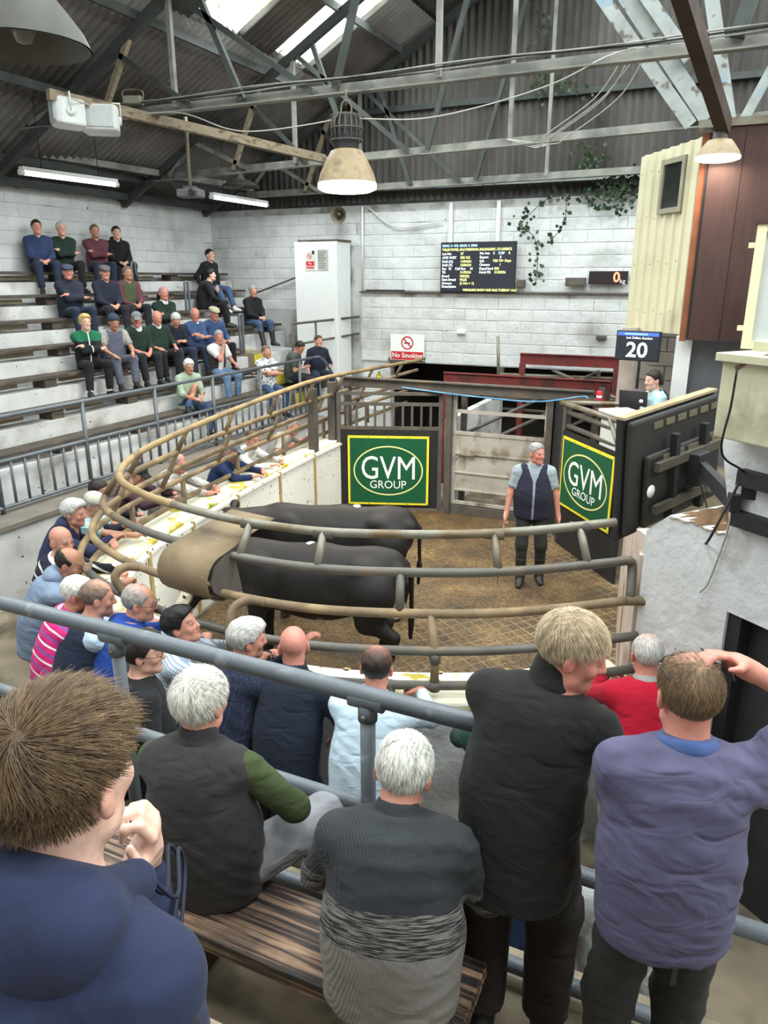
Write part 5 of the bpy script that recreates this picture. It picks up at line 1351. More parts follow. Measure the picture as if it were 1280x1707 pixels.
# ------------------------------------------------------------------ white booth at the end of the stand
bo = empty('white_booth', (-7.74, 14.05, 1.4), 0, 'tall plain white booth standing in the corner beside the stand', 'booth')
MB().box((-0.53, -0.30, 0), (0.44, 0.30, 2.82)).build('cabinet', M_WHITE, bo, 0.01)
MB().box((-0.52, -0.306, 0.04), (0.42, -0.299, 2.78)).build('door', M_WHITE, bo)
MB().box((-0.48, -0.25, 2.82), (0.46, 0.31, 2.86)).build('rotten_top_board', M('rotten_board', srgb(88, 76, 68), 0.9, 0.3, 6), bo)
pn = empty('door_notice', (-7.90, 13.742, 3.87), 0, 'small No Smoking notice on the white booth', 'notice')
MB().box((-0.12, -0.006, -0.20), (0.12, 0, 0.20)).build('sheet', M('notice_paper', srgb(214, 214, 210), 0.6), pn)
MB().box((-0.095, -0.009, -0.16), (0.095, -0.005, -0.02)).build('red_band', M_SRED, pn); prohibition(pn, -0.01, 0.08, 0.055, -0.007)
text(pn, 'No\nSmoking', 0, -0.0095, -0.09, 0.055, M_SWHITE); MB().box((0.05, -0.009, 0.11), (0.10, -0.005, 0.18)).build('black_square', M_SBLK, pn)
pn2 = empty('paper_notice', (-7.61, 13.742, 3.87), 0, 'closely printed paper notice on the white booth', 'notice')
MB().box((-0.12, -0.006, -0.20), (0.12, 0, 0.20)).build('sheet', M('notice_grey', srgb(176, 178, 172), 0.6), pn2)
for i in range(9): MB().box((-0.10, -0.008, 0.15 - i * 0.038), (0.08 - 0.02 * (i % 3), -0.005, 0.162 - i * 0.038)).build('print_line', M_STEEL, pn2)

# ------------------------------------------------------------------ lamps, tubes, speakers, projector
def bell_lamp(top, r, h, lit, label, watts=0, cage=True):
    t_ = empty('pendant_lamp', top, 0, label, 'lamp')
    M_SH = M('dark_enamel_shade', srgb(66, 64, 60), 0.6, 0.2, 5, 0.001, 40) if not lit else M('dusty_lamp_shade', srgb(150, 132, 104), 0.6, 0.2, 5, 0.001, 40, dirt=srgb(110, 96, 78), dscale=6)
    M_SHI = M('lamp_shade_inside', srgb(236, 228, 206), 0.5, 0.05) if lit else M('dark_shade_inside', srgb(84, 80, 74), 0.6, 0.1)
    prof = [(0.10 * r / 0.3, 0), (0.16 * r / 0.3, -h * 0.06), (r * 0.72, -h * 0.33), (r * 0.9, -h * 0.62), (r * 0.99, -h * 0.86), (r, -h * 0.88)]
    MB().lathe([(p[0], p[1]) for p in prof], n=36).build('shade', M_SH, t_)
    MB().lathe([(p[0] - 0.008, p[1] - 0.006) for p in prof], n=36).build('reflector', M_SHI, t_)
    if lit:
        bl = MB().lathe([(r * 0.97, -h * 0.86), (r * 1.0, -h * 0.92), (r * 0.99, -h * 1.03), (r * 0.80, -h * 1.10), (r * 0.4, -h * 1.14), (0.001, -h * 1.15)], n=36).build('glowing_lens', M_emit('lamp_glow', (1.0, 0.88, 0.66), 9.0), t_)
        ld = bpy.data.lights.new('lamp_light', 'AREA'); ld.shape = 'DISK'; ld.size = r * 1.7; ld.energy = watts; ld.color = (1.0, 0.86, 0.66)
        lo = bpy.data.objects.new('lamp_light', ld); lo.location = (0, 0, -h * 1.18); COL.objects.link(lo); lo.parent = t_
    else:
        MB().lathe([(0.0, -h * 0.3), (0.05, -h * 0.32), (0.07, -h * 0.6), (0.04, -h * 0.8), (0.0, -h * 0.84)], n=14).build('bulb', M('dull_bulb', srgb(120, 118, 112), 0.3), t_)
    if cage:
        for i in range(16):
            q = 2 * math.pi * i / 16; rr = r * 0.52
            MB().tube([(rr * 0.95 * math.cos(q), rr * 0.95 * math.sin(q), h * 0.18), (rr * math.cos(q), rr * math.sin(q), h * 0.60), (rr * 0.8 * math.cos(q), rr * 0.8 * math.sin(q), h * 0.85)], 0.010, 5).build('cooling_fin', M_STEEL, t_)
        MB().lathe([(r * 0.40, 0.0), (r * 0.42, h * 0.15), (r * 0.42, h * 0.75), (r * 0.2, h * 0.9), (0, h * 0.92)], n=20).build('gear_housing', M_BLACK, t_)
        for z in (0.2, 0.5, 0.8): MB().tube([(r * 0.54 * math.cos(q), r * 0.54 * math.sin(q), h * z) for q in np.linspace(0, 6.283, 20, endpoint=False)], 0.008, 5, closed=True).build('cage_ring', M_STEEL, t_)
        MB().tube(smooth_path([(-0.07, 0, h * 0.85), (-0.06, 0, h * 1.1), (0, 0, h * 1.2), (0.06, 0, h * 1.1), (0.07, 0, h * 0.85)], 5), 0.012, 6).build('bail', M_GALV, t_)
    else:
        MB().lathe([(0.10 * r / 0.3, 0), (0.07, 0.06), (0.055, 0.14), (0.0, 0.16)], n=16).build('neck', M_STEEL, t_)
    return t_
p = at(578, 248, y=8.64); lm = bell_lamp((p.x, p.y, p.z), 0.355, 0.43, True, 'large lit bell lamp with caged top hanging in the middle', 120)
zt = 5.63
MB().tube([(0, 0, 0.46), (0, 0.0, zt - p.z)], 0.012, 6).build('chain', M_GALV, lm)
p = at(1200, 232, d=9.3); l2 = bell_lamp((p.x, p.y, p.z), 0.225, 0.19, True, 'small lit dome lamp beside the brown cladding at upper right', 14, cage=False)
MB().tube([(0, 0, 0.12), pt(1207, 212, 9.32).lerp(pt(1128, -40, 7.2), 0.03) - p], 0.016, 6).build('stem', M_STEEL, l2)
p = at(400, 300, y=12.6); l3 = bell_lamp((p.x, p.y, p.z), 0.36, 0.14, False, 'unlit shallow dome lamp above the far fluorescent tube', cage=False)
p = at(30, -12, d=5.2); l4 = bell_lamp((p.x, p.y, p.z), 0.36, 0.30, False, 'big unlit dome lamp cut off by the upper left corner', cage=False)
MB().tube([(0, 0, 0.1), (0, 0, roof_z(l4.location.x) - l4.location.z - 0.05)], 0.012, 6).build('chain', M_STEEL, l4)
MB().tube([(0, 0, 0.1), (0, 0, roof_z(l3.location.x) - l3.location.z - 0.05)], 0.008, 6).build('chain', M_STEEL, l3)
def tube_light(a, b, label, watts):
    a = Vector(a); b = Vector(b); c = (a + b) / 2; t_ = empty('fluorescent_light', c, 0, label, 'light')
    d = (b - a).normalized()
    MB().beam(a - c + Vector((0, 0, 0.05)), b - c + Vector((0, 0, 0.05)), 0.09, 0.05).build('housing', M_PLASTIC, t_)
    MB().tube([a - c, b - c], 0.034, 10).build('tube', M_emit('tube_glow', (0.95, 1.0, 0.98), 6.0), t_)
    for q in (a, b): MB().tube([q - c - d * 0.03, q - c + d * 0.03], 0.04, 10).build('end_cap', M_PLASTIC, t_)
    ld = bpy.data.lights.new('tube_light', 'AREA'); ld.shape = 'RECTANGLE'; ld.size = 0.07; ld.size_y = (b - a).length; ld.energy = watts; ld.color = (0.95, 1.0, 0.98)
    lo = bpy.data.objects.new('tube_light', ld); lo.location = (0, 0, -0.05); lo.rotation_euler = (0, 0, math.atan2(d.y, d.x) - math.pi / 2); COL.objects.link(lo); lo.parent = t_
    for q in (a.lerp(b, 0.2), a.lerp(b, 0.8)): MB().tube([q - c + Vector((0, 0, 0.07)), q - c + Vector((0, 0, roof_z(q.x) - c.z - 0.1))], 0.006, 5).build('hanger_wire', M_WIREB, t_)
tube_light((-9.02, 7.93, 4.9), (-8.88, 9.55, 4.9), 'glowing fluorescent tube over the near end of the stand', 45)
tube_light((-8.66, 11.64, 4.9), (-8.66, 13.4, 4.9), 'glowing fluorescent tube over the far end of the stand', 45)
# timber carrying the speakers
A = at(80, 157, y=7.4); B = at(540, 265, y=11.6)
o = MB().beam(A, B, 0.10, 0.12).build('timber_beam', M_TIMBER); tag(o, 'long pale timber slung between two roof trusses', 'beam')
def speaker(c, yaw, label):
    t_ = empty('loudspeaker', c, R(yaw), label, 'loudspeaker')
    MB().prism([(-0.20, 0.18, -0.16), (0.20, 0.18, -0.16), (0.24, -0.10, -0.15), (0.20, -0.18, -0.13), (-0.20, -0.18, -0.13), (-0.24, -0.10, -0.15)], (0, 0, 0), (0, 0, 0.30)).build('cabinet', M_PLASTIC, t_, 0.03)
    MB().box((-0.18, -0.195, -0.10), (0.18, -0.175, 0.14)).build('grille', M('speaker_grille', srgb(184, 188, 190), 0.5, 0.1, 30), t_, 0.01)
    for sx in (-1, 1): MB().lathe([(0.055, 0), (0.055, 0.02), (0.03, 0.03), (0, 0.03)], (sx * 0.225, 0.0, 0), 14, axis=(sx, 0, 0)).build('bracket_knob', M_PLASTIC, t_)
    MB().tube([(-0.25, 0, 0), (-0.25, 0, 0.20), (0.25, 0, 0.20), (0.25, 0, 0)], 0.012, 6).build('bracket', M_PLASTIC, t_)
p = at(113, 190, y=7.7); speaker(p, -35, 'white box loudspeaker, left of the pair under the timber beam')
p = at(168, 201, y=8.05); speaker(p, 35, 'white box loudspeaker, right of the pair under the timber beam')
p = at(222, 168, y=8.6); fl_ = empty('floodlight', p, 0.4, 'small grey floodlight lying on the timber beam', 'floodlight')
MB().box((-0.12, -0.08, -0.05), (0.12, 0.08, 0.05)).build('body', M_GALV, fl_, 0.015); MB().tube(smooth_path([(-0.13, 0, 0), (-0.12, 0, 0.12), (0.12, 0, 0.12), (0.13, 0, 0)], 4), 0.008, 6).build('bracket', M_GALV, fl_)
p = at(318, 322, y=9.3); pj = empty('projector', p, 0.3, 'grey projector on a pole hung from the timber beam', 'projector')
MB().box((-0.17, -0.13, -0.06), (0.17, 0.13, 0.05)).build('body', M('projector_grey', srgb(96, 96, 98), 0.5), pj, 0.02)
MB().lathe([(0.045, 0), (0.045, 0.04), (0.03, 0.045), (0, 0.03)], (0.07, -0.13, 0.0), 16, axis=(0, -1, 0)).build('lens', M_BLACK, pj)
MB().tube([(0, 0, 0.05), (0, 0, 0.98)], 0.026, 10).build('pole', M_GALV, pj); MB().box((-0.08, -0.08, 0.05), (0.08, 0.08, 0.09)).build('mount_plate', M_STEEL, pj)
MB().tube(smooth_path([(-0.1, 0.05, 0.0), (-0.24, 0.02, 0.08), (-0.22, 0, 0.3), (-0.05, 0, 0.4), (0.03, 0, 0.7)], 6), 0.008, 5).build('cable', M_WIREB, pj)
p = at(566, 358, y=14.2); hn = empty('horn_speaker', p, 0, 'round grey horn loudspeaker at the top of the back wall', 'loudspeaker')
MB().lathe([(0.165, 0.12), (0.15, 0.11), (0.10, 0.03), (0.05, -0.03), (0.03, -0.06)], (0, 0, 0), 28, axis=(0.25, -1, -0.1)).build('horn', M_GALV, hn)
MB().lathe([(0.0, 0.10), (0.045, 0.08), (0.04, 0.02), (0.0, 0.0)], (0, 0, 0), 16, axis=(0.25, -1, -0.1)).build('centre_cone', M_STEEL, hn); MB().lathe([(0.05, -0.03), (0.06, -0.10), (0.05, -0.18), (0, -0.18)], (0, 0, 0), 16, axis=(0.25, -1, -0.1)).build('driver', M_STEEL, hn)

# ------------------------------------------------------------------ cables
def cable(label, pts, r=0.008, mat=None):
    o = MB().tube(smooth_path(pts, 8), r, 5).build('cable', mat or M_WIRE); return tag(o, label, 'cable')
cable('white cable sagging from the speaker timber to the hanging lamp', [at(120, 165, y=7.5), at(200, 190, y=8.4), at(300, 188, y=8.65), at(380, 215, y=8.65), at(440, 218, y=8.65), at(545, 202, y=8.65), at(575, 190, y=8.65)])
cable('long white cable looping from the hanging lamp to the right truss', [at(600, 198, y=8.65), at(700, 198, y=8.65), at(800, 178, y=8.65), at(920, 140, y=8.65), at(1010, 95, y=8.65), at(1060, 80, y=8.65)])
for k_, (x0, dx) in enumerate(((1040, 0), (1050, 6), (1060, -8), (1075, 4))):
    cable('thin pale cable slanting between two tie bars at upper right, %s of four' % ('first', 'second', 'third', 'fourth')[k_], [at(x0, 96, y=8.75), at(x0 - 50 + dx, 165, y=9.8), at(x0 - 130 + dx, 225, y=11.0), at(895 + k_ * 8, 246 - k_ * 2, y=11.6), at(845, 232, y=11.65)], 0.007)
for k_ in range(3):
    cable('cable lying along the nearest tie bar, %s of three' % ('upper', 'middle', 'lower')[k_], [Vector((x, 8.62 - 0.015 * k_, 5.72 + 0.015 * k_ + 0.012 * math.sin(x * 2.3 + k_))) for x in np.linspace(-8.3, 3, 24)], 0.010, M_WIREB if k_ == 1 else M_TRUSS)

# ------------------------------------------------------------------ auction box at the right of the ring
CA, CD = Vector((-1.33, 11.0, 0)), Vector((0.6, -0.8, 0)); cang = math.atan2(-0.8, 0.6)
cp = empty('wall_cream_cladding', (CA.x, CA.y, 2.85), cang, kind='structure')
M_CRM = M('cream_cladding', srgb(200, 194, 164), 0.6, 0.08, 2, 0.001, 30, dirt=srgb(176, 168, 140), dscale=1.4, dthr=(0.55, 0.75))
cw = 1.33
def clad(x0, w_):
    V = []; prof = [(0, 0), (0.10, 0), (0.125, -0.03), (0.165, -0.03), (0.19, 0)]
    for x, y in prof:
        k_ = x / 0.19 * w_
        zt = 2.18 + 0.03 * (x0 + k_) / cw
        V += [(x0 + k_, y, 0.02 * (x0 + k_)), (x0 + k_, y, zt), (x0 + k_, y + 0.004, zt), (x0 + k_, y + 0.004, 0.02 * (x0 + k_))]
    F = []
    for i in range(len(prof) - 1):
        a = i * 4; F += [(a, a + 4, a + 5, a + 1), (a + 2, a + 6, a + 7, a + 3), (a + 1, a + 5, a + 6, a + 2), (a, a + 3, a + 7, a + 4)]
    return MB().add(V, F).build('cladding_rib', M_CRM, cp)
for i in range(7): clad(i * cw / 7, cw / 7)
for i, z in enumerate((0.25, 0.85, 1.40, 1.95)):
    for j in range(6):
        if not (z > 1.3 and 2 < j < 5): MB().lathe([(0.010, 0), (0.008, 0.006), (0, 0.007)], (0.06 + j * cw / 7 + 0.02, -0.004, z + 0.03 * (j % 2)), 6, axis=(0, -1, 0)).build('screw', M_STEEL, cp)
wn = empty('window_1', (CA.x + CD.x * 0.83, CA.y + CD.y * 0.83, 4.60), cang, kind='structure')
M_WF = M('grey_window_frame', srgb(138, 132, 116), 0.7, 0.1)
for lo_, hi_ in (((-0.25, -0.06, -0.31), (-0.19, 0, 0.31)), ((0.19, -0.06, -0.31), (0.25, 0, 0.31)), ((-0.19, -0.06, 0.25), (0.19, 0, 0.31)), ((-0.19, -0.06, -0.31), (0.19, 0, -0.25))): MB().box(lo_, hi_).build('window_frame', M_WF, wn)
MB().box((-0.19, -0.035, -0.25), (0.19, -0.028, 0.25)).build('pane', M('dark_glass', (0.02, 0.025, 0.022), 0.12, 0.3, 6), wn)
br_ = empty('wall_brown_cladding', (-0.44, 9.55, 2.84), 0, kind='structure')
M_BRN = M('maroon_cladding', srgb(64, 42, 40), 0.65, 0.16, 3, 0.001, 30, stretch=(5, 5, 0.6))
for i in range(6): MB().box((i * 0.335, -0.02, 0.0), (i * 0.335 + 0.33, 0.0, 2.25)).build('board', M_BRN, br_)
MB().box((-0.10, 0.05, -0.02), (-0.03, 0.12, 2.2)).build('rusty_stud', M('rust_timber', srgb(132, 78, 52), 0.8, 0.25, 4), br_)
MB().box((-0.03, 0.02, 0.0), (2.0, 0.25, 2.2)).build('dark_core', M_BLACK, br_)
MB().box((-0.15, -0.05, 2.24), (2.0, 0.3, 2.32)).build('top_flashing', M_GALV, br_)
bx = struct(MB().box((-1.25, 11.3, 0.0), (2.0, 11.4, 2.95)), 'wall_auction_box', M('grey_pink_block', srgb(150, 142, 138), 0.85, 0.15, 3, 0.004, 20))
for r_ in range(8):
    for c_i in range(5): MB().box((-1.22 + c_i * 0.45 + (r_ % 2) * 0.2, 11.285, 1.35 + r_ * 0.2), (-0.79 + c_i * 0.45 + (r_ % 2) * 0.2, 11.302, 1.535 + r_ * 0.2)).build('block', MATS['grey_pink_block'], bx)
struct(MB().box((-0.58, 9.75, 0.0), (-0.40, 9.95, 2.86)), 'trim_1', M_WHITE)
struct(MB().box((-0.40, 9.85, 0.0), (2.0, 9.9, 2.86)), 'door_1', M('grey_door_paint', srgb(96, 98, 104), 0.6, 0.1))
struct(MB().box((-1.05, 9.12, 0.0), (2.0, 11.3, 1.30)), 'floor_auction_box', M_TREAD)
struct(MB().box((-1.32, 10.6, 1.3), (-1.12, 10.8, 2.9)), 'trim_2', M('patchy_plaster', srgb(176, 160, 148), 0.9, 0.2, 4, 0.004, 30))
# monitor showing 20
q = at(1062, 577, y=10.0); mo = empty('monitor', q, cang * 0.25, 'small wall monitor showing a big number 20', 'monitor')
MB().box((-0.28, 0, -0.185), (0.28, 0.05, 0.185)).build('case', M_BLACK, mo, 0.008); MB().box((-0.268, -0.004, -0.170), (0.268, 0.002, 0.175)).build('screen', E_BK, mo)
text(mo, '20', 0.0, -0.006, -0.045, 0.27, E_W, bold=0.004, split=True, fit=(0.27, 0.19)); MB().box((-0.26, -0.006, 0.125), (0.26, -0.003, 0.170)).build('title_bar', M_emit('screen_navy', (0.05, 0.12, 0.45), 0.8), mo)
text(mo, 'Lot Online Auction', 0.02, -0.0062, 0.100, 0.042, E_W); MB().box((-0.17, -0.0072, 0.138), (0.12, -0.0055, 0.158)).build('address_bar', M_emit('screen_midblue', (0.25, 0.4, 0.8), 0.8), mo)
MB().tube([(0, 0.05, 0), (0, 0.14, -0.1), (0, 0.14, -0.55)], 0.02, 8).build('stand', M_STEEL, mo)
# desk and laptop
q = at(1058, 684, d=9.55); dk = empty('clerk_desk', (q.x, q.y, 1.30), cang + R(90), 'small brown desk carrying the clerk\'s laptop', 'desk')
zt = q.z - 1.30
MB().box((-0.40, -0.30, zt - 0.04), (0.45, 0.25, zt)).build('top', M('brown_desk', srgb(96, 62, 52), 0.6), dk, 0.005)
for x, y in ((-0.35, -0.25), (0.40, -0.25), (-0.35, 0.2), (0.40, 0.2)): MB().box((x - 0.02, y - 0.02, 0), (x + 0.02, y + 0.02, zt - 0.04)).build('leg', M_STEEL, dk)
lp = empty('laptop', (q.x - 0.03, q.y + 0.05, q.z), R(-8), 'open dark laptop with a round white badge facing the ring', 'laptop')
MB().box((-0.17, 0.0, 0.0), (0.17, 0.24, 0.016)).build('keyboard_base', M_BLACK, lp, 0.004); MB().beam((0, 0.0, 0.01), (0.0, -0.055, 0.235), 0.34, 0.010, up=(0, -1, 0)).build('lid', M('laptop_lid', srgb(50, 50, 54), 0.4), lp)
MB().lathe([(0.026, 0), (0.026, 0.002), (0, 0.002)], (0.10, -0.040, 0.115), 18, axis=(0, -1, -0.2)).build('badge', M_SWHITE, lp)
o = empty('drink_can', at(998, 668, d=9.35), 0, 'red and white drinks can by the corner of the rails', 'can'); MB().lathe([(0.0, 0), (0.028, 0), (0.033, 0.01), (0.033, 0.105), (0.027, 0.12), (0, 0.12)], n=16).build('body', M_SRED, o)
MB().lathe([(0.0335, 0.04), (0.0335, 0.065)], n=16).build('white_band', M_SWHITE, o)
tk = empty('white_tank', at(1012, 706, d=9.0) - Vector((0, 0, 0.33)), cang + R(0), 'white plastic tub behind the right green sign', 'tub'); MB().box((-0.28, 0.05, -0.3), (0.20, 0.40, 0.42)).build('body', M_PLASTIC, tk, 0.05); MB().box((-0.30, 0.03, 0.42), (0.22, 0.42, 0.46)).build('lid', M_PLASTIC, tk, 0.012)
# pink boards closing the ring's right side
wr = struct(MB().beam((-0.74, 8.3, 0.6), (-0.27, 4.55, 0.6), 0.08, 1.3), 'wall_ring_side', M('pinkish_boards', srgb(198, 180, 168), 0.7, 0.12, 3, 0.002, 30, dirt=srgb(150, 120, 96), dscale=2.5))
for k_ in range(9):
    a = Vector((-0.74, 8.3, 0)).lerp(Vector((-0.27, 4.55, 0)), k_ / 9 + 0.005); b = Vector((-0.74, 8.3, 0)).lerp(Vector((-0.27, 4.55, 0)), (k_ + 1) / 9 - 0.005)
    MB().beam(a + Vector((-0.05, -0.01, 0.95)), b + Vector((-0.05, -0.01, 0.95)), 0.03, 1.9).build('board', MATS['pinkish_boards'], wr)
MB().beam((-0.34, 4.72, 1.0), (-0.24, 4.56, 1.0), 0.10, 2.05).build('end_board', MATS['pinkish_boards'], wr)
# plastered block of the auction rostrum
PA, PD = Vector((-0.31, 4.52, 0)), Vector((0.783, -0.622, 0)); PN = Vector((0.622, 0.783, 0))
def pf(u, z, d=0.0): return PA + PD * u + PN * d + Vector((0, 0, z))
pw = MB()
def wpoly(poly, thick):
    pw.prism([pf(u, z) for u, z in poly], (0, 0, 0), PN * thick)
u_ = lambda px, py: ((at(px, py, d=4.2) - PA).dot(PD))
wpoly([(0.0, -0.1), (0.62, -0.1), (0.62, 1.80), (1.9, 1.80), (1.9, 3.3), (0.40, 2.86), (0.47, 2.60), (0.55, 2.30), (0.54, 2.22), (0.16, 2.22), (0.0, 2.08)], 0.55)
wpoly([(1.55, -0.1), (1.9, -0.1), (1.9, 1.80), (1.55, 1.80)], 0.55)
plw = struct(pw, 'wall_rostrum', M_PLASTER)
mb = MB(); rg = random.Random(3)
V = []; nU, nD = 14, 8
for i in range(nU):
    for j in range(nD):
        V.append(pf(0.16 + 0.40 * i / (nU - 1), 2.20 + 0.06 * math.sin(3.1 * i / nU) * (j / nD) + rg.uniform(0, 0.03), -0.01 + 0.5 * j / (nD - 1)))
mb.add(V, [(i * nD + j, (i + 1) * nD + j, (i + 1) * nD + j + 1, i * nD + j + 1) for i in range(nU - 1) for j in range(nD - 1)], True)
mb.build('rubble', M('brown_dirt', srgb(112, 86, 60), 0.95, 0.35, 12, 0.01, 40, spots=srgb(190, 180, 160), sscale=40, sthr=(0.68, 0.72)), plw)
d2 = struct(MB().prism([pf(0.64, -0.05, 0.12), pf(1.55, -0.05, 0.12), pf(1.55, 1.78, 0.12), pf(0.64, 1.78, 0.12)], (0, 0, 0), PN * 0.04), 'door_2', M('dark_slate_door', srgb(52, 54, 56), 0.5, 0.15))
MB().prism([pf(0.62, -0.05, 0.02), pf(0.70, -0.05, 0.02), pf(0.70, 1.79, 0.02), pf(0.62, 1.79, 0.02)], (0, 0, 0), PN * 0.1).build('door_frame', M_BLACK, d2)
# television seen from behind, on its wall arm
T0 = at(1034, 785, d=5.0); T1 = at(1184, 735, d=5.95); td = (T1 - T0); td.z = 0; tl = td.length; tang = math.atan2(td.y, td.x)
tvb = empty('television', ((T0.x + T1.x) / 2, (T0.y + T1.y) / 2, 2.29), tang, 'big black television seen from behind, mounted over the ring', 'television')
tvb.rotation_euler = (0, -0.085, tang)
hw_ = tl / 2; hh_ = 0.43
M_TVB = M('dusty_black_plastic', srgb(42, 40, 38), 0.6, 0.2, 4, 0.001, 40, dirt=srgb(84, 76, 62), dscale=2.2, dthr=(0.58, 0.78))
MB().box((-hw_, 0.0, -hh_), (hw_, 0.05, hh_)).build('bezel', M_BLACK, tvb, 0.01)
MB().prism([(-hw_ + 0.03, 0, -hh_ + 0.03), (hw_ - 0.03, 0, -hh_ + 0.03), (hw_ - 0.03, 0, hh_ - 0.03), (-hw_ + 0.03, 0, hh_ - 0.03)], (0, 0, 0), (0, -0.05, 0)).build('back_cover', M_TVB, tvb, 0.02)
MB().box((-hw_ * 0.7, -0.10, -hh_ * 0.85), (hw_ * 0.95, -0.05, hh_ * 0.35)).build('back_bulge', M_TVB, tvb, 0.03)
MB().box((-hw_, -0.02, hh_ - 0.012), (hw_, 0.05, hh_ + 0.006)).build('dusty_top_edge', M('dust', srgb(150, 132, 104), 0.95), tvb)
for i in range(9): MB().box((-hw_ * 0.5 + i * 0.14, -0.058, hh_ * 0.72), (-hw_ * 0.5 + i * 0.14 + 0.10, -0.048, hh_ * 0.82)).build('vent', M('vent_dust', srgb(96, 88, 70), 0.9), tvb)
for i in range(3): MB().box((-hw_ * 0.4 + i * 0.3, -0.106, hh_ * 0.18), (-hw_ * 0.4 + i * 0.3 + 0.25, -0.098, hh_ * 0.30)).build('vent', MATS['vent_dust'], tvb)
for x in (-0.12, 0.24): MB().box((x - 0.025, -0.15, -0.36), (x + 0.025, -0.10, 0.26)).build('mount_bar', M_BLACK, tvb)
for z in (-0.22, 0.08): MB().box((-0.36, -0.165, z - 0.03), (0.42, -0.13, z + 0.03)).build('mount_rail', M('dusty_bracket', srgb(70, 64, 54), 0.7, 0.2, 6), tvb)
MB().box((0.0, -0.24, -0.13), (0.14, -0.15, 0.10)).build('tilt_head', M_BLACK, tvb, 0.01); MB().lathe([(0.02, 0), (0.02, 0.10), (0.028, 0.10), (0.028, 0.13), (0, 0.13)], (0.03, -0.24, -0.06), 10, axis=(-0.4, -1, -0.5)).build('tilt_handle', M_GALV, tvb)
MB().lathe([(0.045, 0), (0.045, 0.002), (0, 0.002)], (-0.34, -0.1005, -0.10), 18, axis=(0, -1, 0)).build('round_sticker', M_SWHITE, tvb)
arm = empty('wall_bracket', pf(0.62, 2.5), 0, 'black steel arm and wall plate holding the television', 'bracket')
o_ = pf(0.62, 2.5); ah = tvb.matrix_world.inverted()
hd = Vector((tvb.location.x, tvb.location.y, 2.29)) + Matrix.Rotation(tang, 3, 'Z') @ Vector((0.07, -0.22, 0.0))
MB().beam(hd - o_, pf(0.62, 2.42, -0.06) - o_, 0.05, 0.09).build('arm', M_BLACK, arm)
MB().box((-0.02, -0.04, -0.05), (0.5, 0.03, 0.05)).build('pivot', M_BLACK, arm)
for z in (2.56, 2.34): MB().beam(pf(0.60, z, -0.03) - o_, pf(1.4, z, -0.03) - o_, 0.06, 0.08).build('wall_plate', M_BLACK, arm)
cable('black cable drooping from the television to the wall', [hd + Vector((0, 0, -0.1)), hd + Vector((0.1, -0.2, -0.32)), pf(0.55, 2.2, -0.15), pf(0.62, 2.55, -0.05)], 0.007, M_WIREB)
cable('pair of pale cables hanging down the rostrum plaster', [pf(0.58, 2.6, -0.03), pf(0.57, 2.3, -0.02), pf(0.50, 1.95, -0.02), pf(0.45, 1.85, -0.02)], 0.006)
# cream electrical cabinet above
ec = empty('electrical_cabinet', pf(0.52, 2.77, 0.04), math.atan2(PD.y, PD.x), 'cracked cream metal cabinet with a rusty open top at the right edge', 'cabinet')
M_EC = M('cracked_cream_paint', srgb(188, 184, 154), 0.7, 0.1, 3, 0.003, 30, dirt=srgb(136, 124, 98), dscale=2.4, dthr=(0.56, 0.72), spots=srgb(90, 74, 58), sscale=14, sthr=(0.74, 0.77))
MB().box((0, -0.22, 0.0), (1.2, 0.14, 0.38)).build('body', M_EC, ec, 0.008); MB().box((-0.015, -0.26, 0.38), (1.2, 0.0, 0.42)).build('rim', M_EC, ec, 0.004); MB().box((0.0, -0.02, 0.37), (1.2, 0.16, 0.47)).build('back_box', M_EC, ec, 0.006)
MB().box((0.03, -0.20, 0.372), (1.2, -0.03, 0.395)).build('rusty_top', M('rusty_tray', srgb(104, 78, 60), 0.9, 0.3, 8), ec)
for k_ in range(4): cable('brown cable heaped on the cream cabinet, %s strand' % ('nearest', 'second', 'third', 'farthest')[k_], [pf(0.60 + 0.05 * k_, 3.12 - 0.01 * k_, -0.18 + 0.05 * k_), pf(0.70 + 0.05 * k_, 3.17, -0.16 + 0.05 * k_), pf(0.80 + 0.05 * k_, 3.25, -0.12), pf(1.0, 3.55 + 0.1 * k_, 0.0)], 0.012, M('brown_cable', srgb(118, 96, 80), 0.7))
cable('black cable running down the face of the cream cabinet', [pf(0.66, 3.12, -0.25), pf(0.655, 2.95, -0.25), pf(0.64, 2.72, -0.25), pf(0.64, 2.60, -0.06)], 0.006, M_WIREB)
MBs = MB().tube([pf(0.30, 2.25, 0.35), pf(0.40, 2.85, 0.30)], 0.04, 8).build('timber_prop', M_TIMBER); tag(MBs, 'bare timber prop behind the television arm', 'prop')
# weighing dial
q = at(1262, 480, y=8.6); dl_ = empty('weighing_dial', (q.x + 0.55, 8.6, q.z), R(-6), 'big cream framed weighing dial at the right edge', 'weighing scale')
for lo_, hi_ in (((-0.62, -0.09, -0.60), (-0.53, 0.08, 0.60)), ((0.53, -0.09, -0.60), (0.62, 0.08, 0.60)), ((-0.53, -0.09, 0.53), (0.53, 0.08, 0.60)), ((-0.53, -0.09, -0.60), (0.53, 0.08, -0.52))): MB().box(lo_, hi_).build('frame', M('cream_frame', srgb(226, 216, 176), 0.5, 0.06), dl_, 0.006)
MB().box((-0.53, -0.03, -0.52), (0.53, 0.05, 0.53)).build('face', M('dial_face', srgb(190, 196, 194), 0.4, 0.05), dl_)
MB().lathe([(0.0, 0.0), (0.36, 0.0), (0.36, 0.012), (0, 0.012)], (0.08, -0.03, 0.0), 48, axis=(0, -1, 0)).build('dial_disc', M('dial_grey', srgb(96, 108, 104), 0.4, 0.06), dl_)
tk_ = MB()
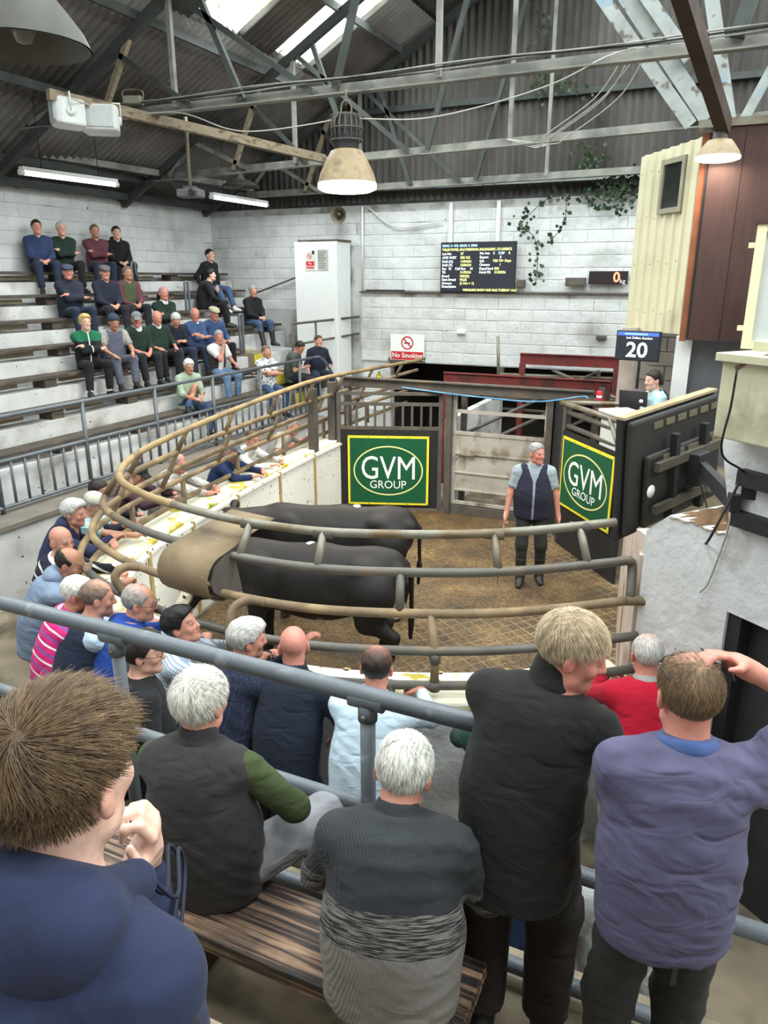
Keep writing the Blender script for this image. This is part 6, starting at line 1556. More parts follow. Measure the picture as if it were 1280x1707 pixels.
for i in range(72):
    q = R(95 + i * 2.5); c0, s0 = math.cos(q), math.sin(q); tk_.beam((0.08 + 0.37 * c0, -0.034, 0.37 * s0), (0.08 + (0.41 if i % 4 else 0.43) * c0, -0.034, (0.41 if i % 4 else 0.43) * s0), 0.004, 0.004)
tk_.build('scale_marks', M_SBLK, dl_)
for i, s_ in enumerate(('700', '600', '500', '400', '300', '200', '100', '2000', '900', '800')):
    q = R(127 + i * 10.5); text(dl_, s_, 0.08 + 0.48 * math.cos(q), -0.033, 0.48 * math.sin(q), 0.05 if s_ != '2000' else 0.06, M_SRED if s_ == '2000' else M_SBLK)
for z in (0.40, -0.40): MB().box((-0.68, -0.06, z - 0.02), (-0.60, 0.0, z + 0.03)).build('hinge', MATS['cream_frame'], dl_)
MB().box((-0.65, -0.12, 0.60), (0.65, 0.1, 0.63)).build('drip_board', M_BRN, dl_)

# ------------------------------------------------------------------ foreground railing and bench
fr = empty('terrace_railing', (-1.0, 2.22, 0.92), 0, 'grey three-bar pipe railing along the near terrace', 'railing')
for nm, z, r_ in (('top_rail', 1.10, 0.036), ('middle_rail', 0.59, 0.032), ('bottom_rail', 0.07, 0.032)):
    MB().tube([(-7.5, 0, z + 0.05), (-2.5, 0, z + 0.022), (2.6, 0, z - 0.012)], r_, 14).build(nm, M_RAIL, fr)
for x in (-4.9, -3.6, -2.33, -1.08, -0.68, -0.13, 0.47, 1.4):
    if x > -0.7: MB().tube([(x + 1.0, 0, 0), (x + 1.0, 0, 0.60)], 0.030, 12).build('post', M_RAIL, fr)
    else:
        MB().tube([(x + 1.0, 0, 0), (x + 1.0, 0, 1.09)], 0.030, 12).build('post', M_RAIL, fr)
        MB().tube([(x + 0.93, 0, 1.09), (x + 1.07, 0, 1.09)], 0.040, 14).build('tee_fitting', M_RAIL, fr); MB().tube([(x + 1.0, 0, 1.0), (x + 1.0, 0, 1.07)], 0.038, 12).build('clamp', M_RAIL, fr)
        MB().lathe([(0.010, 0), (0.010, 0.008), (0, 0.008)], (x + 1.0, -0.038, 1.03), 6, axis=(0, -1, 0)).build('grub_screw', M_GALV, fr)
def plank_mat():
    m, N, L, P = _nt('charred_plank')
    tc = N.new('ShaderNodeTexCoord'); mp = N.new('ShaderNodeMapping'); mp.inputs['Scale'].default_value = (1.0, 26, 26); L.new(tc.outputs['Object'], mp.inputs['Vector'])
    n = N.new('ShaderNodeTexNoise'); n.inputs['Scale'].default_value = 2.2; n.inputs['Detail'].default_value = 7; n.inputs['Distortion'].default_value = 0.6; L.new(mp.outputs['Vector'], n.inputs['Vector'])
    r = _ramp(N, [(0.38, srgb(34, 27, 25)), (0.48, srgb(74, 58, 52)), (0.55, srgb(140, 112, 92)), (0.70, srgb(176, 150, 124))]); L.new(n.outputs['Fac'], r.inputs['Fac'])
    n2_ = N.new('ShaderNodeTexNoise'); n2_.inputs['Scale'].default_value = 3.0; n2_.inputs['Detail'].default_value = 5; L.new(tc.outputs['Object'], n2_.inputs['Vector'])
    r2 = _ramp(N, [(0.36, (0.35, 0.33, 0.32)), (0.56, (1.2, 1.15, 1.1))]); L.new(n2_.outputs['Fac'], r2.inputs['Fac'])
    mx = N.new('ShaderNodeMix'); mx.data_type = 'RGBA'; mx.blend_type = 'MULTIPLY'; mx.inputs['Factor'].default_value = 1; L.new(r.outputs['Color'], mx.inputs['A']); L.new(r2.outputs['Color'], mx.inputs['B'])
    L.new(mx.outputs['Result'], P.inputs['Base Color']); P.inputs['Roughness'].default_value = 0.6
    b = N.new('ShaderNodeBump'); b.inputs['Distance'].default_value = 0.006; L.new(n.outputs['Fac'], b.inputs['Height']); L.new(b.outputs['Normal'], P.inputs['Normal'])
    return m
M_CHAR = plank_mat()
nb = empty('terrace_bench', (-1.3, 1.74, 0.92), 0, 'weathered dark plank bench on wooden blocks under the seated men', 'bench')
MB().box((-1.2, -0.16, 0.345), (0.82, 0.16, 0.41)).build('plank', M_CHAR, nb, 0.008)
for x in (-0.40, 0.60, -1.05): MB().box((x - 0.14, -0.13, 0.0), (x + 0.14, 0.13, 0.345)).build('block', M('dark_wood_block', srgb(66, 58, 50), 0.8, 0.3, 6, 0.004, 40), nb, 0.006)
o = MB().box((-2.2, 0.12, 2.12), (-0.3, 0.42, 2.18)).build('upper_bench', M_CHAR); tag(o, 'dark plank the boy in the navy hoodie sits on', 'bench')
for x in (-2.0, -0.5): MB().box((x - 0.1, 0.15, 1.9), (x + 0.1, 0.4, 2.12)).build('block', MATS['dark_wood_block'], o)

# ------------------------------------------------------------------ ivy
def ivy(label, px_pts, y, n, spread, seed):
    rg = random.Random(seed); path = smooth_path([at(px, py, y=y) for px, py in px_pts], 8)
    t_ = empty('ivy', path[0], 0, label, 'ivy'); o_ = path[0]
    MB().tube([p - o_ for p in path], 0.007, 5).build('stem', M('ivy_stem', srgb(70, 58, 46), 0.9), t_)
    lf = MB()
    for i in range(n):
        p = rg.choice(path) + Vector((rg.gauss(0, spread), -abs(rg.gauss(0, 0.03)), rg.gauss(0, spread * 0.7))) - o_
        s_ = rg.uniform(0.025, 0.05); a = rg.uniform(-1.2, 1.2); tilt = rg.uniform(-0.6, 0.4); sw_ = rg.uniform(-0.6, 0.6)
        pts = []
        for r_, q in ((1.1, -90), (0.75, -35), (1.0, 10), (0.55, 50), (1.15, 90), (0.55, 130), (1.0, 170), (0.75, 215)):
            q = R(q); x, z = r_ * s_ * math.cos(q), r_ * s_ * math.sin(q)
            x, z = x * math.cos(a) - z * math.sin(a), x * math.sin(a) + z * math.cos(a)
            pts.append(p + Vector((x, z * math.sin(tilt) + x * math.sin(sw_) * 0.5, z * math.cos(tilt))))
        lf.add(pts, [tuple(range(8))])
    lo = lf.build('leaf_cluster', M('ivy_leaf', srgb(40, 58, 36), 0.5, 0.3, 8), t_); lo['kind'] = 'stuff'
ivy('ivy trailing down the white wall above the wide screen', [(920, 325), (890, 350), (870, 375), (890, 395), (896, 430), (893, 470)], 14.28, 70, 0.09, 1)
ivy('thin ivy stem trailing down the wall left of the weight display', [(945, 328), (940, 370), (920, 400)], 14.28, 22, 0.05, 2)
ivy('dense ivy spilling over the wall top beside the cream cladding', [(985, 322), (1010, 335), (1040, 330), (1065, 325)], 14.28, 120, 0.16, 3)
ivy('ivy clump on the gable sheets above the lower girt', [(985, 280), (982, 260), (988, 240)], 14.4, 60, 0.12, 4)
ivy('ivy patch high on the gable behind the near tie bar', [(900, 135), (920, 140), (960, 150)], 14.4, 60, 0.16, 5)
ivy('faint ivy runner up the middle of the gable', [(895, 15), (905, 60), (890, 130)], 14.4, 24, 0.12, 6)
ivy('ivy along the girt near the cream cladding', [(1000, 310), (1040, 300), (1060, 295)], 14.3, 80, 0.12, 7)

o = MB().tube([at(428, 488, y=14.3), at(492, 463, y=14.3)], 0.018, 8).build('wall_handrail', M_STEEL); tag(o, 'thin grey handrail sloping up the back wall left of the booth', 'handrail')
# ------------------------------------------------------------------ cattle
def bullock(label, loc, yaw, s, head_down=0.0, head_turn=0.0, sticker=(0.05, -0.05)):
    root = empty('bullock', loc, R(yaw), label, 'cattle', 'dark cattle in the sale ring')
    q = lambda x, y, z: V3(x, y, z) * s
    P = [ell(q(0, -0.02, 0.93), q(0.295, 0.74, 0.335), 0.10), ell(q(0, 0.50, 0.93), q(0.235, 0.30, 0.35), 0.10), ell(q(0, -0.60, 0.98), q(0.265, 0.30, 0.30), 0.10), ell(q(0, -0.05, 0.80), q(0.27, 0.50, 0.27), 0.08),
         cap(q(0, 0.58, 1.17), q(0, -0.10, 1.165), 0.10 * s, 0.105 * s, k=0.10), cap(q(0, -0.10, 1.165), q(0, -0.78, 1.19), 0.105 * s, 0.085 * s, k=0.10),
         ell(q(0.17, -0.52, 1.15), q(0.07, 0.11, 0.06), 0.08), ell(q(-0.17, -0.52, 1.15), q(0.07, 0.11, 0.06), 0.08), ell(q(0.10, -0.86, 1.08), q(0.06, 0.07, 0.08), 0.08), ell(q(-0.10, -0.86, 1.08), q(0.06, 0.07, 0.08), 0.08)]
    for sx in (-1, 1):     # shoulder blade, ribs' hollow before the hip, stifle
        P += [ell(q(sx * 0.17, 0.46, 0.98), q(0.09, 0.15, 0.24), 0.06, rotx(-0.25)), ell(q(sx * 0.34, -0.34, 0.98), q(0.06, 0.14, 0.14), 0.08, None, True), ell(q(sx * 0.30, 0.26, 0.80), q(0.05, 0.06, 0.22), 0.08, None, True), ell(q(sx * 0.20, -0.62, 0.86), q(0.11, 0.20, 0.26), 0.07)]
    Rt = rotz(head_turn); pl = q(0, 0.68, 1.08); hp = lambda x, y, z: pl + Rt @ q(x, y - 0.68, z - 1.08 - head_down * max(0, y - 0.68))
    P += [cap(pl, hp(0, 1.10, 1.20), 0.20 * s, 0.135 * s, k=0.12), cap(q(0, 0.70, 0.86), hp(0, 1.08, 1.10), 0.13 * s, 0.09 * s, k=0.10),
          ell(hp(0, 1.18, 1.24), q(0.115, 0.14, 0.13), 0.06), cap(hp(0, 1.22, 1.20), hp(0, 1.50, 1.00), 0.105 * s, 0.078 * s, k=0.05), ell(hp(0, 1.54, 0.98), q(0.082, 0.06, 0.065), 0.04)]
    for sx in (-1, 1):
        P += [cap(hp(sx * 0.10, 1.12, 1.30), hp(sx * 0.25, 1.06, 1.31), 0.030 * s, 0.050 * s, k=0.03), cap(hp(sx * 0.25, 1.06, 1.31), hp(sx * 0.33, 1.05, 1.29), 0.048 * s, 0.018 * s, k=0.03),
              ell(hp(sx * 0.10, 1.27, 1.23), q(0.022, 0.03, 0.025), 0.02)]
        P += [cap(q(sx * 0.17, 0.52, 0.80), q(sx * 0.165, 0.54, 0.42), 0.115 * s, 0.058 * s, k=0.06), cap(q(sx * 0.165, 0.54, 0.42), q(sx * 0.165, 0.53, 0.10), 0.056 * s, 0.042 * s, k=0.03), cap(q(sx * 0.165, 0.54, 0.09), q(sx * 0.165, 0.57, 0.03), 0.048 * s, 0.055 * s, k=0.02)]
        yo = 0.06 * sx
        P += [cap(q(sx * 0.17, -0.62, 0.90), q(sx * 0.18, -0.50 + yo, 0.60), 0.19 * s, 0.115 * s, k=0.08), cap(q(sx * 0.18, -0.52 + yo, 0.62), q(sx * 0.17, -0.76 + yo, 0.45), 0.105 * s, 0.060 * s, k=0.05),
              cap(q(sx * 0.17, -0.76 + yo, 0.46), q(sx * 0.17, -0.70 + yo, 0.10), 0.056 * s, 0.044 * s, k=0.03), cap(q(sx * 0.17, -0.69 + yo, 0.09), q(sx * 0.17, -0.65 + yo, 0.03), 0.050 * s, 0.057 * s, k=0.02)]
    P += [cap(q(0, -0.84, 1.20), q(0, -0.955, 1.05), 0.035 * s, 0.030 * s, k=0.03), cap(q(0, -0.955, 1.05), q(0.01, -0.96, 0.62), 0.027 * s, 0.020 * s, k=0.02), cap(q(0.01, -0.96, 0.62), q(0.02, -0.95, 0.38), 0.035 * s, 0.022 * s, k=0.02), clip((0, 0, -1), q(0, 0, 0.004))]
    def col(V):
        L = V / s; x, y, z = L[:, 0], L[:, 1], L[:, 2]
        out = np.tile(np.array(srgb(20, 17, 17)), (len(V), 1))
        br = ss(1.0, 1.25, z)[:, None] * 0.35; out = out * (1 - br) + np.array(srgb(46, 34, 29)) * br  # brown sheen along the back, painted into the hide colour by height
        n = 0.03 * np.sin(x * 23 + z * 17) + 0.03 * np.sin(y * 19 + z * 31)
        def paint(f, c): f = np.clip(f, 0, 1)[:, None]; out[:] = out * (1 - f) + np.array(c) * f
        hd = ((V - hp(0, 1.30, 1.15)) @ Rt) / s
        paint(ss(-0.06, 0.0, hd[:, 1] + n) * (y > 0.6), srgb(226, 218, 200)); paint((ss(0.10, 0.04, np.abs(hd[:, 0]) + n) * ss(-0.25, -0.2, hd[:, 1]) * (hd[:, 2] < -0.06) * (y > 0.8)), srgb(220, 210, 190))
        paint(ss(0.20, 0.14, z + n) * (y < -0.3), srgb(206, 196, 172)); paint(ss(0.60, 0.54, z + n) * ss(-0.42, -0.34, y) * ss(-0.05, -0.12, y), srgb(196, 180, 150))
        paint((z < 0.045) * 1.0, srgb(70, 60, 48))
        return out
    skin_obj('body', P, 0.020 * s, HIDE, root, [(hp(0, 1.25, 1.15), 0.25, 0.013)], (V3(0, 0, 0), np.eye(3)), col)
    top = 1.292 * s
    MB().lathe([(0.045, -0.05), (0.045, 0.0), (0.03, 0.006), (0, 0.008)], (0.02, sticker[1] * s, top + 0.0), 18).build('lot_sticker', M_SWHITE, root)
    for sx in (-1, 1):
        e = hp(sx * 0.27, 1.10, 1.28); d = Rt @ V3(0.2 * sx, 1, -0.3)
        MB().lathe([(0.0, 0.03), (0.034, 0.03), (0.034, 0.036), (0, 0.036)], tuple(e), 12, axis=tuple(d)).build('ear_tag', M_YEL, root)
        w = hp(sx * 0.108, 1.285, 1.235); MB().lathe([(0.0, 0.02), (0.012, 0.014), (0.018, 0.0)], tuple(w), 12, axis=tuple(Rt @ V3(sx, 0.4, 0.1))).build('eye', M_SBLK, root)
bullock('dark bullock nearest the camera, white hind feet, pale flank patch', (-3.20, 5.46, 0.012), 104, 0.95, 0.85, 0.12, sticker=(0, 0.02))
bullock('dark bullock standing farther off, white face and raised ear', (-3.58, 6.58, 0.012), 110, 0.95, 0.10, 0.5, sticker=(0, -0.25))
# ------------------------------------------------------------------ clothes
def K(name, rgb, **kw): return cloth(name, srgb(*rgb), **kw)
NAVY = K('navy_cloth', (34, 38, 52)); NAVYB = K('blue_navy_shirt', (44, 56, 88)); BLACKC = K('black_cloth', (30, 30, 33)); DKGREEN = K('dark_green_knit', (34, 50, 43)); MAROON = K('maroon_knit', (100, 58, 68))
OLIVE = K('olive_gilet', (74, 82, 62)); BLUEK = K('blue_knit', (58, 78, 116)); DENIM = K('denim', (62, 82, 112)); LDENIM = K('light_denim', (98, 124, 156)); DKTROU = K('dark_trousers', (40, 40, 46)); NAVYT = K('navy_trousers', (40, 48, 66))
GREYW = K('grey_work_cloth', (92, 96, 112)); SAGE = K('sage_shirt', (150, 168, 148), kind='placket'); WHITEC = K('white_shirt', (214, 214, 212), kind='placket'); FLORAL = K('floral_shirt', (222, 222, 222), kind='floral', cols=[(srgb(56, 58, 66),)], period=0.045)
GREYTEE = K('grey_tee', (150, 148, 144)); DGREYTEE = K('slate_tee', (74, 78, 76)); TRACK = K('green_black_tracksuit', (30, 32, 34), kind='yoke', cols=[(srgb(28, 98, 68),)], z0=-0.11); QUILT = K('black_quilted_gilet', (50, 48, 48), fold=0.02)
CAPGREY = M('grey_tweed_cap', srgb(84, 82, 84), 0.9, 0.25, 60); CAPCREAM = M('cream_tweed_cap', srgb(168, 162, 138), 0.9, 0.2, 60); CAPNAVY = M('navy_cap', srgb(48, 58, 78), 0.9, 0.15, 40); CAPBLK = M('black_cap', srgb(26, 26, 28), 0.9, 0.1); CAPBEIGE = M('pale_beige_cap', srgb(190, 184, 170), 0.9, 0.1, 20); CAPOL = M('grey_peaked_cap', srgb(110, 114, 116), 0.9, 0.2, 30)
# arm poses for a seated figure (left wrist, right wrist, poles, hand directions)
X_ARMS = dict(hl=(0.13, 0.21, 0.35), hr=(-0.13, 0.24, 0.30), el=(-1, 0.1, -0.5), er=(1, 0.1, -0.5), hdir=((1, 0.1, 0.1), (-1, 0.05, 0.1)))
KNEES = dict(hl=(-0.15, 0.36, 0.20), hr=(0.15, 0.36, 0.20))
CLASP = dict(hl=(-0.05, 0.33, 0.17), hr=(0.06, 0.34, 0.16), curl=(0.9, 0.9), hdir=((0.5, 0.8, -0.2), (-0.5, 0.8, -0.2)))
PHONE = dict(hl=(-0.06, 0.30, 0.27), hr=(0.07, 0.30, 0.27), hdir=((0.4, 0.7, 0.3), (-0.4, 0.7, 0.3)), curl=(0.9, 0.9))
G1 = 'onlookers seated in the far stand'
def row(label, px, py, k, yaw=-118, at_=None, **kw):
    a = dict(sit=True, group=G1, lean=11, s=0.93, pel=(0, 0, 0.085), fl=(-0.13, 0.44, -0.27), fr=(0.13, 0.46, -0.27)); a.update(kw)
    return person(label, ('row', px, py, *(at_ or (row_x(k) - 0.02, row_z(k)))), yaw, **a)
# top row
row('dark-haired man in a navy blue shirt, leftmost on the top bench', 61, 385, 6, top=NAVYB, bottom=NAVYT, hair='dark', style='short', skin='ruddy', **CLASP)
row('grey-haired man in dark green fleece with arms folded on the top bench', 102, 388, 6, -115, top=DKGREEN, bottom=BLACKC, hair='lightgrey', vest=None, fr=(0.2, 0.55, -0.3), **X_ARMS)
row('man in a maroon jumper with arms folded on the top bench', 158, 392, 6, top=MAROON, bottom=NAVYT, hair='greybrown', beard=0.4, skin='ruddy', **X_ARMS)
row('young man in a black hooded top, rightmost of the four by the wall', 194, 388, 6, top=BLACKC, hood=True, bottom=BLACKC, hair='dark', style='short', skin='pale', fr=(0.2, 0.66, -0.26), **CLASP)
# second group
row('man in flat cap and navy zip top with arms folded', 113, 453, 4, -105, top=NAVY, collar='stand', bottom=NAVYT, hair='grey', cap_='flat', cap_mat=CAPNAVY, head=(-25, 0, 0), skin='red', w=1.12, belly=0.04, **X_ARMS)
row('man in grey flat cap and dark navy jumper, hands clasped', 175, 452, 4, -112, top=NAVY, bottom=DKTROU, hair='grey', cap_='flat', cap_mat=CAPGREY, head=(-10, 5, 0), w=1.1, skin='ruddy', **CLASP)
row('gaunt man in an olive gilet leaning forward beside two capped men', 213, 457, 4, -108, top=MAROON, vest=(OLIVE, 0.0), bottom=DKTROU, hair='greybrown', lean=18, skin='tan', **CLASP)
row('balding man in dark green jumper with arms folded, alone below the hoop rail', 273, 489, 3, -110, top=DKGREEN, collar='polo', collar_mat=WHITEC, bottom=DKTROU, hair='grey', style='balding', skin='red', **X_ARMS)
row('young man in black top resting his chin on his hand', 351, 462, 4, -60, top=BLACKC, bottom=BLACKC, hair='black', style='thick', lean=28, skin='pale', head=(10, 0, 0), hl=(-0.02, 0.28, 0.36), hr=(0.12, 0.42, 0.12), hdir=((0.2, 0.1, 1), None))
row('dark-haired person in jeans half hidden behind the young man in black', 350, 447, 5, -95, top=BLACKC, bottom=DENIM, hair='black', skin='fair', fl=(-0.05, 0.60, -0.34), fr=(0.2, 0.62, -0.36), s=0.95, shoe=M('white_trainer', srgb(214, 212, 208), 0.6))
row('man in black shirt, jeans and wellington boots sitting apart', 422, 487, 3, -108, top=BLACKC, collar='polo', bottom=DENIM, boots=True, hair='grey', style='short', skin='ruddy', fl=(-0.17, 0.46, -0.33), fr=(0.14, 0.52, -0.33), head=(-10, 8, 0), w=1.05, **CLASP)
# third group, a line of eight on the third bench
row('blond boy in a black and green tracksuit at the left end of the line', 142, 541, 2, -112, s=0.92, top=TRACK, bottom=BLACKC, hair='blond', style='thick', skin='pale', fl=(-0.12, 0.40, -0.30), fr=(0.22, 0.50, -0.28), socks=M('white_sock', srgb(220, 220, 220), 0.9), **X_ARMS)
row('man in navy beanie and grey work gilet, hands on knees', 190, 540, 2, -112, top=GREYTEE, vest=(GREYW, 0.0), sleeve='short', bottom=GREYW, hair='grey', cap_='beanie', cap_mat=CAPNAVY, lean=22, head=(-5, 18, 0), skin='tan', w=1.1, hl=(-0.13, 0.42, 0.20), hr=(0.17, 0.44, 0.18))
row('man in grey peaked cap and dark green jumper leaning on his knees', 228, 534, 2, -108, top=DKGREEN, collar='polo', collar_mat=WHITEC, sleeve='roll', bottom=DKTROU, hair='lightgrey', cap_='peaked', cap_mat=CAPOL, lean=20, head=(-25, 10, 0), skin='red', w=1.1, **CLASP)
row('bald-crowned man in dark green jumper with sleeves rolled, watch on wrist', 262, 530, 2, -108, top=DKGREEN, sleeve='roll', collar='polo', collar_mat=WHITEC, bottom=BLACKC, hair='grey', style='horseshoe', lean=16, head=(-12, 12, 0), skin='red', w=1.15, belly=0.04, **KNEES)
row('grey-haired man in navy looking down at his phone', 293, 536, 2, -105, top=NAVY, bottom=NAVYT, hair='lightgrey', lean=24, head=(-15, 40, 0), skin='ruddy', **PHONE)
row('bald man in bright blue jumper with arms folded', 325, 524, 2, -100, top=BLUEK, collar='polo', collar_mat=WHITEC, sleeve='roll', bottom=NAVYT, hair='grey', style='horseshoe', lean=10, head=(-25, 12, 0), skin='red', w=1.15, belly=0.05, **X_ARMS)
row('man in cream flat cap and blue jumper gripping the hoop rail', 357, 530, 2, -108, top=BLUEK, bottom=BLACKC, hair='grey', cap_='flat', cap_mat=CAPCREAM, lean=14, head=(-5, 10, 0), skin='red', w=1.1, hl=(-0.15, 0.30, 0.20), hr=(0.50, 0.26, 0.36))
# front
row('white-haired man in sage green shirt hugging his raised knee', 315, 606, 0, -112, top=SAGE, collar='polo', bottom=DENIM, sleeve='roll', hair='white', lean=16, head=(-8, 14, 0), skin='tan', fl=(-0.12, 0.42, -0.35), fr=(0.20, 0.34, 0.05), hl=(-0.02, 0.40, 0.22), hr=(0.10, 0.40, 0.20))
row('grey-haired man in black gilet and light jeans, hand at his mouth', 365, 573, 1, -98, top=WHITEC, vest=(QUILT, 0.06), sleeve='short', bottom=LDENIM, hair='grey', lean=22, head=(-30, 10, 0), skin='red', w=1.1, hl=(-0.10, 0.40, 0.20), hr=(0.03, 0.27, 0.50), hdir=(None, (0, 0.1, 1)), fl=(-0.14, 0.36, -0.38), fr=(0.16, 0.44, -0.38), shoe=M('brown_boot', srgb(86, 70, 58), 0.7))
row('man in white floral shirt with arms folded on the front bench', 444, 580, 0, -112, top=FLORAL, collar='polo', sleeve='short', bottom=DENIM, hair='greybrown', beard=0.35, lean=4, skin='ruddy', w=1.05, belly=0.03, fl=(-0.16, 0.34, -0.42), fr=(0.14, 0.36, -0.42), **X_ARMS)
row('dark-haired man in slate T-shirt bent over his phone by the booth', 500, 558, 0, -75, at_=(-7.68, 1.62), top=DGREYTEE, sleeve='short', bottom=DKTROU, hair='dark', lean=24, head=(-20, 32, 0), skin='tan', fl=(-0.14, 0.42, -0.35), fr=(0.12, 0.44, -0.35), **PHONE)
row('young man in navy polo perched beside the white booth, watch on wrist', 531, 563, 0, -130, at_=(-7.58, 1.62), top=NAVY, collar='polo', sleeve='roll', bottom=NAVYT, hair='brown', lean=4, head=(15, 0, -8), skin='ruddy', hl=(-0.20, 0.16, 0.10), hr=(0.26, 0.20, 0.06), fl=(-0.14, 0.40, -0.36), fr=(0.16, 0.34, -0.38))

# ------------------------------------------------------------------ onlookers leaning on the ring
G2 = 'onlookers leaning on the ring rails'
def lean_(label, px, py, yaw, **kw):
    a = dict(group=G2, lean=32, plean=12, lod='mid', hl=(-0.16, 0.52, 1.18), hr=(0.16, 0.54, 1.18), el=(-0.8, -0.3, -0.6), er=(0.8, -0.3, -0.6), hdir=((0.8, 0.5, 0), (-0.8, 0.5, 0)), palm=((0, 0, -1), (0, 0, -1)), pel=(0, -0.06, 0.90), bottom=DKTROU, kl=(-0.1, 1, 0), kr=(0.1, 1, 0)); a.update(kw)
    return person(label, ('px', px, py, 0.0), yaw, **a)
lean_('bald man in pale grey T-shirt stretched along the far end of the ring wall', 487, 712, -75, lod='far', s=0.97, top=GREYTEE, sleeve='short', hair='grey', style='crop', skin='red', lean=42, head=(-10, 10, 0), hl=(-0.30, 0.42, 1.25), hr=(0.34, 0.30, 1.24), hdir=(None, None), beard=0.4)
lean_('brown-haired man in white shirt leaning on the mossy ring wall', 421, 733, -85, lod='far', s=0.96, top=WHITEC, collar='polo', hair='brown', skin='ruddy', head=(-15, 12, 0))
lean_('man in grey peaked cap and navy fleece peering over the ring wall', 388, 752, -80, lod='far', s=0.94, top=K('navy_fleece', (32, 48, 84)), cap_='peaked', cap_mat=CAPOL, hair='grey', skin='red', head=(-10, 18, 0), w=1.1)
lean_('heavy man in white checked shirt and open collar, hands over the ring wall', 296, 772, -75, s=0.97, top=K('white_check_shirt', (204, 200, 194), kind='check', cols=[(srgb(150, 140, 136), 0.0, 0.25)], period=0.03), collar='polo', hair='grey', style='balding', skin='red', head=(-5, 10, 0), w=1.15, belly=0.05, hl=(-0.10, 0.62, 1.16), hr=(0.14, 0.64, 1.16))
lean_('man in black cap and maroon jacket behind the curving pipes', 232, 790, -70, lod='far', s=0.95, top=K('plum_jacket', (70, 48, 56)), cap_='peaked', cap_mat=CAPBLK, hair='dark', skin='ruddy', head=(-30, 25, 0))
lean_('dark-haired man half hidden behind pipes left of the maroon jacket', 166, 819, -60, lod='far', s=0.98, top=NAVY, hair='dark', skin='tan', head=(-20, 10, 0))
lean_('man in pale beige cap and teal striped shirt reaching over the wall', 158, 842, -58, s=0.96, top=K('teal_stripe', (120, 176, 184), kind='vstripes', cols=[(srgb(210, 222, 222), 0.0, 0.5)], period=0.02), cap_='peaked', cap_mat=CAPBEIGE, hair='grey', skin='tan', sleeve='short', head=(-20, 18, 0), hl=(-0.10, 0.55, 1.2), hr=(0.24, 0.72, 1.2))
lean_('grey-haired man in navy hooded coat with arms folded on the pipe', 124, 855, -62, top=K('navy_hood_coat', (44, 46, 74)), hood=True, hair='lightgrey', style='thick', skin='ruddy', head=(-10, 8, 0), w=1.1, hl=(0.02, 0.50, 1.22), hr=(0.0, 0.52, 1.26))
lean_('bald man in navy and white striped jumper staring back', 103, 903, -52, lod='mid', top=K('navy_white_stripe', (28, 30, 44), kind='stripes', cols=[(srgb(214, 212, 208), 0.0, 0.22)], period=0.085), hair='grey', style='bald', skin='ruddy', beard=0.25, head=(-42, 6, 0), w=1.1, lean=24, bottom=DENIM)
lean_('balding man in pale blue hoodie bowed over the rail', 116, 940, -45, top=K('pale_blue_hoodie', (122, 138, 160)), hood=True, hair='dark', style='horseshoe', skin='tan', beard=0.5, head=(-18, 22, 0), lean=36, bottom=LDENIM, w=1.05, hr=(0.25, 0.62, 1.35))
lean_('white-haired man in pink polo shirt with white and purple stripes', 131, 990, -35, top=K('pink_stripe_polo', (204, 40, 116), kind='stripes', cols=[(srgb(236, 220, 226), 0.0, 0.13), (srgb(120, 84, 150), 0.5, 0.66)], period=0.105), collar='polo', hair='white', skin='red', head=(-20, 12, 0), lean=26, w=1.15, belly=0.05)
lean_('grey-haired man in navy gilet between the pink and royal blue tops', 164, 997, -28, top=K('pale_blue_sleeve_shirt', (176, 196, 214)), vest=(K('navy_gilet', (34, 42, 60)), 0.0), hair='greybrown', style='balding', skin='ruddy', head=(-18, 10, 0), lean=26, w=1.12)
lean_('man in royal blue fleece with glasses and thinning hair', 233, 1005, -28, top=K('royal_blue_fleece', (34, 66, 144)), collar='stand', hair='grey', style='balding', skin='ruddy', spec=True, head=(-30, 10, 0), lean=28, w=1.15, belly=0.04)
lean_('dark-haired man in blue checked shirt lifting his chin', 303, 1043, -50, top=K('blue_check_shirt', (206, 212, 218), kind='check', cols=[(srgb(96, 116, 146), 0.0, 0.3)], period=0.020), collar='polo', hair='black', style='thick', skin='ruddy', head=(-20, -14, 0), lean=30, s=0.97, hl=(-0.05, 0.50, 1.30), hr=(0.20, 0.58, 1.30))
lean_('dark-haired man in black T-shirt and glasses standing in the second row', 240, 1088, -38, top=BLACKC, sleeve='short', hair='dark', style='thick', skin='fair', spec=True, head=(-22, 4, 0), lean=6, plean=0, pel=(0, 0, 0.92), hl=(-0.22, 0.12, 0.9), hr=(0.22, 0.12, 0.9), hdir=(None, None), w=1.1, belly=0.04)
lean_('grey-haired man in dotted navy jumper, wristwatch at his chin', 413, 1066, -15, top=K('navy_dot_jumper', (33, 38, 57), kind='dots', cols=[(srgb(58, 66, 90),)], period=0.016), collar='crew', hair='lightgrey', style='thick', skin='ruddy', head=(-28, 8, 0), lean=26, w=1.1, belly=0.05, hl=(-0.14, 0.50, 1.22), hr=(0.16, 0.42, 1.36), hdir=((0.8, 0.4, 0), (-0.3, 0.3, 0.9)))
lean_('bald bearded man in navy jacket and jeans, hand raised to his face', 489, 1078, 8, top=K('navy_softshell', (33, 39, 54)), collar='stand', hair='dark', style='bald', beard=0.75, skin='red', head=(28, 10, 0), lean=24, w=1.12, bottom=K('dark_denim', (44, 54, 72)), hl=(-0.08, 0.42, 1.36), hr=(0.22, 0.20, 0.94), hdir=((0.4, 0.3, 0.8), (0, 0.2, -1)))
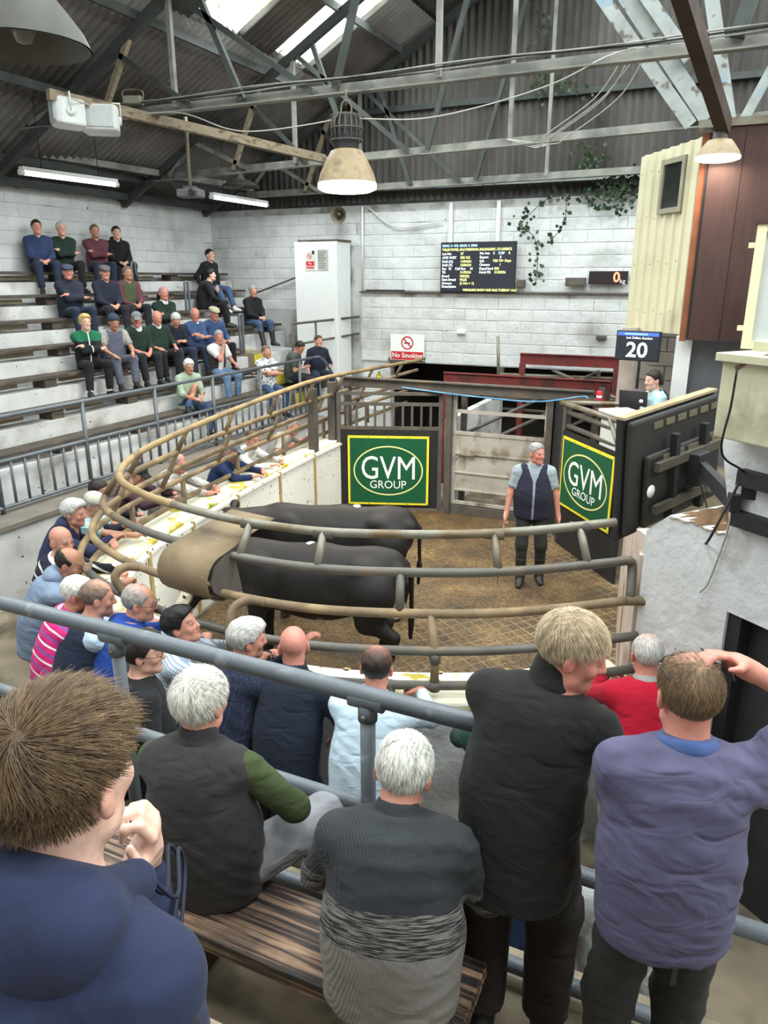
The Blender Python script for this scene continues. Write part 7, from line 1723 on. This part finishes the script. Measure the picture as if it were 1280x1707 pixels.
lean_('man in pale blue shirt with thinning dark hair, seen from behind', 628, 1114, 8, top=K('pale_blue_shirt', (190, 208, 222), kind='placket'), collar='polo', hair='dark', style='balding', skin='red', head=(8, 14, 0), lean=26, w=1.12, belly=0.03, bottom=BLACKC)
lean_('man in dark green jumper mostly hidden by the tall man in black fleece', 860, 1165, 6, top=K('bottle_green_knit', (22, 52, 44)), hair='grey', skin='ruddy', head=(-10, 20, 0), lean=30, w=1.1, bottom=K('dark_blue_jeans', (40, 56, 88)))
lean_('grey-haired man in bright red jumper and beige trousers at the ring corner', 1078, 1092, 15, top=K('red_jumper', (166, 16, 42)), collar='polo', collar_mat=GREYTEE, hair='lightgrey', style='balding', skin='red', head=(5, 10, 0), lean=26, w=1.08, bottom=K('beige_chinos', (168, 160, 138)))
# ------------------------------------------------------------------ ring man and clerk
rm = person('man in navy gilet and grey shirt standing in the ring with a stick', ('px', 895, 756, 0.012), 196, lod='mid', s=1.0, w=1.12, belly=0.025, lean=2, head=(38, 2, 0), top=K('grey_work_shirt', (140, 150, 158)), sleeve='short', vest=(K('navy_fleece_gilet', (40, 40, 56)), 0.012), collar='polo', bottom=K('dark_olive_trousers', (42, 44, 40)), hair='grey', style='crop', skin='red', hl=(-0.31, 0.06, 0.83), hr=(0.31, 0.10, 0.82), palm=((1, 0.2, 0), (-1, 0.2, 0)), curl=(0.5, 1.0), fl=(-0.13, 0.02, 0.075), fr=(0.10, 0.14, 0.075), boots=True)
glasses_obj(rm['root'], rm['C'], rm['Rh'], 1.0, up=0.085, back=0.03)
w_ = Vector(tuple(rm['root'].location)) + Matrix.Rotation(R(196), 3, 'Z') @ Vector(tuple(rm['Wr'] + rm['dr'] * 0.08))
st = empty('drover_stick', (w_.x, w_.y, 0.012), 0, 'thin cane held by the man standing in the ring', 'stick')
MB().tube([(0.0, 0.0, w_.z + 0.10), (0.0, -0.01, w_.z - 0.05), (-0.02, -0.12, 0.02)], [0.012, 0.011, 0.008], 8).build('shaft', M('cane', srgb(190, 150, 110), 0.6), st)
person('woman clerk in pale blue and navy top with ponytail, chin on hand', ('px', 1088, 634, 1.62), 118, sit=True, lod='mid', s=0.95, w=0.9, top=K('pale_blue_top', (168, 204, 214)), vest=(NAVY, 0.10), bottom=BLACKC, hair='dark', style='pony', skin='pale', lean=14, head=(12, 8, 0), hl=(-0.06, 0.26, 0.42), hr=(0.04, 0.26, 0.46), hdir=((0.4, 0.1, 0.9), (-0.4, 0.1, 0.9)), curl=(0.9, 0.9))
o = empty('clerk_stool', (-0.80, 9.95, 1.30), 0, 'small dark stool the clerk sits on', 'stool')
MB().lathe([(0, 0.27), (0.17, 0.27), (0.18, 0.29), (0.17, 0.31), (0, 0.315)], n=20).build('seat', M_BLACK, o)
for q in range(4): MB().tube([(0.12 * math.cos(q * 1.571), 0.12 * math.sin(q * 1.571), 0.28), (0.16 * math.cos(q * 1.571), 0.16 * math.sin(q * 1.571), 0.0)], 0.012, 6).build('leg', M_STEEL, o)
# ------------------------------------------------------------------ people in the foreground
def hair_region(thin=0.0, low=0.0):
    def f(p, rg):
        x, y, z = p[:, 0], p[:, 1], p[:, 2]
        ok = z > hairline(y + np.clip(np.abs(x) - 0.05, 0, 1) * 0.12) + 0.004 + low
        ok &= ~((np.abs(x) > 0.055) & ((y + 0.008) ** 2 + (z + 0.004) ** 2 < 0.029 ** 2))
        if thin: ok &= ~((x * x + (y + 0.01) ** 2 < 0.0032) & (z > 0.06) & (rg.random(len(p)) < thin))
        return ok
    return f
def add_hair(i, n, colour, ln, seed, thin=0.0, **kw):
    par = [c for c in i['root'].children if c.name.startswith('hair')]
    return strands('hair_strands', par[0] if par else i['root'], i['C'], i['Rh'], i['s'], n, colour, ln, hair_region(thin), seed, **kw)
# boy in navy hoodie
HOOD = K('navy_hoodie', (37, 43, 68), fold=0.022, weave=0.0008, fscale=5.0)
_l = lambda *v: tuple(rotz(R(-2)) @ V3(*v))
boy = person('boy in a navy hoodie with brown hair, hand at his chin, nearest the camera', ('px', 108, 1292, 2.15), 2, sit=True, s=1.0, w=1.12, lod='near', lean=24, head=(2, 6, 0), skin='pale', hair='brown', style='short', top=HOOD, topname='hoodie', hood=False, bottom=DKTROU,
             hl=(-0.28, 0.16, 0.10), hr=('pix', 236, 1438, 1.10), er=(0.10, 0.0, -1.0), hdir=(None, _l(0.30, 0.12, 0.9)), palm=((0.3, 0, -1), _l(-0.75, -0.55, 0.0)), curl=(0.5, 0.95), fl=(-0.50, 0.30, -0.24), fr=(-0.34, 0.36, -0.24), kl=(-1, 0.5, 0.2), kr=(-1, 0.6, 0.2), loose=1.3)
b_ = boy; g_ = lambda x, y, z: b_['NB'] + b_['Rc'] @ V3(x, y, z)
skin_obj('hood', [ell(g_(0, -0.085, -0.03), V3(0.135, 0.062, 0.085), 0.05, b_['Rc']), cap(g_(-0.10, -0.06, 0.005), g_(-0.075, 0.06, -0.005), 0.042, 0.030, k=0.05), cap(g_(0.10, -0.06, 0.005), g_(0.085, 0.065, 0.0), 0.046, 0.034, k=0.05), cap(g_(-0.11, -0.075, 0.0), g_(0.11, -0.075, 0.0), 0.048, k=0.06)], 0.009, HOOD, b_['root'], (), (b_['NB'], b_['Rc']))
hp_ = b_['Wr'] + b_['dr'] * 0.10
for off in (0.0, 0.02):
    MB().tube(smooth_path([Vector(g_(0.07 + off, 0.085, 0.01)), Vector(g_(0.10 + off, 0.13, -0.03)), Vector(hp_ + V3(0.02 + off, 0.0, -0.05)), Vector(hp_ + V3(0.03 + off * 0.5, 0.01, -0.11)), Vector(g_(0.12 + off, 0.13, -0.14)), Vector(g_(0.11 + off, 0.12, -0.19))], 6), 0.0035, 6).build('drawstring', M('navy_cord', srgb(24, 28, 48), 0.8), b_['root'])
ln_boy = lambda p: 0.007 + 0.040 * ss(0.015, 0.085, p[:, 2]) + 0.010 * ss(0.03, 0.09, p[:, 1])
add_hair(boy, 9000, srgb(98, 76, 52), ln_boy, 11, rad=0.0008, jit=0.5, lift=0.013, spread_col=0.45, clump=1.3, th=0.008, crown=(0.012, -0.078, 0.10), comb=(0.25, 0.45, 0.05))
# white-haired man in charcoal gilet
OLS = K('olive_fleece_sleeve', (62, 72, 44)); CHG = K('charcoal_gilet', (50, 47, 48), fold=0.012, sheen=0.06); SWT = K('grey_sweatpants', (142, 142, 148), fold=0.012)
vm = person('white-haired man in charcoal gilet, olive sleeves and grey sweatpants on the bench', ('px', 336, 1170, 1.335), 8, sit=True, s=1.0, w=1.10, belly=0.04, lod='near', lean=12, plean=-8, side=-4, head=(-10, 6, 0), skin='ruddy', hair='white', style='short', top=CHG, topname='gilet', sleeve='long', sleeve_mat=OLS, collar='stand', collar_h=0.07, bottom=SWT,
            hl=(-0.10, 0.36, 0.26), hr=(0.12, 0.30, 0.24), er=(0.9, 0.0, -0.6), fl=(-0.12, 0.42, -0.30), fr=(0.40, 0.34, -0.30), kr=(0.6, 1, 0.6), hem=-0.10, loose=1.2, leg=1.22)
add_hair(vm, 5500, srgb(226, 222, 212), lambda p: 0.045 + 0.02 * ss(0.02, -0.06, p[:, 2]), 12, thin=0.6, rad=0.0008, jit=0.35, lift=0.008, spread_col=0.14)
# man in banded grey jumper
KNIT = K('banded_knit_jumper', (50, 53, 57), kind='knit_bands', cols=[(srgb(44, 44, 46), -0.225), (srgb(128, 124, 120), -0.355)], weave=0.0014, fold=0.008)
gm = person('white-haired man hunched in a banded charcoal and pale grey knitted jumper', ('px', 673, 1288, 1.335), 16, sit=True, s=1.0, w=1.13, belly=0.05, lod='near', lean=22, plean=4, head=(-4, 26, 4), skin='ruddy', hair='white', style='short', top=KNIT, topname='jumper', sleeve='long', collar='crew', collar_h=0.050, neck=-0.018, bottom=DKTROU,
            hl=(-0.10, 0.36, 0.20), hr=(0.14, 0.34, 0.16), er=(0.9, -0.3, -0.5), el=(-0.9, -0.3, -0.5), fl=(-0.12, 0.40, -0.30), fr=(0.14, 0.40, -0.30), hem=-0.11, loose=1.4, spec=True)
add_hair(gm, 5500, srgb(222, 220, 212), lambda p: 0.030 + 0.01 * ss(0.02, -0.06, p[:, 2]), 13, thin=0.45, rad=0.0008, jit=0.3, lift=0.006, spread_col=0.14)
# tall man in black fleece
FLC = K('black_fleece', (31, 31, 30), fold=0.012, sheen=0.06); BRT = K('dark_brown_trousers', (46, 38, 34), fold=0.012)
fm = person('tall sandy-haired man in black fleece leaning on the railing, face turned right', ('px', 955, 1086, 0.92), 8, s=1.0, w=1.06, belly=0.0, lod='near', lean=20, plean=8, side=9, twist=-4, head=(-84, 20, 0), skin='red', hair='sandy', style='short', top=FLC, topname='fleece', sleeve='long', collar='stand', collar_h=0.10, bottom=BRT, pel=(-0.02, -0.05, 0.90),
            hl=(-0.02, 0.46, 1.02), hr=(0.10, 0.48, 1.06), er=(1.0, -0.1, -0.4), el=(-0.7, 0, -0.7), hdir=((0.9, 0.3, 0), (-0.9, 0.3, 0)), hem=-0.20, loose=1.1, leg=1.35)
add_hair(fm, 5500, srgb(186, 166, 138), lambda p: 0.032 + 0.015 * ss(0.02, 0.1, p[:, 1]), 14, thin=0.3, rad=0.0008, jit=0.25, lift=0.006, spread_col=0.2)
# man in purple polo
POLO = K('purple_grey_polo', (86, 83, 110), fold=0.016); BJN = K('black_jeans', (48, 47, 46), fold=0.010)
pm = person('man in purple-grey polo shirt and black jeans scratching his head, seen from behind', ('px', 1146, 1158, 0.92), 20, s=0.96, w=1.10, belly=0.02, lod='near', lean=8, plean=3, side=3, head=(4, 8, 0), skin='red', hair='midbrown', style='balding', top=POLO, topname='polo_shirt', sleeve='short', collar='polo', bottom=BJN, pel=(0, 0, 0.91),
            hl=(-0.02, 0.40, 1.05), hr=(0.16, 0.10, 1.61), el=(-0.05, 0.25, -1.0), er=(1.0, 0.1, 0.05), hdir=(None, (-0.75, -0.1, 0.45)), palm=((0, 0, -1), (-0.4, -0.3, -0.85)), curl=(0.5, 0.42), hem=-0.125, loose=1.15, leg=1.12)
add_hair(pm, 5000, srgb(118, 96, 72), lambda p: 0.022 + 0 * p[:, 0], 15, thin=0.75, rad=0.0007, jit=0.25, lift=0.004, spread_col=0.3, th=0.006)
sg = glasses_obj(pm['root'], pm['C'], pm['Rh'], 0.99, up=0.075, back=0.055); sg.name = 'sunglasses'
NB_, up_, Rc_ = pm['NB'], pm['up'], pm['Rc']
skin_obj('collar_stripe', [cap(NB_ + up_ * 0.017, NB_ + up_ * 0.030 + Rc_ @ V3(0, 0.003, 0), 0.0818, 0.0762, k=0.0, flat=True)], 0.008, K('blue_collar_stripe', (70, 88, 136)), pm['root'], (), (NB_, Rc_))
for a_ in (0,):
    q = R(a_); p0 = pm['P'] + V3(0.19 * math.sin(q), -0.135 * math.cos(q) - 0.005, 0.06)
    MB().beam(Vector(p0 + V3(0, 0, -0.16)), Vector(p0 + V3(0, 0, -0.22)), 0.014, 0.006, up=(math.sin(q), -math.cos(q), 0)).build('belt_loop', BJN, pm['root'])
# seated man below the terrace, seen through the bars
person('man in pale grey T-shirt sitting below the terrace, seen through the railing bars', (-0.08, 2.62, 0.55), 20, sit=True, lod='mid', s=0.98, w=1.15, top=K('pale_grey_tee', (176, 178, 178)), sleeve='short', bottom=DENIM, hair='grey', skin='red', lean=16, group=None)
o = empty('low_bench', (-0.05, 2.62, 0.0), R(20), 'low bench under the man in the pale grey T-shirt', 'bench'); MB().box((-0.45, -0.15, 0.50), (0.3, 0.15, 0.55)).build('plank', M_PLANK, o)
for x in (-0.35, 0.2): MB().box((x - 0.08, -0.12, 0), (x + 0.08, 0.12, 0.5)).build('block', M_PLANK, o)
